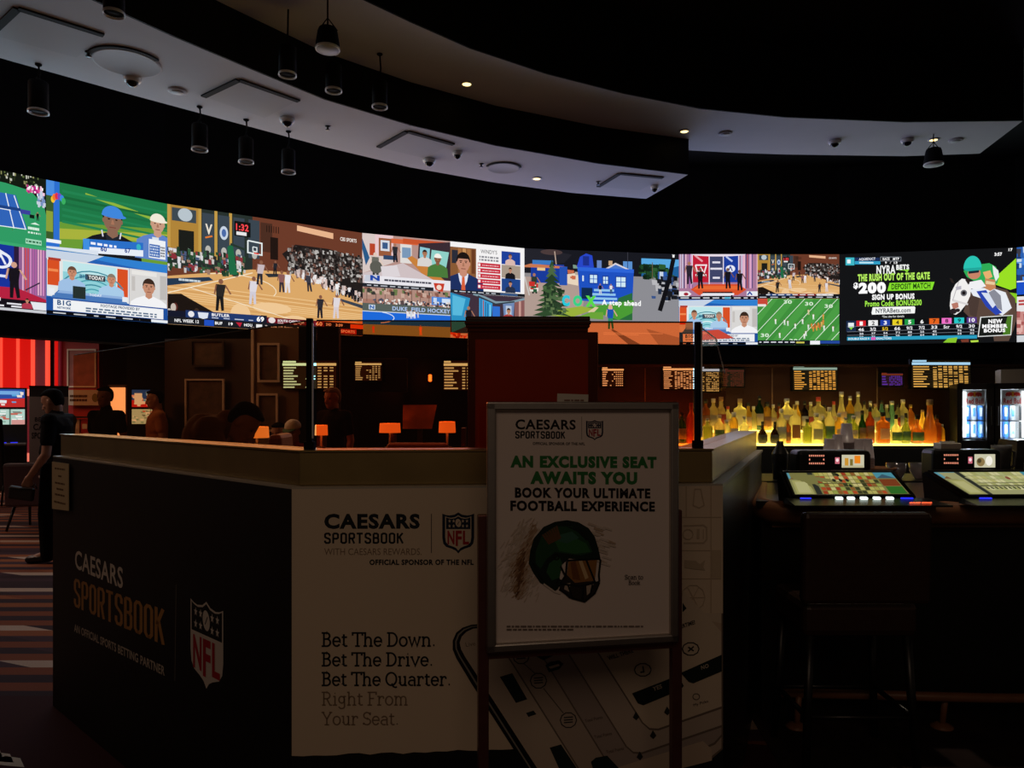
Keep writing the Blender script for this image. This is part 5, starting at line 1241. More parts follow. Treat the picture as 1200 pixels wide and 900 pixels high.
# brown brush strokes behind the helmet
for i in range(900):
    t_ = rz.uniform(0, 1); off = rz.gauss(0, 24); x = 176 + 78 * t_ + off + (20 if t_ < .3 else 0); y = 700 - 220 * t_ + off * .35 + rz.gauss(0, 12); a = rz.uniform(6, 20); b = rz.uniform(1.2, 3.2); far = abs(off) / 24 + abs(t_ - .35) * 1.3
    c.k += .04; ph = rz.uniform(-1.3, -.6)
    c.poly([c.px(*k6(x + a * math.cos(q) * math.cos(ph) - b * math.sin(q) * math.sin(ph), y + a * math.cos(q) * math.sin(ph) + b * math.sin(q) * math.cos(ph))) for q in [math.pi * j / 5 for j in range(10)]], rz.choice(['#d8cabd', '#cdbcaa', '#d2c4b6'] if far > 1.2 else (['#b89c82', '#a98a6c', '#c4ac94'] if far > .6 else ['#7a5638', '#8c6646', '#684628', '#96724e'])), False)
for i in range(30):
    x = rz.uniform(440, 520); y = rz.uniform(455, 600); c.k += .1
    c.poly([c.px(*k6(*p)) for p in ((x, y), (x + 30, y + 12), (x + 28, y + 18), (x - 4, y + 8))], rz.choice(['#cfc0b0', '#bfa890', '#d8ccc0']), False)
c.k += 1
kq([(238, 600), (243, 556), (256, 512), (290, 472), (330, 454), (372, 448), (412, 455), (448, 476), (470, 506), (482, 545), (490, 582), (430, 588), (380, 582), (352, 606), (345, 640), (350, 672), (340, 690), (326, 700), (300, 680), (278, 668), (252, 630)], '#12241c')
kq([(262, 560), (285, 500), (330, 470), (390, 470), (440, 505), (462, 560), (420, 572), (372, 566), (330, 560), (300, 585), (280, 620), (262, 600)], '#1f4a2c'); kq([(330, 520), (380, 500), (440, 530), (455, 560), (400, 566), (345, 556)], '#2f6a38'); kq([(310, 600), (345, 575), (356, 600), (346, 650), (320, 660), (300, 630)], '#2a5c34')
kq([(345, 500), (390, 488), (415, 510), (372, 530), (340, 522)], '#3a6a5a'); kq([(370, 470), (420, 478), (452, 520), (440, 520), (410, 490)], '#0f1c18')
for i in range(7): kq([(284 + 8 * i, 500 - 5 * i), (290 + 8 * i, 497 - 5 * i), (316 + 6 * i, 530 - 3 * i), (308 + 6 * i, 534 - 3 * i)], '#6a4a2c')
c.pline([k6(246, 590), k6(275, 640), k6(288, 664)], 2, '#0c1612'); c.pline([k6(290, 672), k6(330, 700), k6(350, 706)], 2, '#d8ccc0'); c.pline(arc(*k6(335, 578), 3, 3, 0, 360), 1.6, '#0a0f0c'); c.pline(arc(*k6(346, 668), 3.4, 3.4, 0, 360), 1.6, '#0a0f0c')
kq([(378, 586), (478, 586), (470, 660), (400, 668), (372, 640)], '#9a6a34'); kq([(412, 588), (425, 588), (448, 650), (436, 656)], '#d8b888'); kq([(384, 596), (402, 592), (420, 660), (392, 655)], '#7a4a22')
kq([(350, 668), (372, 640), (400, 668), (470, 662), (486, 668), (470, 700), (432, 734), (380, 722), (345, 690)], '#2a221c'); kq([(366, 672), (384, 668), (380, 700), (362, 690)], '#b8a898'); kq([(440, 676), (466, 672), (456, 700), (442, 712)], '#b8a898')
for pl_ in ([(372, 590), (486, 584), (490, 590)], [(490, 586), (484, 640), (486, 664)], [(350, 672), (420, 680), (486, 664)], [(372, 592), (368, 640), (350, 668)], [(345, 690), (390, 722), (434, 734), (470, 704), (486, 666)], [(376, 676), (392, 724)], [(430, 682), (426, 732)], [(462, 674), (452, 718)], [(440, 588), (470, 664)], [(364, 640), (350, 610)]):
    c.pline([k6(*p) for p in pl_], 2.2, '#0d0f0e')
c.pslab('Scan to', k6(575, 640), k6(640, 640), k6(575, 655), '#3a3630', .12); c.pslab('Book', k6(588, 660), k6(630, 660), k6(588, 674), '#3a3630', .12)
for y, x1 in ((818, 635), (829, 378)):
    c.k += 1; x = 160
    while x < x1:
        w_ = rz.uniform(5, 22); c.poly([c.px(*k6(*p)) for p in ((x, y), (x + w_, y), (x + w_, y + 5), (x, y + 5))], '#7a6c62', False); x += w_ + 4
M_ = Matrix.Translation(sign.location) @ Matrix.Rotation(sign_rot, 4, 'Z'); Mi = M_.inverted()
c.v = [tuple(Mi @ Vector(p)) for p in c.v]
c.build('poster', PRINT, sign)
# ------------------------------------------------------------------ front bar with video poker terminals
dB = 3.46; zBar = EYE + (HY - 589) / F * dB            # worn wooden front edge of the bar
xb0 = P(886, 0, dB).x; xb1 = 4.4
bar = thing('bar_counter', 'dark curved bar with brown padded edge at the terminals', 'bar', (2.4, dB, 0))
def lb(o, mb): mb.v = [(v[0] - o.location.x, v[1] - o.location.y, v[2] - o.location.z) for v in mb.v]; return mb
lb(bar, MB().prism([(xb0 + .06, dB + .10), (xb1, dB + .10), (xb1, dB + .9), (xb0 + .36, dB + .9)], .0, zBar - .02)).build('body', MATS['laminate_black'], bar)
lb(bar, MB().prism([(xb0 + .02, dB + .06), (xb1, dB + .06), (xb1, dB + .95), (xb0 + .34, dB + .95)], zBar - .03, zBar)).build('bar_top', MATS['laminate_black'], bar)
rail = [(xb0 + .36, dB + .95, zBar - .05), (xb0 + .08, dB + .16, zBar - .05), (xb0 + .10, dB + .05, zBar - .05), (xb0 + .2, dB + .02, zBar - .05), (3.0, dB, zBar - .05), (xb1, dB - .02, zBar - .05)]
lb(bar, MB().tube(rail, .055, 14)).build('padded_rail', MATS['bar_rail'], bar)
lb(bar, MB().box(((xb0 + xb1) / 2 + .05, dB + .085, .95), (xb1 - xb0 - .1, .03, .02))).build('moulding', MATS['bar_rail'], bar)
zr = EYE + (HY - 818) / F * (dB - .02)
lb(bar, MB().tube([(xb0 + .12, dB + .02, zr + .01), (2.2, dB - .02, zr), (xb1, dB - .04, zr - .005)], .022, 12)).build('foot_rail', MATS['bar_rail'], bar)
for x in (xb0 + .2, 2.02, 3.0):
    b = MB().tube([(x, dB, zr), (x, dB + .02, zr - .1), (x, dB + .03, .0)], .014, 8).lathe([(.05, 0.0), (.05, .015), (.02, .03)], (x, dB + .03, 0), 14)
    lb(bar, b).build('rail_bracket', MATS['bar_rail'], bar)

def terminal(tl, tr, br, bl, house, label, seed, buttons, glow):
    """Slanted bar-top screen: four photograph corners, near edge lower than the far edge."""
    zn, zf = zBar + .035, zBar + .135
    pts = [PZ(*tl, zf), PZ(*tr, zf), PZ(*br, zn), PZ(*bl, zn)]
    m = sum(pts, Vector()) / 4; m.z = zBar
    t = thing('poker_terminal', label, 'gaming terminal', m)
    L = [p - m for p in pts]
    nrm = (L[1] - L[0]).cross(L[3] - L[0]).normalized(); nrm = nrm if nrm.z > 0 else -nrm
    ctr = sum(L, Vector()) / 4
    def grow(k, dz): return [ctr + (p - ctr) * k + nrm * dz for p in L]
    a = grow(1.10, -.004); b = [Vector((p.x, p.y, .0)) for p in grow(1.12, 0)]
    MB().loft([b, grow(1.13, -.02), a, grow(1.03, -.001)], False, True).build('housing', MATS['laminate_black'], t)
    n_ = 14
    rim = MB(); e = grow(1.06, .003)
    rim.tube([e[0], e[1], e[2], e[3]], .007, 8, True); rim.build('bezel', MATS['metal_dark'], t)
    c = Canvas(L[0] + nrm * .003, L[1] - L[0], L[3] - L[0], nrm, step=1e-4)
    # the quad is a trapezoid: draw through a bilinear map
    Q0, Q1, Q2, Q3 = (Vector(p) for p in L)
    def bp(u, v): return (Q0 + (Q1 - Q0) * u) * (1 - v) + (Q3 + (Q2 - Q3) * u) * v
    c.pos = lambda u, v: bp(u, v) + nrm * (.003 + c.step * c.k)
    r3 = random.Random(seed)
    c.rect(0, 0, 1, 1, '#7c7844' if seed == 1 else '#a09e70'); c.rect(.0, .02, .2, .3, '#5a98a8'); c.poly([(0, .3), (.1, .12), (.2, .3)], '#7a5a34'); c.rect(.0, .32, .18, 1, '#8c8a58'); c.rect(.02, .36, .17, .95, '#a8a464'); c.rect(.04, .42, .15, .9, '#b8b47c'); c.rect(.19, .02, .24, 1, '#2c2f28')
    c.rect(.82, .02, 1, .28, '#4a90a0'); c.poly([(.82, .28), (.9, .1), (1, .28)], '#3a5a6a'); c.rect(.83, .32, .99, .62, '#7a3a1c'); c.rect(.84, .64, .99, .96, '#2f6a24')
    cols = ['#b8b060', '#9a3a1e', '#a8a04c', '#c8bc7c', '#8a5a2a', '#3a3c20', '#b04a24', '#98a04a'] if seed == 1 else ['#c8c488', '#b8b470', '#a8a868', '#d0cc98', '#b0b478']
    for i in range(13):
        for j in range(6):
            if seed == 2 and j == 5: continue
            u0 = .255 + i * .0432; v0 = .03 + j * .16; c.k += .2
            c.poly([(u0, v0), (u0 + .038, v0), (u0 + .038, v0 + .13), (u0, v0 + .13)], r3.choice(cols), False)
            c.poly([(u0 + .008, v0 + .03), (u0 + .03, v0 + .03), (u0 + .03, v0 + .075), (u0 + .008, v0 + .075)], r3.choice(['#7a3a1c', '#3a3c20', '#d8d0a0', '#77773c', '#c8b870']), False)
    c.k += 1
    if seed == 1:
        for i, j in ((2, 1), (3, 1), (4, 1), (3, 0), (4, 2)): c.ell(.285 + i * .061, .13 + j * .24, .016, .07, '#23241c')
    else:
        c.rect(.24, .6, .82, .64, '#3a3c28')
        for i in range(12): c.ell(.28 + i * .045, .72, .012, .05, '#3c3e2c')
        c.ell(.62, .3, .02, .07, '#8a4a3a')
    c.rect(.24, .5, .82, .52, '#2a2c20')
    c.build('screen', BOARDT, t)
    # button deck in front of the screen
    f0, f1 = L[3], L[2]; d = (f1 - f0).normalized()
    deck = MB(); y_ = f0.y - .055
    deck.loft([[Vector((f0.x - .06, y_ - .10, .0)), Vector((f1.x + .10, y_ - .10, 0)), Vector((f1.x + .10, f0.y - .012, 0)), Vector((f0.x - .06, f0.y - .012, 0))],
               [Vector((f0.x - .06, y_ - .10, .008)), Vector((f1.x + .10, y_ - .10, .008)), Vector((f1.x + .07, f0.y - .012, .024)), Vector((f0.x - .05, f0.y - .012, .024))]], False)
    deck.build('button_deck', MATS['laminate_black'], t)
    wd = f1.x - f0.x
    for k in buttons:
        MB().box((f0.x + wd * k, f0.y - .045, .027), (.032, .018, .012), (R(12), 0, 0), .003).build('button', MATS['button_glow'], t)
    MB().box((f0.x + wd * (.92 if seed == 1 else .1), f0.y - .04, .026), (.055, .008, .006), (R(12), 0, 0)).build('blue_light', MATS['button_blue'], t)
    if seed == 1: MB().box((f0.x + wd * .06, f0.y - .04, .026), (.05, .006, .005), (R(12), 0, 0)).build('blue_light', MATS['button_blue'], t)
    if glow:
        c = Canvas(Vector((f0.x + wd * .86, f0.y - .105, .018)), Vector((.10, 0, 0)), Vector((0, -.035, -.004)), Vector((0, -.1, 1)), step=1e-4)
        c.text('GAME KING', 0, .1, 1, .9, (1.0, .10, .03), .05, .2); c.build('lit_lettering', BOARDHI, t)
    # raised unit behind the screen
    (x0, y0, x1, y1) = house; dh = pts[0].y + .05
    a_ = P(x0, y0, dh) - m; b_ = P(x1, y1, dh) - m
    cx_, w_, z0_, z1_ = (a_.x + b_.x) / 2, b_.x - a_.x, b_.z - .05, a_.z
    MB().box((cx_, a_.y + .06, (z0_ + z1_) / 2), (w_, .12, z1_ - z0_), None, .02).build('top_box', MATS['laminate_black'], t)
    h_ = z1_ - b_.z
    c = Canvas(Vector((a_.x, a_.y - .001, z1_)), Vector((w_, 0, 0)), Vector((0, 0, -h_)), Vector((0, -1, 0)), step=1e-4)
    for i in range(8):
        for v in (.24, .42, .60): 
            if v != .42 or i in (0, 7): c.rect(.15 + i * .027, v - .04, .163 + i * .027, v + .04, (1.0, .35, .22))
    c.build('dot_display', BOARD, t)
    c = Canvas(c.O, c.U, c.V, c.N, step=1e-4)
    c.rect(.50, .32, .56, .62, '#c86a78'); c.ell(.53, .45, .02, .08, '#f8d8dc')
    c.build('round_badge', BOARD, t)
    c = Canvas(c.O, c.U, c.V, c.N, step=1e-4)
    c.rect(.59, .2, .89, .80, '#c8c4a8')
    if seed == 1: c.rect(.63, .35, .68, .78, '#c89030'); c.rect(.70, .4, .74, .78, '#7a6a30'); c.rect(.76, .24, .84, .6, '#e8841c'); c.rect(.6, .7, .88, .8, '#b8b08c')
    else: c.ell(.68, .55, .06, .2, '#8a7448'); c.ell(.66, .5, .03, .1, '#4a4028'); c.ell(.8, .5, .05, .22, '#f0ece0')
    c.build('small_display', BOARD, t)
    TB.append(m + Vector((cx_, a_.y + .06, z1_)))
    return t
TB = []
BOARDT = attr_mat('terminal_picture', emit=.85)
terminal((921, 554), (1043, 553.5), (1066, 580), (932, 580.5), (935, 528, 1022, 553), 'left bar-top poker terminal with orange drink on its small display', 1, (.34, .44, .55, .66, .77), True)
terminal((1093, 553.5), (1215, 553), (1250, 580), (1137, 580.5), (1094, 527, 1175, 553), 'right bar-top poker terminal with curved dark side and pale screen', 2, (), False)

# stool in front of the bar
dS = 3.02
st = thing('bar_stool', 'dark leather bar stool with square back turned to the viewer', 'stool', (P(1011, 0, dS).x, dS + .2, 0))
wS = 149 / F * dS; zt = EYE + (HY - 599) / F * dS; zs = EYE + (HY - 706) / F * dS
MB().box((0, -.22, (zt + zs) / 2), (wS, .055, zt - zs), (R(2), 0, 0), .02).build('backrest', MATS['leather_brown'], st)
MB().box((0, -.01, zs - .075), (wS - .045, .36, .145), None, .03).build('seat', MATS['leather_brown'], st)
MB().tube([(-wS / 2 + .03, -.225, zt - .012), (wS / 2 - .03, -.225, zt - .012)], .012, 8).build('top_piping', MATS['leather_brown'], st)
for sx in (-1, 1):
    for sy in (-1, 1):
        MB().tube([(sx * (wS / 2 - .06), -.01 + sy * .15, zs - .13), (sx * (wS / 2 - .03), -.01 + sy * .18, 0)], [.02, .016], 8).build('leg', MATS['metal_dark'], st)
for a, b in (((-1, -1), (1, -1)), ((-1, 1), (1, 1)), ((-1, -1), (-1, 1)), ((1, -1), (1, 1))):
    MB().tube([(a[0] * (wS / 2 - .04), -.01 + a[1] * .17, .24), (b[0] * (wS / 2 - .04), -.01 + b[1] * .17, .24)], .011, 8).build('stretcher', MATS['metal_dark'], st)

# ------------------------------------------------------------------ working side of the bar: sink deck, cups, bowls, trays
ub = thing('service_counter', 'low black work counter behind the bar that carries the cups and bowls', 'counter', (2.6, 4.85, 0))
MB().box((0, 0, .52), (2.3, .5, 1.04)).build('body', MATS['laminate_black'], ub)
MB().box((0, 0, 1.05), (2.36, .54, .02)).build('worktop', MATS['metal_dark'], ub)
zU = 1.06
cups = [(975, 509, 'short'), (988, 497, 'middle'), (994, 494, 'tall'), (1008, 508, 'right'), (1017, 520, 'low')]
CUPLAB = ['clear cup stack with a middling height, outermost left behind the terminal', 'clear cup stack, second tallest, beside the tallest one', 'tallest stack of clear plastic cups behind the left terminal', 'clear cup stack just right of the tallest stack', 'lowest stack of clear plastic cups, outermost right']
for (x, y, _), lab in zip([(972, 512, 0), (982, 507, 0), (992, 494, 0), (1005, 511, 0), (1016, 513, 0)], CUPLAB):
    d = 4.72; top = P(x, y, d); n = int((top.z - zU - .12) / .014)
    t = thing('cup_stack', lab, 'cups', (top.x, d, zU), 0, 'plastic cup stacks behind the left terminal')
    prof = []; z = .0
    m = MB()
    pr = [(.044, 0)]
    for k in range(n): pr += [(.046, .002 + k * .014), (.043, .008 + k * .014), (.0425, .014 + k * .014)]
    z = n * .014
    m.lathe(pr + [(.0425, z), (.031, z + .11), (.029, z + .115), (.002, z + .115)], (0, 0, 0), 18)
    m.build('cups', MATS['cup_plastic'], t)
for x, y, r, lab in ((1052, 549, .06, 'glass bowl between the two terminals, nearer the left one'), (1082, 549, .075, 'wider glass bowl between the two terminals, nearer the right one')):
    p = P(x, y, 4.7); t = thing('glass_bowl', lab, 'bowl', (p.x, 4.72, zU))
    MB().lathe([(r * .5, 0), (r * .55, .005), (r * .95, .05), (r, .1), (r * .96, .1), (r * .9, .052), (r * .5, .012), (.002, .01)], n=24).build('bowl', MATS['clear_plastic'], t)
    g = MB()
    for i in range(14): a = random.uniform(0, 6.28); q = random.uniform(0, r * .6); g.box((q * math.cos(a), q * math.sin(a), random.uniform(.03, .085)), (.03, .03, .03), (random.random(), random.random(), random.random()))
    g.build('ice', MATS['clear_plastic'], t)
for x, k, lab in ((1030, 3, 'stack of brown bar trays beside the clear cups'),):
    p = P(x, 550, 4.65); t = thing('tray_stack', lab, 'trays', (p.x, 4.66, zU))
    for i in range(k): MB().lathe([(.1, .0), (.115, .018), (.11, .018), (.097, .005), (.002, .005)], (0, 0, i * .03), 24).build('tray', MATS['bar_rail'], t)
p = P(914, 540, 4.7); t = thing('drink_shaker', 'dark metal shaker on the work counter beside the left terminal', 'shaker', (p.x, 4.7, zU))
MB().lathe([(.042, 0), (.05, .16), (.05, .165), (.03, .2), (.022, .22), (.02, .24)], n=22).build('cup', MATS['metal_dark'], t)
p = P(1185, 535, 4.7); t = thing('grey_pitcher', 'tall grey plastic pitcher under the right drinks fridge', 'pitcher', (P(1176, 0, 4.7).x, 4.72, zU))
zz = P(0, 522, 4.7).z - zU
MB().lathe([(.045, 0), (.056, zz - .02), (.058, zz), (.05, zz), (.05, .02), (.002, .02)], n=22).build('body', MATS['plastic_grey'], t)
MB().tube([(.05, 0, zz * .85), (.085, 0, zz * .8), (.08, 0, zz * .4), (.046, 0, zz * .3)], .01, 8).build('handle', MATS['plastic_grey'], t)
t = thing('napkin_box', 'small white napkin box lying on the right poker terminal', 'box', (P(1110, 0, TB[1].y).x, TB[1].y, TB[1].z + .0155))
MB().box((0, 0, .0), (.10, .07, .03), None, .004).build('box', MATS['paper'], t)
MB().box((0, 0, .018), (.07, .012, .010)).build('napkin', MATS['camera_white'], t)

# ------------------------------------------------------------------ back bar: lit bottle steps, panelled wall, fridges
dF, dK = 5.75, 5.98
zA = EYE + (HY - 519.5) / F * dF; zK = EYE + (HY - 504) / F * dK
xs0, xs1 = P(700, 0, dF).x, P(1108, 0, dF).x
bb = thing('back_bar', 'back bar with two glowing yellow bottle steps', 'back bar', ((xs0 + xs1) / 2, 5.9, 0))
lb(bb, MB().box((2.1, 5.98, (zA - .03) / 2), (4.0 + .9, .72, zA - .03))).build('cabinet', MATS['laminate_black'], bb)
lb(bb, MB().box(((xs0 + xs1) / 2, dF, zA - .007), (xs1 - xs0, .2, .014))).build('lit_step', MATS['shelf_glow'], bb)
lb(bb, MB().box(((xs0 + xs1) / 2, dK, zK - .007), (xs1 - xs0, .26, .014))).build('lit_step', MATS['shelf_glow'], bb)
lb(bb, MB().box(((xs0 + xs1) / 2, dK - .125, (zA + zK) / 2 - .006), (xs1 - xs0, .01, zK - zA - .014))).build('lit_riser', MATS['riser_glow'], bb)
lb(bb, MB().box(((xs0 + xs1) / 2, dF - .103, zA - .045), (xs1 - xs0, .008, .06))).build('step_trim', MATS['metal_dark'], bb)
zW = EYE + (HY - 430) / F * 6.25
lb(bb, MB().box((2.1, 6.28, zW / 2), (4.9, .05, zW))).build('mirror_wall', MATS['mirror_panel'], bb)
for x in (756, 905, 1028, 1119):
    lb(bb, MB().box((P(x, 0, 6.25).x, 6.252, (zW + zA) / 2 + .1), (.008, .006, zW - zA - .22))).build('panel_seam', MATS['seam'], bb)
lb(bb, MB().box((2.1, 6.26, zW + .01), (4.9, .1, .02))).build('top_trim', MATS['dark_wood'], bb)

def odds_board_or_reflection(x0, y0, x1, y1, d, label, seed, bright=True, cols=(.34, 7), head='#dfe8f4', txt='#e8dcc0', back='#151008', rows=9, fine=False):  # those on the mirror wall stand in for reflections, as self-lit screens
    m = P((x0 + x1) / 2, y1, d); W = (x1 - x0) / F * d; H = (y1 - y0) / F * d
    t = thing('odds_board_or_reflection', label, 'odds display', m)
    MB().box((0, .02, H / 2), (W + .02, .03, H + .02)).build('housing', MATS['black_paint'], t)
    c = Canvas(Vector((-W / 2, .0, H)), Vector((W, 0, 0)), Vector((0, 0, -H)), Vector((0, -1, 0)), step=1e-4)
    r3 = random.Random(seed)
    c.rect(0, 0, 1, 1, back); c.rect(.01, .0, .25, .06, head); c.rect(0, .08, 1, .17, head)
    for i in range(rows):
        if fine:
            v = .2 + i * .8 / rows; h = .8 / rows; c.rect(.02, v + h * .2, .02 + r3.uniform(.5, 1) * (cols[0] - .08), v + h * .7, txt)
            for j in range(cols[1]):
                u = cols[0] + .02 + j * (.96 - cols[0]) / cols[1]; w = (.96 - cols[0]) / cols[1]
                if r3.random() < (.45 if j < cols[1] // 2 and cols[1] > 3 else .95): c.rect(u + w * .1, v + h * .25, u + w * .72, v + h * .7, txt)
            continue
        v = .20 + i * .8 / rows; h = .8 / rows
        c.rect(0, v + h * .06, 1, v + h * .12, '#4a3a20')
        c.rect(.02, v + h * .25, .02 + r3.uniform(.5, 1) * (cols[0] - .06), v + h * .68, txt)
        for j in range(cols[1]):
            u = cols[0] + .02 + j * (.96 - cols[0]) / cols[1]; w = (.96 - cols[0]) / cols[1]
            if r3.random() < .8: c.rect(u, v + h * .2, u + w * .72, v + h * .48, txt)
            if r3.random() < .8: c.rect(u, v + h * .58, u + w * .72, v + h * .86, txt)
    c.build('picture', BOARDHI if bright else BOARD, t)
odds_board_or_reflection(929.5, 428.5, 981, 457, 6.215, 'modelled reflection of an amber odds board on the mirror wall under the gridiron screen', 1, False, head='#8aa090', txt='#e8a040')
odds_board_or_reflection(1068.5, 422, 1137, 454.5, 6.205, 'modelled reflection of an odds board with a pale blue heading, above the last bottles before the fridges', 2, False, head='#a8d4f0', txt='#e0a850')
odds_board_or_reflection(819, 430, 843, 459, 6.215, 'modelled reflection of a narrow odds board just right of the dark glass post', 3, False, head='#b8cce0', txt='#d8b468')
odds_board_or_reflection(847, 432, 872, 453, 6.215, 'modelled reflection of a faint red odds board behind the clear glass pane', 4, False, head='#4a2018', txt='#5a2418')
odds_board_or_reflection(777, 429.5, 815, 456, 6.215, 'modelled reflection of an orange odds board behind the front glass, left of the dark glass post', 5, True, head=(.42, .7, .8), txt=(.42, .65, .75))
odds_board_or_reflection(705.5, 430.5, 731, 453, 6.215, 'modelled reflection of a small orange odds board right beside the wooden podium', 6, True, head=(.42, .7, .8), txt=(.4, .6, .7), fine=True, rows=7)
odds_board_or_reflection(1033, 437, 1058, 452, 6.215, 'modelled dim purple reflection on the mirror wall between two reflected odds boards', 8, False, head='#7a3018', txt='#5a2c9a', back='#24101c', rows=4)

def bottle(x, yb, yt, w, kind, color, capc, labc, label, row):
    d = dF - .02 if row == 0 else dK
    zb = zA if row == 0 else zK
    p = P(x, 0, d); r = w / 2 / F * d; zt = EYE + (HY - yt) / F * d; h = zt - zb
    t = thing('liquor_bottle', label, 'bottle', (p.x, d, zb), 0, 'bottles on the lit back bar')
    key = 'bottle_glass_' + color
    if key not in MATS:
        gl = {'pale': ((.85, .83, .6), (.92, .9, .66)), 'amber': ((.62, .26, .07), (.62, .28, .07)), 'orange': ((.65, .2, .04), (.6, .2, .04)), 'green': ((.05, .16, .04), (.06, .2, .04)), 'dark': ((.05, .025, .015), (.07, .03, .02)),
              'cyan': ((.35, .65, .62), (.4, .75, .7)), 'gold': ((.75, .55, .15), (.9, .65, .16)), 'olive': ((.45, .5, .15), (.5, .55, .16))}[color]
        glass_mat(key, gl[0], gloss=.06, rough=.05, translucent=(gl[1], .68))
    pr = {'round': [(r * .94, 0), (r, .006), (r, h * .58), (r * .9, h * .66), (r * .42, h * .76), (r * .34, h * .8), (r * .34, h * .93)],
          'slim': [(r * .94, 0), (r, .006), (r, h * .5), (r * .8, h * .62), (r * .42, h * .72), (r * .36, h * .93)],
          'square': [(r * .96, 0), (r, .006), (r, h * .62), (r * .92, h * .68), (r * .4, h * .74), (r * .34, h * .78), (r * .34, h * .92)],
          'squat': [(r * .8, 0), (r * .95, .01), (r * 1.0, h * .25), (r * .95, h * .42), (r * .6, h * .58), (r * .3, h * .66), (r * .26, h * .9)],
          'short': [(r * .94, 0), (r, .006), (r, h * .66), (r * .8, h * .76), (r * .5, h * .82), (r * .46, h * .9)],
          'bell': [(r * 1.0, 0), (r, .01), (r * .98, h * .3), (r * .7, h * .5), (r * .42, h * .68), (r * .36, h * .93)]}[kind]
    sq = (5, .75) if kind == 'square' else None
    MB().lathe(pr + [(.001, pr[-1][1])], n=20, sq=sq).build('glass', MATS[key], t)
    rc = pr[-1][0] * 1.18; hc = pr[-1][1]
    ck = 'bottle_cap_' + capc
    if ck not in MATS: mat(ck, {'black': (.015, .014, .013), 'white': (.7, .68, .6), 'red': (.45, .04, .03), 'silver': (.6, .6, .58), 'gold': (.6, .42, .12), 'cork': (.35, .22, .12)}[capc], .4, metal=.6 if capc in ('silver', 'gold') else 0)
    MB().lathe([(rc, hc - h * .06), (rc, h - .004), (rc * .9, h), (.001, h)], n=14).build('cap', MATS[ck], t)
    if labc:
        lk = 'bottle_label_' + labc
        if lk not in MATS: label_mat(lk, {'white': (.6, .56, .42), 'black': (.10, .09, .06), 'cream': (.7, .56, .3), 'red': (.5, .10, .05), 'green': (.16, .28, .10), 'brown': (.38, .2, .07), 'blue': (.08, .15, .3), 'grey': (.42, .42, .34)}[labc])
        z0, z1 = (h * .14, h * .48) if kind != 'squat' else (h * .1, h * .4)
        if kind == 'square':
            MB().box((0, -r * .76, (z0 + z1) / 2), (r * 1.5, .003, z1 - z0)).build('label', MATS[lk], t)
        else:
            rr = r * 1.012; m = MB(); n = 12; vs = []
            for z in (z0, z1):
                for k in range(n + 1): a = R(205 + 130 * k / n); vs.append((rr * math.cos(a), rr * math.sin(a), z))
            m.add(vs, [(k, k + 1, n + 2 + k, n + 1 + k) for k in range(n)], True)
            lo = m.build('label', MATS[lk], t); so = lo.modifiers.new('thickness', 'SOLIDIFY'); so.thickness = .0015
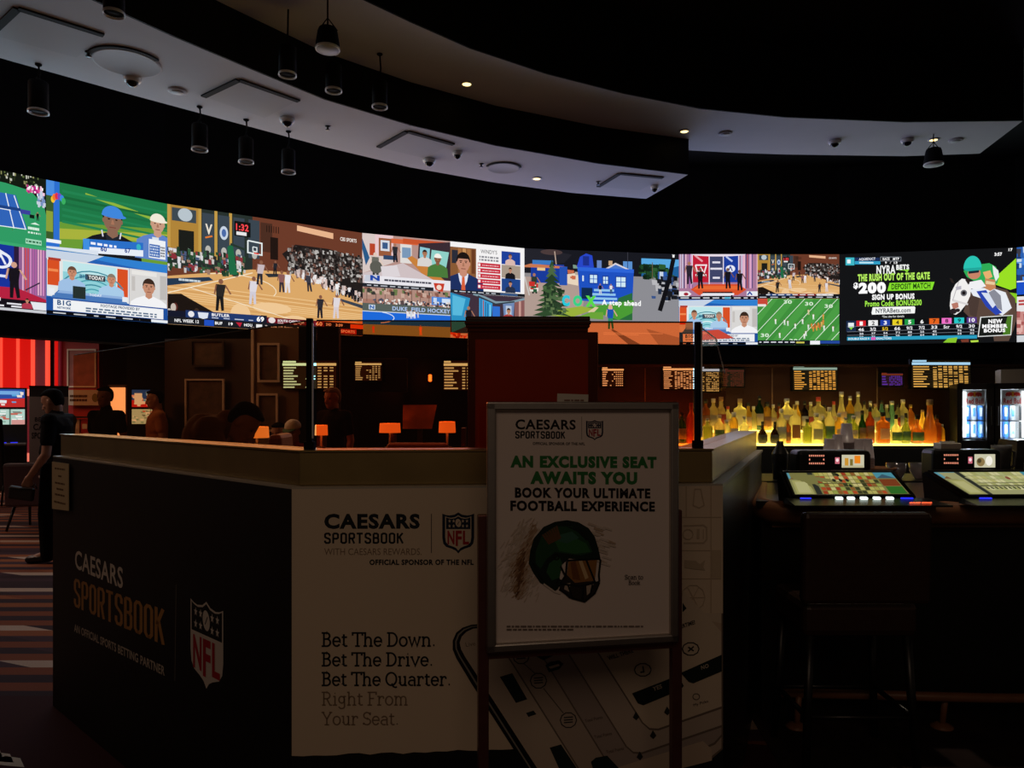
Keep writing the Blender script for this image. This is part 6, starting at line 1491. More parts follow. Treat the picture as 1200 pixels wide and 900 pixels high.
B_ = [  # x, top, width, shape, glass, cap, label, row (0 front, 1 back), what marks it out
 (799, 483, 11, 'round', 'green', 'black', 'cream', 0), (810, 472, 12, 'round', 'orange', 'red', None, 0),
 (827, 468, 11, 'round', 'amber', 'black', 'brown', 1), (836, 467, 12, 'round', 'pale', 'white', 'grey', 1), (845, 465, 12, 'slim', 'pale', 'cork', 'red', 1),
 (853, 476, 9, 'round', 'pale', 'red', 'cream', 1), (867, 467, 14, 'square', 'pale', 'cork', 'white', 1), (877, 472, 9, 'slim', 'gold', 'black', 'cream', 1),
 (860, 483, 10, 'short', 'gold', 'white', 'white', 0), (829, 490, 11, 'square', 'olive', 'silver', None, 0), (843, 486, 12, 'round', 'pale', 'white', 'green', 0),
 (890, 464, 10, 'round', 'green', 'black', 'cream', 1), (899, 471, 10, 'short', 'gold', 'black', 'brown', 1), (893.5, 494, 11, 'squat', 'dark', 'black', 'black', 0), (908, 494, 11, 'squat', 'dark', 'black', 'black', 0),
 (922, 467, 15, 'round', 'pale', 'silver', 'white', 1), (915.5, 479, 12, 'round', 'pale', 'white', 'grey', 0), (934, 470, 9, 'slim', 'gold', 'white', None, 1),
 (931.5, 474, 12, 'square', 'pale', 'gold', 'brown', 0), (943, 470, 9, 'round', 'dark', 'black', 'white', 1), (946, 491, 10, 'square', 'olive', 'black', None, 0),
 (950, 471, 9, 'slim', 'pale', 'white', 'red', 1), (959, 465, 13, 'square', 'pale', 'red', 'white', 1), (956.5, 484, 14, 'square', 'pale', 'white', 'grey', 0),
 (972, 477, 12, 'round', 'pale', 'white', 'green', 0), (977, 470, 9, 'bell', 'pale', 'red', 'cream', 1), (986, 459, 12, 'bell', 'pale', 'silver', 'cream', 1), (996, 464, 10, 'round', 'gold', 'silver', 'green', 1),
 (1000, 487, 11, 'round', 'olive', 'white', 'cream', 0), (1005.5, 459, 10, 'slim', 'pale', 'silver', 'white', 1), (1013, 470, 8, 'round', 'pale', 'black', None, 1), (1010.5, 481, 9, 'slim', 'green', 'black', 'brown', 0),
 (1019.5, 477, 10, 'round', 'orange', 'black', 'brown', 0), (1026, 473, 11, 'round', 'pale', 'cork', 'white', 1), (1034.5, 483, 14, 'square', 'amber', 'black', 'cream', 0), (1033, 469, 9, 'slim', 'cyan', 'black', None, 1),
 (1045, 470, 12, 'bell', 'cyan', 'silver', None, 1), (1050, 486, 13, 'squat', 'pale', 'black', 'green', 0), (1058, 468, 12, 'round', 'pale', 'white', 'grey', 1), (1061.5, 484, 11, 'squat', 'olive', 'black', 'green', 0),
 (1074.5, 486, 15, 'squat', 'amber', 'black', 'green', 0), (1089.5, 468, 16, 'bell', 'amber', 'cork', None, 0), (1098, 486, 9, 'square', 'amber', 'black', None, 0), (1103.5, 497, 7, 'short', 'gold', 'white', None, 0),
 (883, 476, 9, 'round', 'pale', 'white', None, 1), (906, 474, 9, 'round', 'pale', 'white', 'cream', 1), (913, 472, 8, 'slim', 'amber', 'black', None, 1), (966, 474, 9, 'square', 'pale', 'black', 'red', 1), (983, 484, 11, 'square', 'gold', 'white', 'white', 0), (991, 489, 10, 'round', 'pale', 'silver', 'cream', 0), (964.5, 488, 8, 'slim', 'olive', 'white', None, 0),
 (1020, 470, 9, 'square', 'pale', 'silver', None, 1), (1039, 474, 9, 'slim', 'pale', 'white', 'blue', 1), (1052, 473, 8, 'round', 'pale', 'black', 'red', 1), (1067, 474, 9, 'round', 'amber', 'gold', None, 1), (1081, 480, 9, 'bell', 'gold', 'cork', None, 1), (818, 478, 10, 'round', 'gold', 'white', 'cream', 1), (819, 491, 10, 'square', 'pale', 'black', None, 0), (872, 488, 10, 'square', 'pale', 'silver', 'grey', 0), (851, 492, 9, 'short', 'pale', 'white', None, 0), (922.5, 492, 9, 'short', 'amber', 'gold', 'brown', 0),
 (789, 486, 9, 'round', 'dark', 'black', 'cream', 1), (772, 474, 9, 'slim', 'amber', 'black', None, 1), (763, 472, 8, 'bell', 'pale', 'silver', None, 1), (745, 473, 10, 'round', 'amber', 'red', None, 1), (733, 470, 10, 'round', 'dark', 'black', None, 1), (719, 474, 10, 'round', 'amber', 'red', None, 1),
]
WORDS = {'pale': 'clear', 'amber': 'amber', 'orange': 'orange', 'green': 'dark green', 'dark': 'near-black', 'cyan': 'pale blue', 'gold': 'golden', 'olive': 'olive'}
SHP = {'round': 'round', 'slim': 'slim', 'square': 'square', 'squat': 'squat round', 'short': 'short', 'bell': 'bell-shaped'}
ordn = {}
for row in (0, 1):
    for k, b in enumerate(sorted([b for b in B_ if b[7] == row], key=lambda b: b[0])): ordn[id(b)] = k
NUM = 'first second third fourth fifth sixth seventh eighth ninth tenth eleventh twelfth thirteenth fourteenth fifteenth sixteenth seventeenth eighteenth nineteenth twentieth twenty-first twenty-second twenty-third twenty-fourth twenty-fifth twenty-sixth twenty-seventh twenty-eighth twenty-ninth thirtieth thirty-first thirty-second thirty-third thirty-fourth'.split()
for b in B_:
    x, yt, w, kind, gcol, cap_, lab_, row = b
    n = sum(1 for q in B_ if q[7] == row)
    k = ordn[id(b)]; where = f'{NUM[k]} from the left' if k < n / 2 else (f'{NUM[n - 1 - k]} from the fridge' if k < n - 1 else 'nearest the fridge')
    bottle(x, 0, yt, w, kind, gcol, cap_, lab_, f'{WORDS[gcol]} {SHP[kind]} bottle, {cap_} cap, {"front" if row == 0 else "upper"} step, {where}', row)

# fridges, turned towards the room
FROT = R(-23)
def fridge(x0, x1, y0, y1, d, tube, label, step):
    W = .236; zb = EYE + (HY - y1) / F * d; H = (y1 - y0) / F * d; m = Vector((P(1142.5, 0, d).x + step * .243 * math.cos(FROT), d + step * .243 * math.sin(FROT), zb))
    t = thing('drinks_fridge', label, 'fridge', m, FROT)
    D = .36; th = .02
    b = MB()
    b.box((-W / 2 + th / 2, D / 2, H / 2), (th, D, H)); b.box((W / 2 - th / 2, D / 2, H / 2), (th, D, H)); b.box((0, D / 2, H - th / 2), (W, D, th)); b.box((0, D / 2, th / 2), (W, D, th)); b.box((0, D - .01, H / 2), (W, .02, H))
    b.build('cabinet', MATS['fridge_black'], t)
    MB().box((0, D - .03, H / 2), (W - 2 * th, .01, H - 2 * th)).build('liner', MATS['fridge_inside'], t)
    door = MB(); f = .036; fl, frr = (f, f + .012) if tube < 0 else (f - .002, f)
    door.box((-W / 2 + fl / 2, -.012, H / 2), (fl, .024, H)); door.box((W / 2 - frr / 2, -.012, H / 2), (frr, .024, H)); door.box((0, -.012, H - .022), (W, .024, .044)); door.box((0, -.012, .03), (W, .024, .06))
    do = door.build('door', MATS['fridge_black'], t, bevel=.002)
    MB().box((0, -.010, H / 2), (W - 2 * f, .006, H - .09)).build('pane', MATS['fridge_glass'], do)
    MB().box((W / 2 - .014 if tube < 0 else -W / 2 + .014, -.03, H * .5), (.012, .016, H * .3), None, .004).build('handle', MATS['metal_dark'], do)
    MB().tube([(tube * (W / 2 - fl - .012), .018, .08), (tube * (W / 2 - fl - .012), .018, H - .06)], .016, 10).build('light_tube', MATS['fridge_tube'], t)
    # sign panel with two bulls before a sun and the drink's name
    sw = W - 2 * f - .03; c = Canvas(Vector((-sw / 2, .03, H - .05)), Vector((sw, 0, 0)), Vector((0, 0, -.115)), Vector((0, -1, 0)), step=2e-4)
    c.rect(0, 0, 1, 1, '#dfe0de'); c.ell(.52, .26, .12, .16, '#e8a818')
    for s in (-1, 1):
        g = lambda u, v: (.52 + s * u, v)
        c.poly([g(.04, .2), g(.14, .12), g(.3, .16), g(.36, .3), g(.3, .42), g(.24, .36), g(.18, .42), g(.1, .34), g(.02, .36)], '#c82a20')
    c.text('Red Bull', .08, .52, .94, .88, '#c03030', .03)
    c.build('logo_panel', PRINT, t)
    sh = []
    for z in (.07, H * .42): MB().box((0, D / 2 + .02, z), (W - 2 * th, D - .08, .006)).build('shelf', MATS['chrome'], t)
    for zz in (H * .3, H * .65): point_lamp('fridge_light', (tube * (W / 2 - fl - .045), .045, zz), 2.0, (.9, .96, 1), .02, t)
    return t, W, H, D
for (x0, x1, tube, lab, cols) in ((1123, 1162, -1, 'black countertop drinks fridge with its white light strip on the left', ('left', 0)), (1163.5, 1202, 1, 'black countertop drinks fridge with its white light strip on the right', ('right', 1))):
    t, W, H, D = fridge(x0, x1, 449.5, 525, 5.55, tube, lab, cols[1])
    Mf = Matrix.Translation(t.location) @ Matrix.Rotation(FROT, 4, 'Z')
    for sz, row in ((.076, 'lower shelf'), (H * .42 + .006, 'upper shelf')):
        for k in range(3):
            xx = -W / 2 + (.095 if tube < 0 else .058) + k * .045
            o = thing('drink_can', f'slim can, {NUM[k]} from the left on the {row}, {cols[0]} fridge', 'can', Mf @ Vector((xx, .19, sz)), FROT, 'energy drink cans in the fridges')
            h = .125 if row == 'lower shelf' else .12
            MB().lathe([(.018, 0), (.0205, .006), (.0205, h - .008), (.017, h), (.001, h)], n=14).build('can', MATS['can_silver' if (k + cols[1]) % 2 else 'can_blue'], o)
            MB().box((0, -.0205, h * .5), (.016, .002, h * .55)).build('label', MATS['can_blue' if (k + cols[1]) % 2 else 'can_silver'], o)
t = thing('white_carton', 'white carton lying on top of the drinks fridges', 'box', Mf @ Vector((.02, .08, H)), FROT)
MB().box((0, .1, .053), (.17, .2, .106), None, .004).build('carton', MATS['paper'], t)
MB().box((0, .1, .107), (.17, .05, .003)).build('tape', MATS['plastic_grey'], t)
p = P(1196, 545, 4.75); t = thing('coffee_machine', 'black angular machine at the far right of the work counter', 'machine', (p.x + .03, 4.86, zU))
zz = P(0, 516, 4.75).z - zU
MB().loft([[Vector((-.07, -.1, 0)), Vector((.16, -.1, 0)), Vector((.16, .12, 0)), Vector((-.07, .12, 0))], [Vector((-.05, -.1, zz * .55)), Vector((.16, -.1, zz * .55)), Vector((.16, .12, zz * .55)), Vector((-.05, .12, zz * .55))], [Vector((-.03, -.08, zz)), Vector((.16, -.08, zz)), Vector((.16, .1, zz)), Vector((-.03, .1, zz))]], False).build('body', MATS['fridge_black'], t)
MB().box((.06, -.103, zz * .3), (.13, .008, .05)).build('drip_tray', MATS['plastic_grey'], t)
# ------------------------------------------------------------------ slot hall seen past the left end of the booth
dW = 15.6
def wall_box(x0, x1, y0, y1, d, thick=.06):
    a, b = P(x0, y0, d), P(x1, y1, d)
    return MB().box(((a.x + b.x) / 2, d + thick / 2, (a.z + b.z) / 2), (abs(b.x - a.x), thick, abs(a.z - b.z)))
def simple(name, label, cat, mb_list, d, x, z=0.0, group=None):
    t = thing(name, label, cat, (P(x, 0, d).x, d, z), 0, group)
    for n_, mb, m in mb_list: lb(t, mb).build(n_, MATS[m], t)
    return t
for x0, x1, xs0_, xs1_, m_, lab in ((-40, -1, -1, 2, 'red_glow_panel', 'glowing red wall panel cut off by the picture edge'), (2.5, 19, 19, 22, 'red_glow_panel', 'bright red wall panel over the slot machine screens'), (22.5, 36, 36, 40, 'red_glow_panel', 'dim red wall panel right of the slot machine'), (40.5, 53, 53, 57, 'purple_panel', 'dark purple wall panel above the roll-up banner')):
    simple('glowing_wall', lab, 'wall panel', [('panel', wall_box(x0, x1, 388, 456, dW), m_), ('light_strip', wall_box(xs0_, xs1_, 388, 456, dW - .03, .05), 'red_glow_strip')], dW, x0)
simple('glowing_niche', 'pink lit niche with red strip between slot machine and banner', 'wall panel', [('upper_light', wall_box(22, 36, 456, 464, dW - .05), 'pink_glow_panel'), ('back', wall_box(22, 36, 464, 531, dW), 'purple_panel'), ('lower_light', wall_box(22, 37, 531, 541, dW - .05), 'pink_glow_panel'), ('light_strip', wall_box(35.5, 38, 464, 532, dW - .06, .05), 'red_glow_strip')], dW, 30)
struct('wall_red', wall_box(64, 116, 386, 560, dW - .2, .15), 'red_wall')
simple('strip_light', 'red strip light on the corner of the red wall behind the banner', 'strip light', [('strip', wall_box(63.5, 70, 398, 452, dW - .3, .06), 'purple_panel'), ('tube', wall_box(64, 67, 398, 452, dW - .33, .03), 'red_glow_panel')], dW, 66)

def slot_machine(x0, x1, ytop, d, label, seed):
    W = (x1 - x0) / F * d; top = EYE + (HY - ytop) / F * d; X = P((x0 + x1) / 2, 0, d).x
    t = thing('slot_machine', label, 'slot machine', (X, d, 0), math.atan2(-X, d))
    MB().box((0, .3, .45), (W, .6, .9), None, .02).build('base_cabinet', MATS['fridge_black'], t)
    MB().loft([[Vector((-W / 2, -.08, .86)), Vector((W / 2, -.08, .86)), Vector((W / 2, .55, .86)), Vector((-W / 2, .55, .86))], [Vector((-W / 2, .02, top)), Vector((W / 2, .02, top)), Vector((W / 2, .55, top)), Vector((-W / 2, .55, top))]], False).build('upper_cabinet', MATS['fridge_black'], t)
    r3 = random.Random(seed)
    zs = [(top - .03, top - .36, 'top_screen'), (top - .40, top - .68, 'game_screen')]
    for za, zb_, nm in zs:
        ya = lambda z: -.08 + .1 * (z - .86) / (top - .86) - .004
        c = Canvas(Vector((-W * .46, ya(za), za)), Vector((W * .92, 0, 0)), Vector((0, ya(zb_) - ya(za), zb_ - za)), Vector((0, -1, 0)), step=3e-4)
        if nm == 'top_screen':
            c.rect(0, 0, 1, 1, '#2a50a8'); c.poly([(0, .6), (1, .5), (1, 1), (0, 1)], '#c82a28'); c.speckle(.05, .1, .95, .9, 26, .06, .07, ['#e8f0f8', '#58a8e0', '#e8b0b0', '#f4e8e0'], r3); c.rect(.55, .1, .9, .3, '#78b0e8'); c.rect(.1, .2, .4, .85, '#e8f0f0')
        else:
            c.rect(0, 0, 1, 1, '#b8d8cc'); c.speckle(.05, .1, .95, .9, 34, .06, .06, ['#e8f4f0', '#88b0a0', '#c86a5a', '#f4f8f4', '#7a8a80'], r3); c.rect(.72, .0, .75, 1, '#5a7a70'); c.rect(.76, .7, 1, 1, '#d89a94')
        c.build(nm, SLOTPIC, t)
    MB().box((0, -.16, .86), (W * .96, .18, .04), (R(-8), 0, 0), .01).build('button_deck', MATS['plastic_grey'], t)
    for k, mm in ((.1, 'button_blue'), (.28, 'button_blue')): MB().box((W * k, -.17, .89), (.11, .06, .02), (R(-8), 0, 0)).build('button', MATS[mm], t)
    return t
slot_machine(-34, 26, 454, 13.6, 'slot machine at the far left edge with blue and red top screen', 5)
slot_machine(155, 184, 455, 14.2, 'slot machine glowing orange through the tinted left glass', 6)
# roll-up banner
d = 12.6; X = P(57.5, 0, d).x; W = 39 / F * d; zt = EYE + (HY - 453) / F * d
t = thing('rollup_banner', 'grey roll-up banner standing behind the man in black', 'banner', (X, d, 0), R(30))
MB().box((0, 0, zt / 2 + .03), (W, .008, zt - .06)).build('fabric', MATS['plastic_grey'], t)
MB().box((0, .01, .03), (W + .05, .16, .06), None, .01).build('base', MATS['metal_dark'], t)
MB().box((0, 0, zt), (W + .01, .025, .025)).build('top_rail', MATS['metal_dark'], t)
c = Canvas(Vector((-W / 2, -.005, zt - .01)), Vector((W, 0, 0)), Vector((0, 0, -(zt - .07))), Vector((0, -1, 0)), step=3e-4)
c.rect(0, 0, 1, 1, '#c9bcb6'); c.rect(0, 0, 1, .09, '#4a4648'); c.text('BET WITH', .14, .28, .86, .32, '#3a3438', .03); c.text('CAESARS', .1, .34, .9, .40, '#3a3438', .03); c.text('SPORTSBOOK', .06, .42, .94, .48, '#3a3438', .04)
c.poly([(.1, .88), (.22, .66), (.3, .68), (.16, .9)], '#8a2a4a')
c.build('print', PRINT, t)
# things on the red wall, seen through the left pane
def framed(x0, y0, x1, y1, d, label, art='picture_art', frame='frame_silver', fw=.028):
    a, b = P(x0, y0, d), P(x1, y1, d); W, H = b.x - a.x, a.z - b.z
    t = thing('framed_picture', label, 'picture', ((a.x + b.x) / 2, d, b.z))
    m = MB(); m.box((0, 0, H - fw / 2), (W, .04, fw)); m.box((0, 0, fw / 2), (W, .04, fw)); m.box((-W / 2 + fw / 2, 0, H / 2), (fw, .04, H - 2 * fw)); m.box((W / 2 - fw / 2, 0, H / 2), (fw, .04, H - 2 * fw)); m.build('frame', MATS[frame], t)
    MB().box((0, .012, H / 2), (W - fw, .01, H - fw)).build('picture', MATS[art], t)
    return t
mat('red_photo', (.35, .10, .08), .5, noise=.7, scale=5)
framed(79, 409, 113, 454, dW - .222, 'tall framed picture on the red wall above the yellow sign', 'red_photo')
t = simple('wall_sign', 'yellowish oblong sign on the red wall under a framed picture', 'sign', [('board', wall_box(78, 118, 457, 475, dW - .35, .05), 'mat_cream')], dW, 98)
c = Canvas(P(80, 459, dW - .355) - t.location, Vector((36 / F * dW, 0, 0)), Vector((0, 0, -14 / F * dW)), Vector((0, -1, 0)), step=3e-4); dashes(c, .05, .2, .6, .85, 2, '#5a3a20', rz, .9, 5); c.ell(.85, .5, .1, .35, '#7a6a2a'); c.build('lettering', PRINT, t)
rk = thing('display_rack', 'low rack of red boxes against the red wall', 'rack', (P(98, 0, dW - .7).x, dW - .7, 0))
for z in (.5, .95, 1.35): MB().box((0, 0, z), (.75, .35, .03)).build('shelf', MATS['metal_dark'], rk)
for sx in (-1, 1): MB().box((sx * .36, 0, .7), (.04, .34, 1.4)).build('side', MATS['metal_dark'], rk)
for k in range(4):
    t = thing('goods_box', f'{NUM[k]} box from the left on top of the low rack', 'box', (rk.location.x - .27 + .18 * k, dW - .72, .965), 0, 'boxes on the low rack')
    MB().box((0, 0, .17), (.15, .2, .34), None, .006).build('box', MATS['red_wall' if k % 2 == 0 else 'mat_cream'], t)
    MB().box((0, -.102, .2), (.1, .004, .1)).build('label', MATS['paper'], t)
t = simple('lit_doorway', 'doorway glowing orange behind the dark figure in the left pane', 'doorway', [('lit_opening', wall_box(128, 147, 454, 575, dW - .1, .05), 'doorway_glow'), ('jamb', wall_box(147, 149, 452, 575, dW - .13, .1), 'podium_edge'), ('jamb', wall_box(126, 128, 452, 575, dW - .13, .1), 'podium_edge'), ('lintel', wall_box(126, 149, 451, 454, dW - .13, .1), 'podium_edge')], dW, 138)
struct('wall_dark', wall_box(149, 330, 372, 580, dW - .2, .1), 'black_wall')

# chairs near the man
def lounge_chair(label, loc, rotz, W, z0, z1, mname, base=.0):
    t = thing('lounge_chair', label, 'chair', loc, rotz)
    MB().box((0, -.24, (z0 + z1) / 2), (W, .09, z1 - z0), (R(5), 0, 0), .03).build('backrest', MATS[mname], t)
    MB().box((0, .04, z0 + .08), (W - .03, .5, .13), None, .03).build('seat', MATS[mname], t)
    for sx in (-1, 1):
        for sy in (-1, 1): MB().tube([(sx * (W / 2 - .07), .02 + sy * .16, z0 + .03), (sx * (W / 2 - .02), .02 + sy * .27, 0)], [.02, .014], 8).build('leg', MATS['metal_dark'], t)
    return t
lounge_chair('plum upholstered chair with splayed black legs by the man in black', (P(34, 0, 9.2).x, 9.4, 0), R(6), 52 / F * 9.3, .3, .84, 'leather_plum')
lounge_chair('black padded chair back at the slot machine, cut by the picture edge', (P(-12, 0, 11.6).x, 11.8, 0), R(-8), .6, .45, 1.36, 'leather_black')

# ------------------------------------------------------------------ picture wall and betting desks behind the glass
dw = 9.75
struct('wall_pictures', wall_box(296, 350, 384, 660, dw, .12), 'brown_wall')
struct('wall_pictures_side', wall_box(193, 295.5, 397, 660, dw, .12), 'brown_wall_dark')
struct('wall_partition', wall_box(350.5, 397, 383, 660, dw, .12), 'black_wall')
struct('trim_5', wall_box(294, 297, 383, 660, dw - .03, .03), 'frame_silver')
framed(302, 402, 328, 448, dw - .05, 'narrow upright framed picture beside the left odds board', frame='frame_silver')
framed(301, 461, 326, 506, dw - .05, 'narrow framed picture right under another, behind the table lamp', frame='frame_silver')
framed(223, 398, 263, 430, dw - .05, 'wide dark framed picture in the upper left of the brown wall', frame='picture_frame')
framed(217, 444, 263, 508, dw - .05, 'large dark picture in a thin silver frame behind the bending reflected man', frame='frame_silver', fw=.022)
odds_board_or_reflection(331, 423, 394, 455.5, 9.70, 'wide odds board crossing the black post at the booth corner', 11, True, head=(.32, .75, .8), txt=(.24, .5, .5), fine=True, rows=8, cols=(.4, 5))
odds_board_or_reflection(416, 424, 447, 446, 11.2, 'half-filled odds board in the middle of the dark back wall', 12, True, head=(.32, .75, .8), txt=(.24, .5, .5), fine=True, rows=8, cols=(.4, 5))
odds_board_or_reflection(520, 423, 553, 457, 12.1, 'odds board half hidden by the wooden podium', 13, True, cols=(.62, 2), head=(.32, .75, .8), txt=(.24, .5, .5), fine=True, rows=8)
t = thing('wall_screen', 'big switched-off screen around the half-filled odds board', 'screen', P(446, 459, 11.36))
MB().box((0, .02, 39 / F * 11.36 / 2), (62 / F * 11.36, .05, 39 / F * 11.36), None, .01).build('bezel', MATS['black_paint'], t)
MB().box((0, -.007, 39 / F * 11.36 / 2), (60 / F * 11.36, .004, 37 / F * 11.36)).build('panel', MATS['dome_black'], t)
mat('sconce_glow', (.8, .5, .2), .5, emit=(1, .5, .15), estr=2.6)
for x, y, d, lab in ((475, 449, 11.7, 'glowing wall sconce between two odds boards'), (504, 443, 12.0, 'small dim lamp reflection, built as a sconce next to the board by the podium')):  # the second stands in for a lamp's reflection and glows itself
    t = thing('sconce_or_reflection', lab, 'wall lamp', P(x, y, d))
    h = .16 if x == 475 else .07
    MB().box((0, .03, 0), (.06, .03, h * 1.7)).build('plate', MATS['metal_dark'], t)
    MB().lathe([(.02, -h * .8), (.028, -h * .7), (.028, h * .7), (.02, h * .8)], n=14).build('shade', MATS['sconce_glow'], t)
    point_lamp('sconce_light', (t.location.x, d - .12, t.location.z), 1.2 if x == 475 else .4, (1, .55, .2), .04)
desk = thing('betting_desk', 'long dark betting desk with lamps behind the front glass', 'desk', (P(400, 0, 7.6).x, 7.6, 0))
x0, x1 = P(222, 0, 7.4).x - desk.location.x, P(600, 0, 7.8).x - desk.location.x
MB().box(((x0 + x1) / 2, -.05, 1.08), (x1 - x0, .6, .04), None, .01).build('desktop', MATS['dark_wood'], desk)
MB().box(((x0 + x1) / 2, .05, .53), (x1 - x0 - .1, .4, 1.06)).build('cabinet', MATS['dark_wood'], desk)
for k in range(4): MB().box((x0 + .5 + k * (x1 - x0 - 1) / 3, .12, 1.2), (.04, .25, .22)).build('divider', MATS['dark_wood'], desk)
t = thing('wooden_tray_sign', 'reddish slanted wooden board on the betting desk under the sconce', 'board', (P(491, 0, 7.7).x, 7.75, 1.10))
a = (511 - 471) / F * 7.7; MB().loft([[Vector((-a / 2, 0, .20)), Vector((a / 2 - .05, 0, .20)), Vector((a / 2 - .05, .02, .20)), Vector((-a / 2, .02, .20))], [Vector((-a / 2, .03, .45)), Vector((a / 2, .03, .45)), Vector((a / 2, .05, .45)), Vector((-a / 2, .05, .45))]], False).build('board', MATS['bar_rail'], t)
MB().box((0, .03, .1), (.05, .03, .22)).build('stand', MATS['metal_dark'], t)
for x, y0, y1, w, d, lab in ((301, 500, 513, 28, 7.4, 'table lamp with orange drum shade left of the two seated heads'), (376.5, 498, 510, 15, 7.5, 'narrow orange table lamp just right of the black corner post'), (457, 496, 507, 25, 7.6, 'orange drum table lamp in the middle of the betting desk'), (524, 494, 507, 20, 7.6, 'orange table lamp beside the wooden podium')):
    p = P(x, 0, d); r = w / 2 / F * d; za, zb2 = P(0, y0, d).z, P(0, y1, d).z
    t = thing('table_lamp', lab, 'lamp', (p.x, d, 1.10), 0)
    MB().lathe([(r, zb2 - 1.1), (r * .94, za - 1.1)], n=28, caps=False).lathe([(r * .985, zb2 - 1.1), (r * .925, za - 1.1)], n=28, caps=False).build('lamp_shade', MATS['lamp_shade'], t)
    MB().lathe([(.07, 0), (.07, .012), (.012, .03), (.012, zb2 - 1.1 + .04)], n=16).build('base', MATS['metal_dark'], t)
    point_lamp('lamp_light', (p.x, d, (za + zb2) / 2), 1.0, (1, .5, .18), .03)
mat('leather_rust', (.30, .085, .04), .5, noise=.25, scale=40)
lounge_chair('rust-coloured high-backed chair seen edge-on beside the black corner post', (P(327, 0, 5.1).x + .26, 5.2, 0), R(-84), .42, .55, 1.335, 'leather_rust')
lounge_chair('wide rust-coloured chair back left of the wooden podium', (P(495, 0, 5.0).x, 5.2, 0), R(-5), .42, .55, 1.28, 'leather_rust')

# ------------------------------------------------------------------ people
def voxel_mesh(mb, name, m, parent, vox, smooth=2):
    o = mb.build(name, m, None)
    r = o.modifiers.new('remesh', 'REMESH'); r.mode = 'VOXEL'; r.voxel_size = vox; r.use_smooth_shade = True
    if smooth: s = o.modifiers.new('smooth', 'SMOOTH'); s.iterations = smooth; s.factor = .5
    bpy.context.view_layer.update()
    me = bpy.data.meshes.new_from_object(o.evaluated_get(bpy.context.evaluated_depsgraph_get()))
    old = o.data; o.modifiers.clear(); o.data = me; bpy.data.meshes.remove(old); me.name = name
    if not me.materials: me.materials.append(m)
    o.parent = parent
    return o
HEAD = [(-.118, .07, .03, .02), (-.105, .088, -.0, .042), (-.08, .094, -.03, .055), (-.05, .093, -.06, .063), (-.02, .090, -.085, .069), (.02, .088, -.098, .074), (.05, .088, -.102, .076), (.08, .075, -.095, .070), (.105, .045, -.068, .052), (.12, .01, -.03, .025)]
def hring(z, f, b, w, M, n=20):
    cy = (f + b) / 2; ry = (f - b) / 2
    return [M @ Vector((w * math.copysign(abs(math.sin(2 * math.pi * k / n)) ** .85, math.sin(2 * math.pi * k / n)), cy + ry * math.cos(2 * math.pi * k / n), z)) for k in range(n)]
def add_head(mb, M):
    mb.loft([hring(*h, M) for h in HEAD])
    v = lambda x, y, z: M @ Vector((x, y, z))
    mb.capsule(v(0, .088, .02), v(0, .108, -.028), .010, .015)                       # nose
    for s in (-1, 1):
        mb.ball(v(s * .011, .1, -.032), .010, 8)
        mb.ball(v(s * .078, -.008, -.005), .03, 10, (.35, .6, 1), M.to_3x3())          # ears
        mb.capsule(v(s * .012, .088, .03), v(s * .045, .075, .028), .010, .009, 8)    # brow
        mb.ball(v(s * .04, .062, -.025), .022, 8)                                     # cheek
    mb.capsule(v(-.02, .093, -.062), v(.02, .093, -.062), .007, .007, 8); mb.capsule(v(-.017, .092, -.074), v(.017, .092, -.074), .007, .007, 8)
    mb.ball(v(0, .082, -.1), .018, 8)
def add_hand(mb, w, d, palm, side, curl):
    """wrist, finger direction, palm normal, thumb side (+1/-1)."""
    w = Vector(w); d = Vector(d).normalized(); palm = (Vector(palm) - d * Vector(palm).dot(d)).normalized(); a = d.cross(palm).normalized() * side
    k = w + d * .085
    for q in (-.03, -.01, .01, .03): mb.capsule(w + a * q * .7, k + a * q, .015, .013, 8)
    for q, L in ((-.032, .060), (-.011, .076), (.011, .082), (.032, .072)):
        p = k + a * q; dir_ = d.copy(); r = .0088
        for s, fr in enumerate((.45, .31, .24)):
            ang = R(curl * (.7 + .35 * s)); ax = a
            dir_ = (dir_ * math.cos(ang) + palm * math.sin(ang)).normalized() if s == 0 else (Matrix.Rotation(ang, 3, d.cross(palm)) @ dir_)
            e = p + dir_ * L * fr; mb.capsule(p, e, r, r * .9, 8); p = e; r *= .9
    t0 = w + d * .025 + a * .026; t1 = t0 + (a * .6 + d * .7 + palm * .25).normalized() * .042; t2 = t1 + (a * .15 + d * .9 + palm * .4).normalized() * .032
    mb.capsule(t0, t1, .013, .011, 8); mb.capsule(t1, t2, .011, .009, 8)
BASE = dict(pelvis=(0, 0, .95), waist=(0, .0, 1.1), chest=(0, .0, 1.30), neck=(0, -.01, 1.46), head=(0, .025, 1.63), shL=(-.18, -.01, 1.42), shR=(.18, -.01, 1.42), elL=(-.23, -.04, 1.14), elR=(.23, -.04, 1.14), wrL=(-.24, .04, .90), wrR=(.24, .04, .90), hipL=(-.09, 0, .92), hipR=(.09, 0, .92), knL=(-.10, .02, .50), knR=(.10, .02, .50), anL=(-.10, -.02, .09), anR=(.10, -.02, .09), toL=(-.115, .15, .035), toR=(.115, .15, .035))
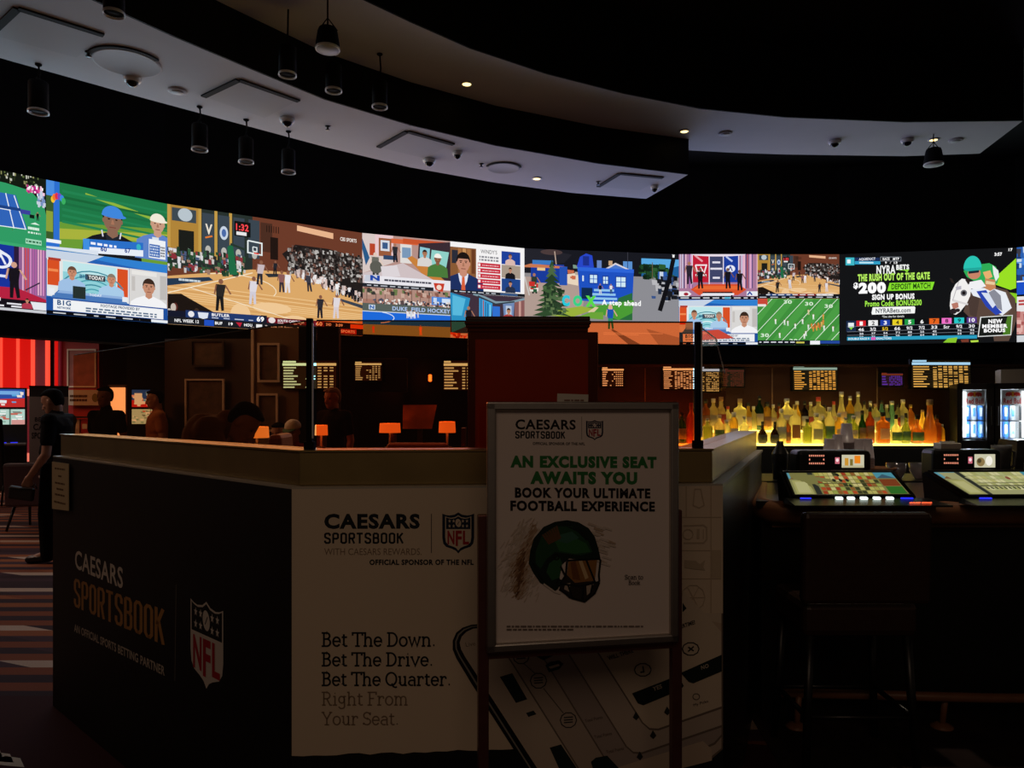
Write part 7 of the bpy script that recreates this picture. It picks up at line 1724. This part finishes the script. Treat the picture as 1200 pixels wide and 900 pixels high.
def person(label, loc, rotz, pose, skin, top, legs, hair, pitch=0, yaw=0, vox=.008, sleeve=.62, cap=None, curl=22, handdir=None, legs_on=True):
    J = {k: Vector(v) for k, v in {**BASE, **pose}.items()}
    t = thing('person', label, 'person', loc, rotz)
    b = MB()
    def torso(m, e):
        m.ball(J['pelvis'], 1, 16, (.155 + e, .11 + e, .13 + e)); m.ball(J['waist'], 1, 16, (.14 + e, .105 + e, .16 + e)); m.ball(J['chest'], 1, 16, (.165 + e, .115 + e, .17 + e))
        m.capsule(J['pelvis'], J['chest'], .105 + e, .115 + e)
        m.capsule(J['shL'], J['shR'], .058 + e, .058 + e); m.capsule(J['chest'] + Vector((0, 0, .05)), J['neck'], .1 + e, .055 + e)
        for s in 'LR': m.capsule(J['sh' + s], J['chest'], .062 + e, .11 + e)
    torso(b, 0)
    M = Matrix.Translation(J['head']) @ Matrix.Rotation(R(yaw), 4, 'Z') @ Matrix.Rotation(R(-pitch), 4, 'X')
    b.capsule(J['neck'] - Vector((0, 0, .03)), M @ Vector((0, -.02, -.06)), .058, .052)
    add_head(b, M)
    for s, sg in (('L', -1), ('R', 1)):
        sh, el, wr = J['sh' + s], J['el' + s], J['wr' + s]
        b.capsule(sh, el, .052, .042); b.capsule(el, wr, .043, .027); b.ball(el.lerp(wr, .25), .044, 10)
        d = (wr - el).normalized(); hd = Vector(handdir) if handdir else d
        add_hand(b, wr, (d + hd).normalized() if handdir else d, Vector((-sg, .15, 0)), -sg if False else sg * -1 if False else (1 if s == 'L' else -1) * 1, curl)
        b.capsule(J['hip' + s], J['kn' + s], .085, .055); b.capsule(J['kn' + s], J['an' + s], .056, .038); b.ball(J['kn' + s].lerp(J['an' + s], .28) + Vector((0, -.012, 0)), .056, 10); b.capsule(J['an' + s], J['to' + s], .04, .028)
    voxel_mesh(b, 'body', MATS[skin], t, vox)
    s_ = MB(); torso(s_, .018)
    for s in 'LR':
        sh, el, wr = J['sh' + s], J['el' + s], J['wr' + s]
        s_.capsule(sh, sh.lerp(el, min(1, sleeve)), .07, .064)
        if sleeve > 1: s_.capsule(el, el.lerp(wr, sleeve - 1), .06, .045)
    s_.capsule(J['neck'] + Vector((0, 0, -.02)), J['neck'] + Vector((0, .005, .035)), .066, .06)
    voxel_mesh(s_, 'shirt', MATS[top], t, max(.01, vox))
    l_ = MB()
    for s in 'LR':
        l_.capsule(J['hip' + s], J['kn' + s], .105, .075); l_.capsule(J['kn' + s], J['an' + s] + Vector((0, -.005, -.02)), .076, .062)
    l_.ball(J['pelvis'] + Vector((0, 0, -.03)), 1, 16, (.172, .128, .11))
    voxel_mesh(l_, 'trousers', MATS[legs], t, max(.01, vox))
    for s in 'LR':
        m = MB(); a, z = J['an' + s], J['to' + s]
        m.capsule(a + Vector((0, -.02, -.035)), z, .046, .04); m.capsule(a, a + Vector((0, 0, -.03)), .05, .05); m.ball(z, .042, 10, (1, 1.2, .8))
        voxel_mesh(m, 'shoe', MATS['shoe_black'], t, .008)
    h_ = MB()
    HR = [(-.06, -.03, -.075, .058), (-.03, -.02, -.095, .071), (.0, -.01, -.107, .077), (.03, .0, -.110, .080), (.055, .025, -.112, .082), (.075, .055, -.108, .081), (.092, .082, -.10, .077), (.108, .07, -.084, .064), (.122, .045, -.058, .044), (.132, .012, -.028, .022)]
    h_.loft([hring(*q, M) for q in HR])
    if not cap: h_.ball(M @ Vector((.02, .062, .102)), .03, 10, (1.4, .7, .6), M.to_3x3())
    voxel_mesh(h_, 'hair', MATS[hair], t, .007)
    for s in (-1, 1): MB().ball(M @ Vector((s * .033, .079, .008)), .010, 10, (1.3, .6, .7), M.to_3x3()).build('eye', MATS['eye_dark'], t)
    if cap:
        c_ = MB(); c_.loft([hring(z, f, b_, w, M) for z, f, b_, w in ((.045, .102, -.118, .088), (.07, .1, -.118, .088), (.1, .085, -.105, .08), (.13, .05, -.07, .055), (.145, .01, -.03, .025))])
        co = c_.build('cap', MATS[cap], t)
        m = MB(); pts = [M @ Vector((.075 * math.sin(R(a)), .08 + .1 * math.cos(R(a)), .05 - .015 * math.cos(R(a)))) for a in range(-90, 91, 15)]
        m.add(pts + [p + Vector((0, 0, .008)) for p in pts], [tuple(range(len(pts) - 1, -1, -1)), tuple(range(len(pts), 2 * len(pts)))] + [(i, i + 1, len(pts) + i + 1, len(pts) + i) for i in range(len(pts) - 1)])
        m.build('bill', MATS['cap_green'], co)
    return t
# the man in black by the booth, head bowed, a pouch in his left hand
dM = 7.37
man = person('man in black short-sleeved shirt, head bowed, holding a dark pouch by the booth', (P(68, 0, dM).x, dM, 0), R(90),
    dict(chest=(0, .0, 1.27), neck=(0, .015, 1.44), head=(0, .055, 1.575), waist=(0, .035, 1.08), shL=(-.17, -.02, 1.39), elL=(-.22, -.02, 1.07), wrL=(-.2, .16, .84), shR=(.17, .0, 1.39), elR=(.22, .04, 1.1), wrR=(.18, .2, .92), knL=(-.1, .05, .49), anL=(-.11, .04, .09), toL=(-.12, .2, .035), anR=(.1, -.1, .09), toR=(.1, .06, .035), knR=(.1, .0, .49)),
    'skin', 'cloth_black', 'cloth_black', 'hair_black', pitch=24, vox=.0065, curl=30, handdir=(0, .1, -1))
hp = Vector((-.2, .2, .73))
pouch = thing('zip_pouch', 'dark flat pouch held in the hand of the man in black', 'bag', man.matrix_basis @ hp)
MB().box((-.03, 0, -.04), (.24, .05, .13), (0, R(8), 0), .02).build('pouch', MATS['leather_black'], pouch)
MB().tube([(-.14, -.026, .02), (.08, -.026, .005)], .004, 6).build('zip', MATS['metal_dark'], pouch)
MB().tube([(.07, 0, .02), (.1, 0, .05), (.12, 0, .0)], .006, 6).build('loop', MATS['leather_black'], pouch)
mat('patch', (.55, .5, .45), .8)
d = 9.5
person('standing figure in dark clothes before the orange lit doorway', (P(124, 0, d).x, d, 0), R(170), dict(head=(0, .02, 1.66), neck=(0, -.01, 1.5)), 'skin_dark', 'cloth_black', 'cloth_navy', 'hair_black', pitch=5, vox=.012)
person('figure in an orange-brown shirt seen in the left glass by the slot machine', (P(184, 0, d).x, d, 0), R(120), {}, 'skin', 'cloth_orange', 'cloth_navy', 'hair_black', pitch=10, vox=.012)
lean = dict(waist=(0, .08, 1.1), chest=(0, .2, 1.30), neck=(0, .33, 1.41), head=(0, .43, 1.42), shL=(-.18, .27, 1.39), shR=(.18, .27, 1.39), elL=(-.22, .36, 1.14), elR=(.22, .38, 1.14), wrL=(-.14, .55, 1.20), wrR=(.16, .52, 1.16))
person('glass reflection of a man in a brown shirt, built as a bending figure', (P(200, 0, 4.6).x, 4.6, 0), R(-82), lean, 'skin', 'cloth_brown', 'cloth_black', 'hair_black', pitch=48, vox=.010, sleeve=1.6)  # a reflection in the glass, built as a solid figure
seat = lambda dz: dict(pelvis=(0, 0, .50 + dz), waist=(0, 0, .66 + dz), chest=(0, .02, .86 + dz), neck=(0, .01, 1.02 + dz), head=(0, .04, 1.18 + dz), shL=(-.18, 0, .98 + dz), shR=(.18, 0, .98 + dz), elL=(-.24, .03, .71 + dz), elR=(.24, .03, .71 + dz), wrL=(-.14, .24, .66 + dz), wrR=(.14, .24, .66 + dz), hipL=(-.1, .02, .48 + dz), hipR=(.1, .02, .48 + dz), knL=(-.14, .42, .50 + dz), knR=(.14, .42, .50 + dz), anL=(-.14, .42, .09), anR=(.14, .42, .09), toL=(-.15, .58, .035), toR=(.15, .58, .035))
person('seated person in a white cap with a dark bill beside the black corner post', (P(345, 0, 8.5).x, 8.5, 0), R(172), seat(.063), 'skin', 'cloth_red', 'cloth_navy', 'hair_black', pitch=12, vox=.010, cap='cap_white')
person('bareheaded dark-haired person seated next to the white cap', (P(328, 0, 9.25).x, 9.25, 0), R(172), seat(.03), 'skin', 'cloth_brown', 'cloth_navy', 'hair_black', pitch=12, vox=.010)
for x, d_, lab in ((345, 8.5, 'stool under the person in the white cap'), (328, 9.25, 'stool under the bareheaded seated person')):
    t = thing('low_stool', lab, 'stool', (P(x, 0, d_).x, d_ + .0, 0))
    MB().lathe([(.19, .32), (.2, .34), (.2, .375), (.18, .385)], n=22).build('seat', MATS['leather_brown'], t)
    MB().lathe([(.2, 0), (.2, .012), (.03, .03), (.03, .32)], n=18).build('pedestal', MATS['metal_dark'], t)
person('grey-haired person in black standing in the dark by the back wall', (P(391, 0, 8.7).x, 8.7, 0), R(150), {}, 'skin', 'cloth_black', 'cloth_black', 'hair_grey', pitch=10, vox=.012)
# cream leaf motif of the carpet border
fm = MB()
for k in range(3):
    p = PZ(-14 + 12 * k, 884 + 5 * k, 0); fm.add([(p.x - .08, p.y - .02, .006), (p.x + .1, p.y - .05, .006), (p.x + .03, p.y + .03, .006), (p.x - .05, p.y + .05, .006)], [(0, 1, 2, 3)])
struct('floor_motif', fm, 'mat_cream')
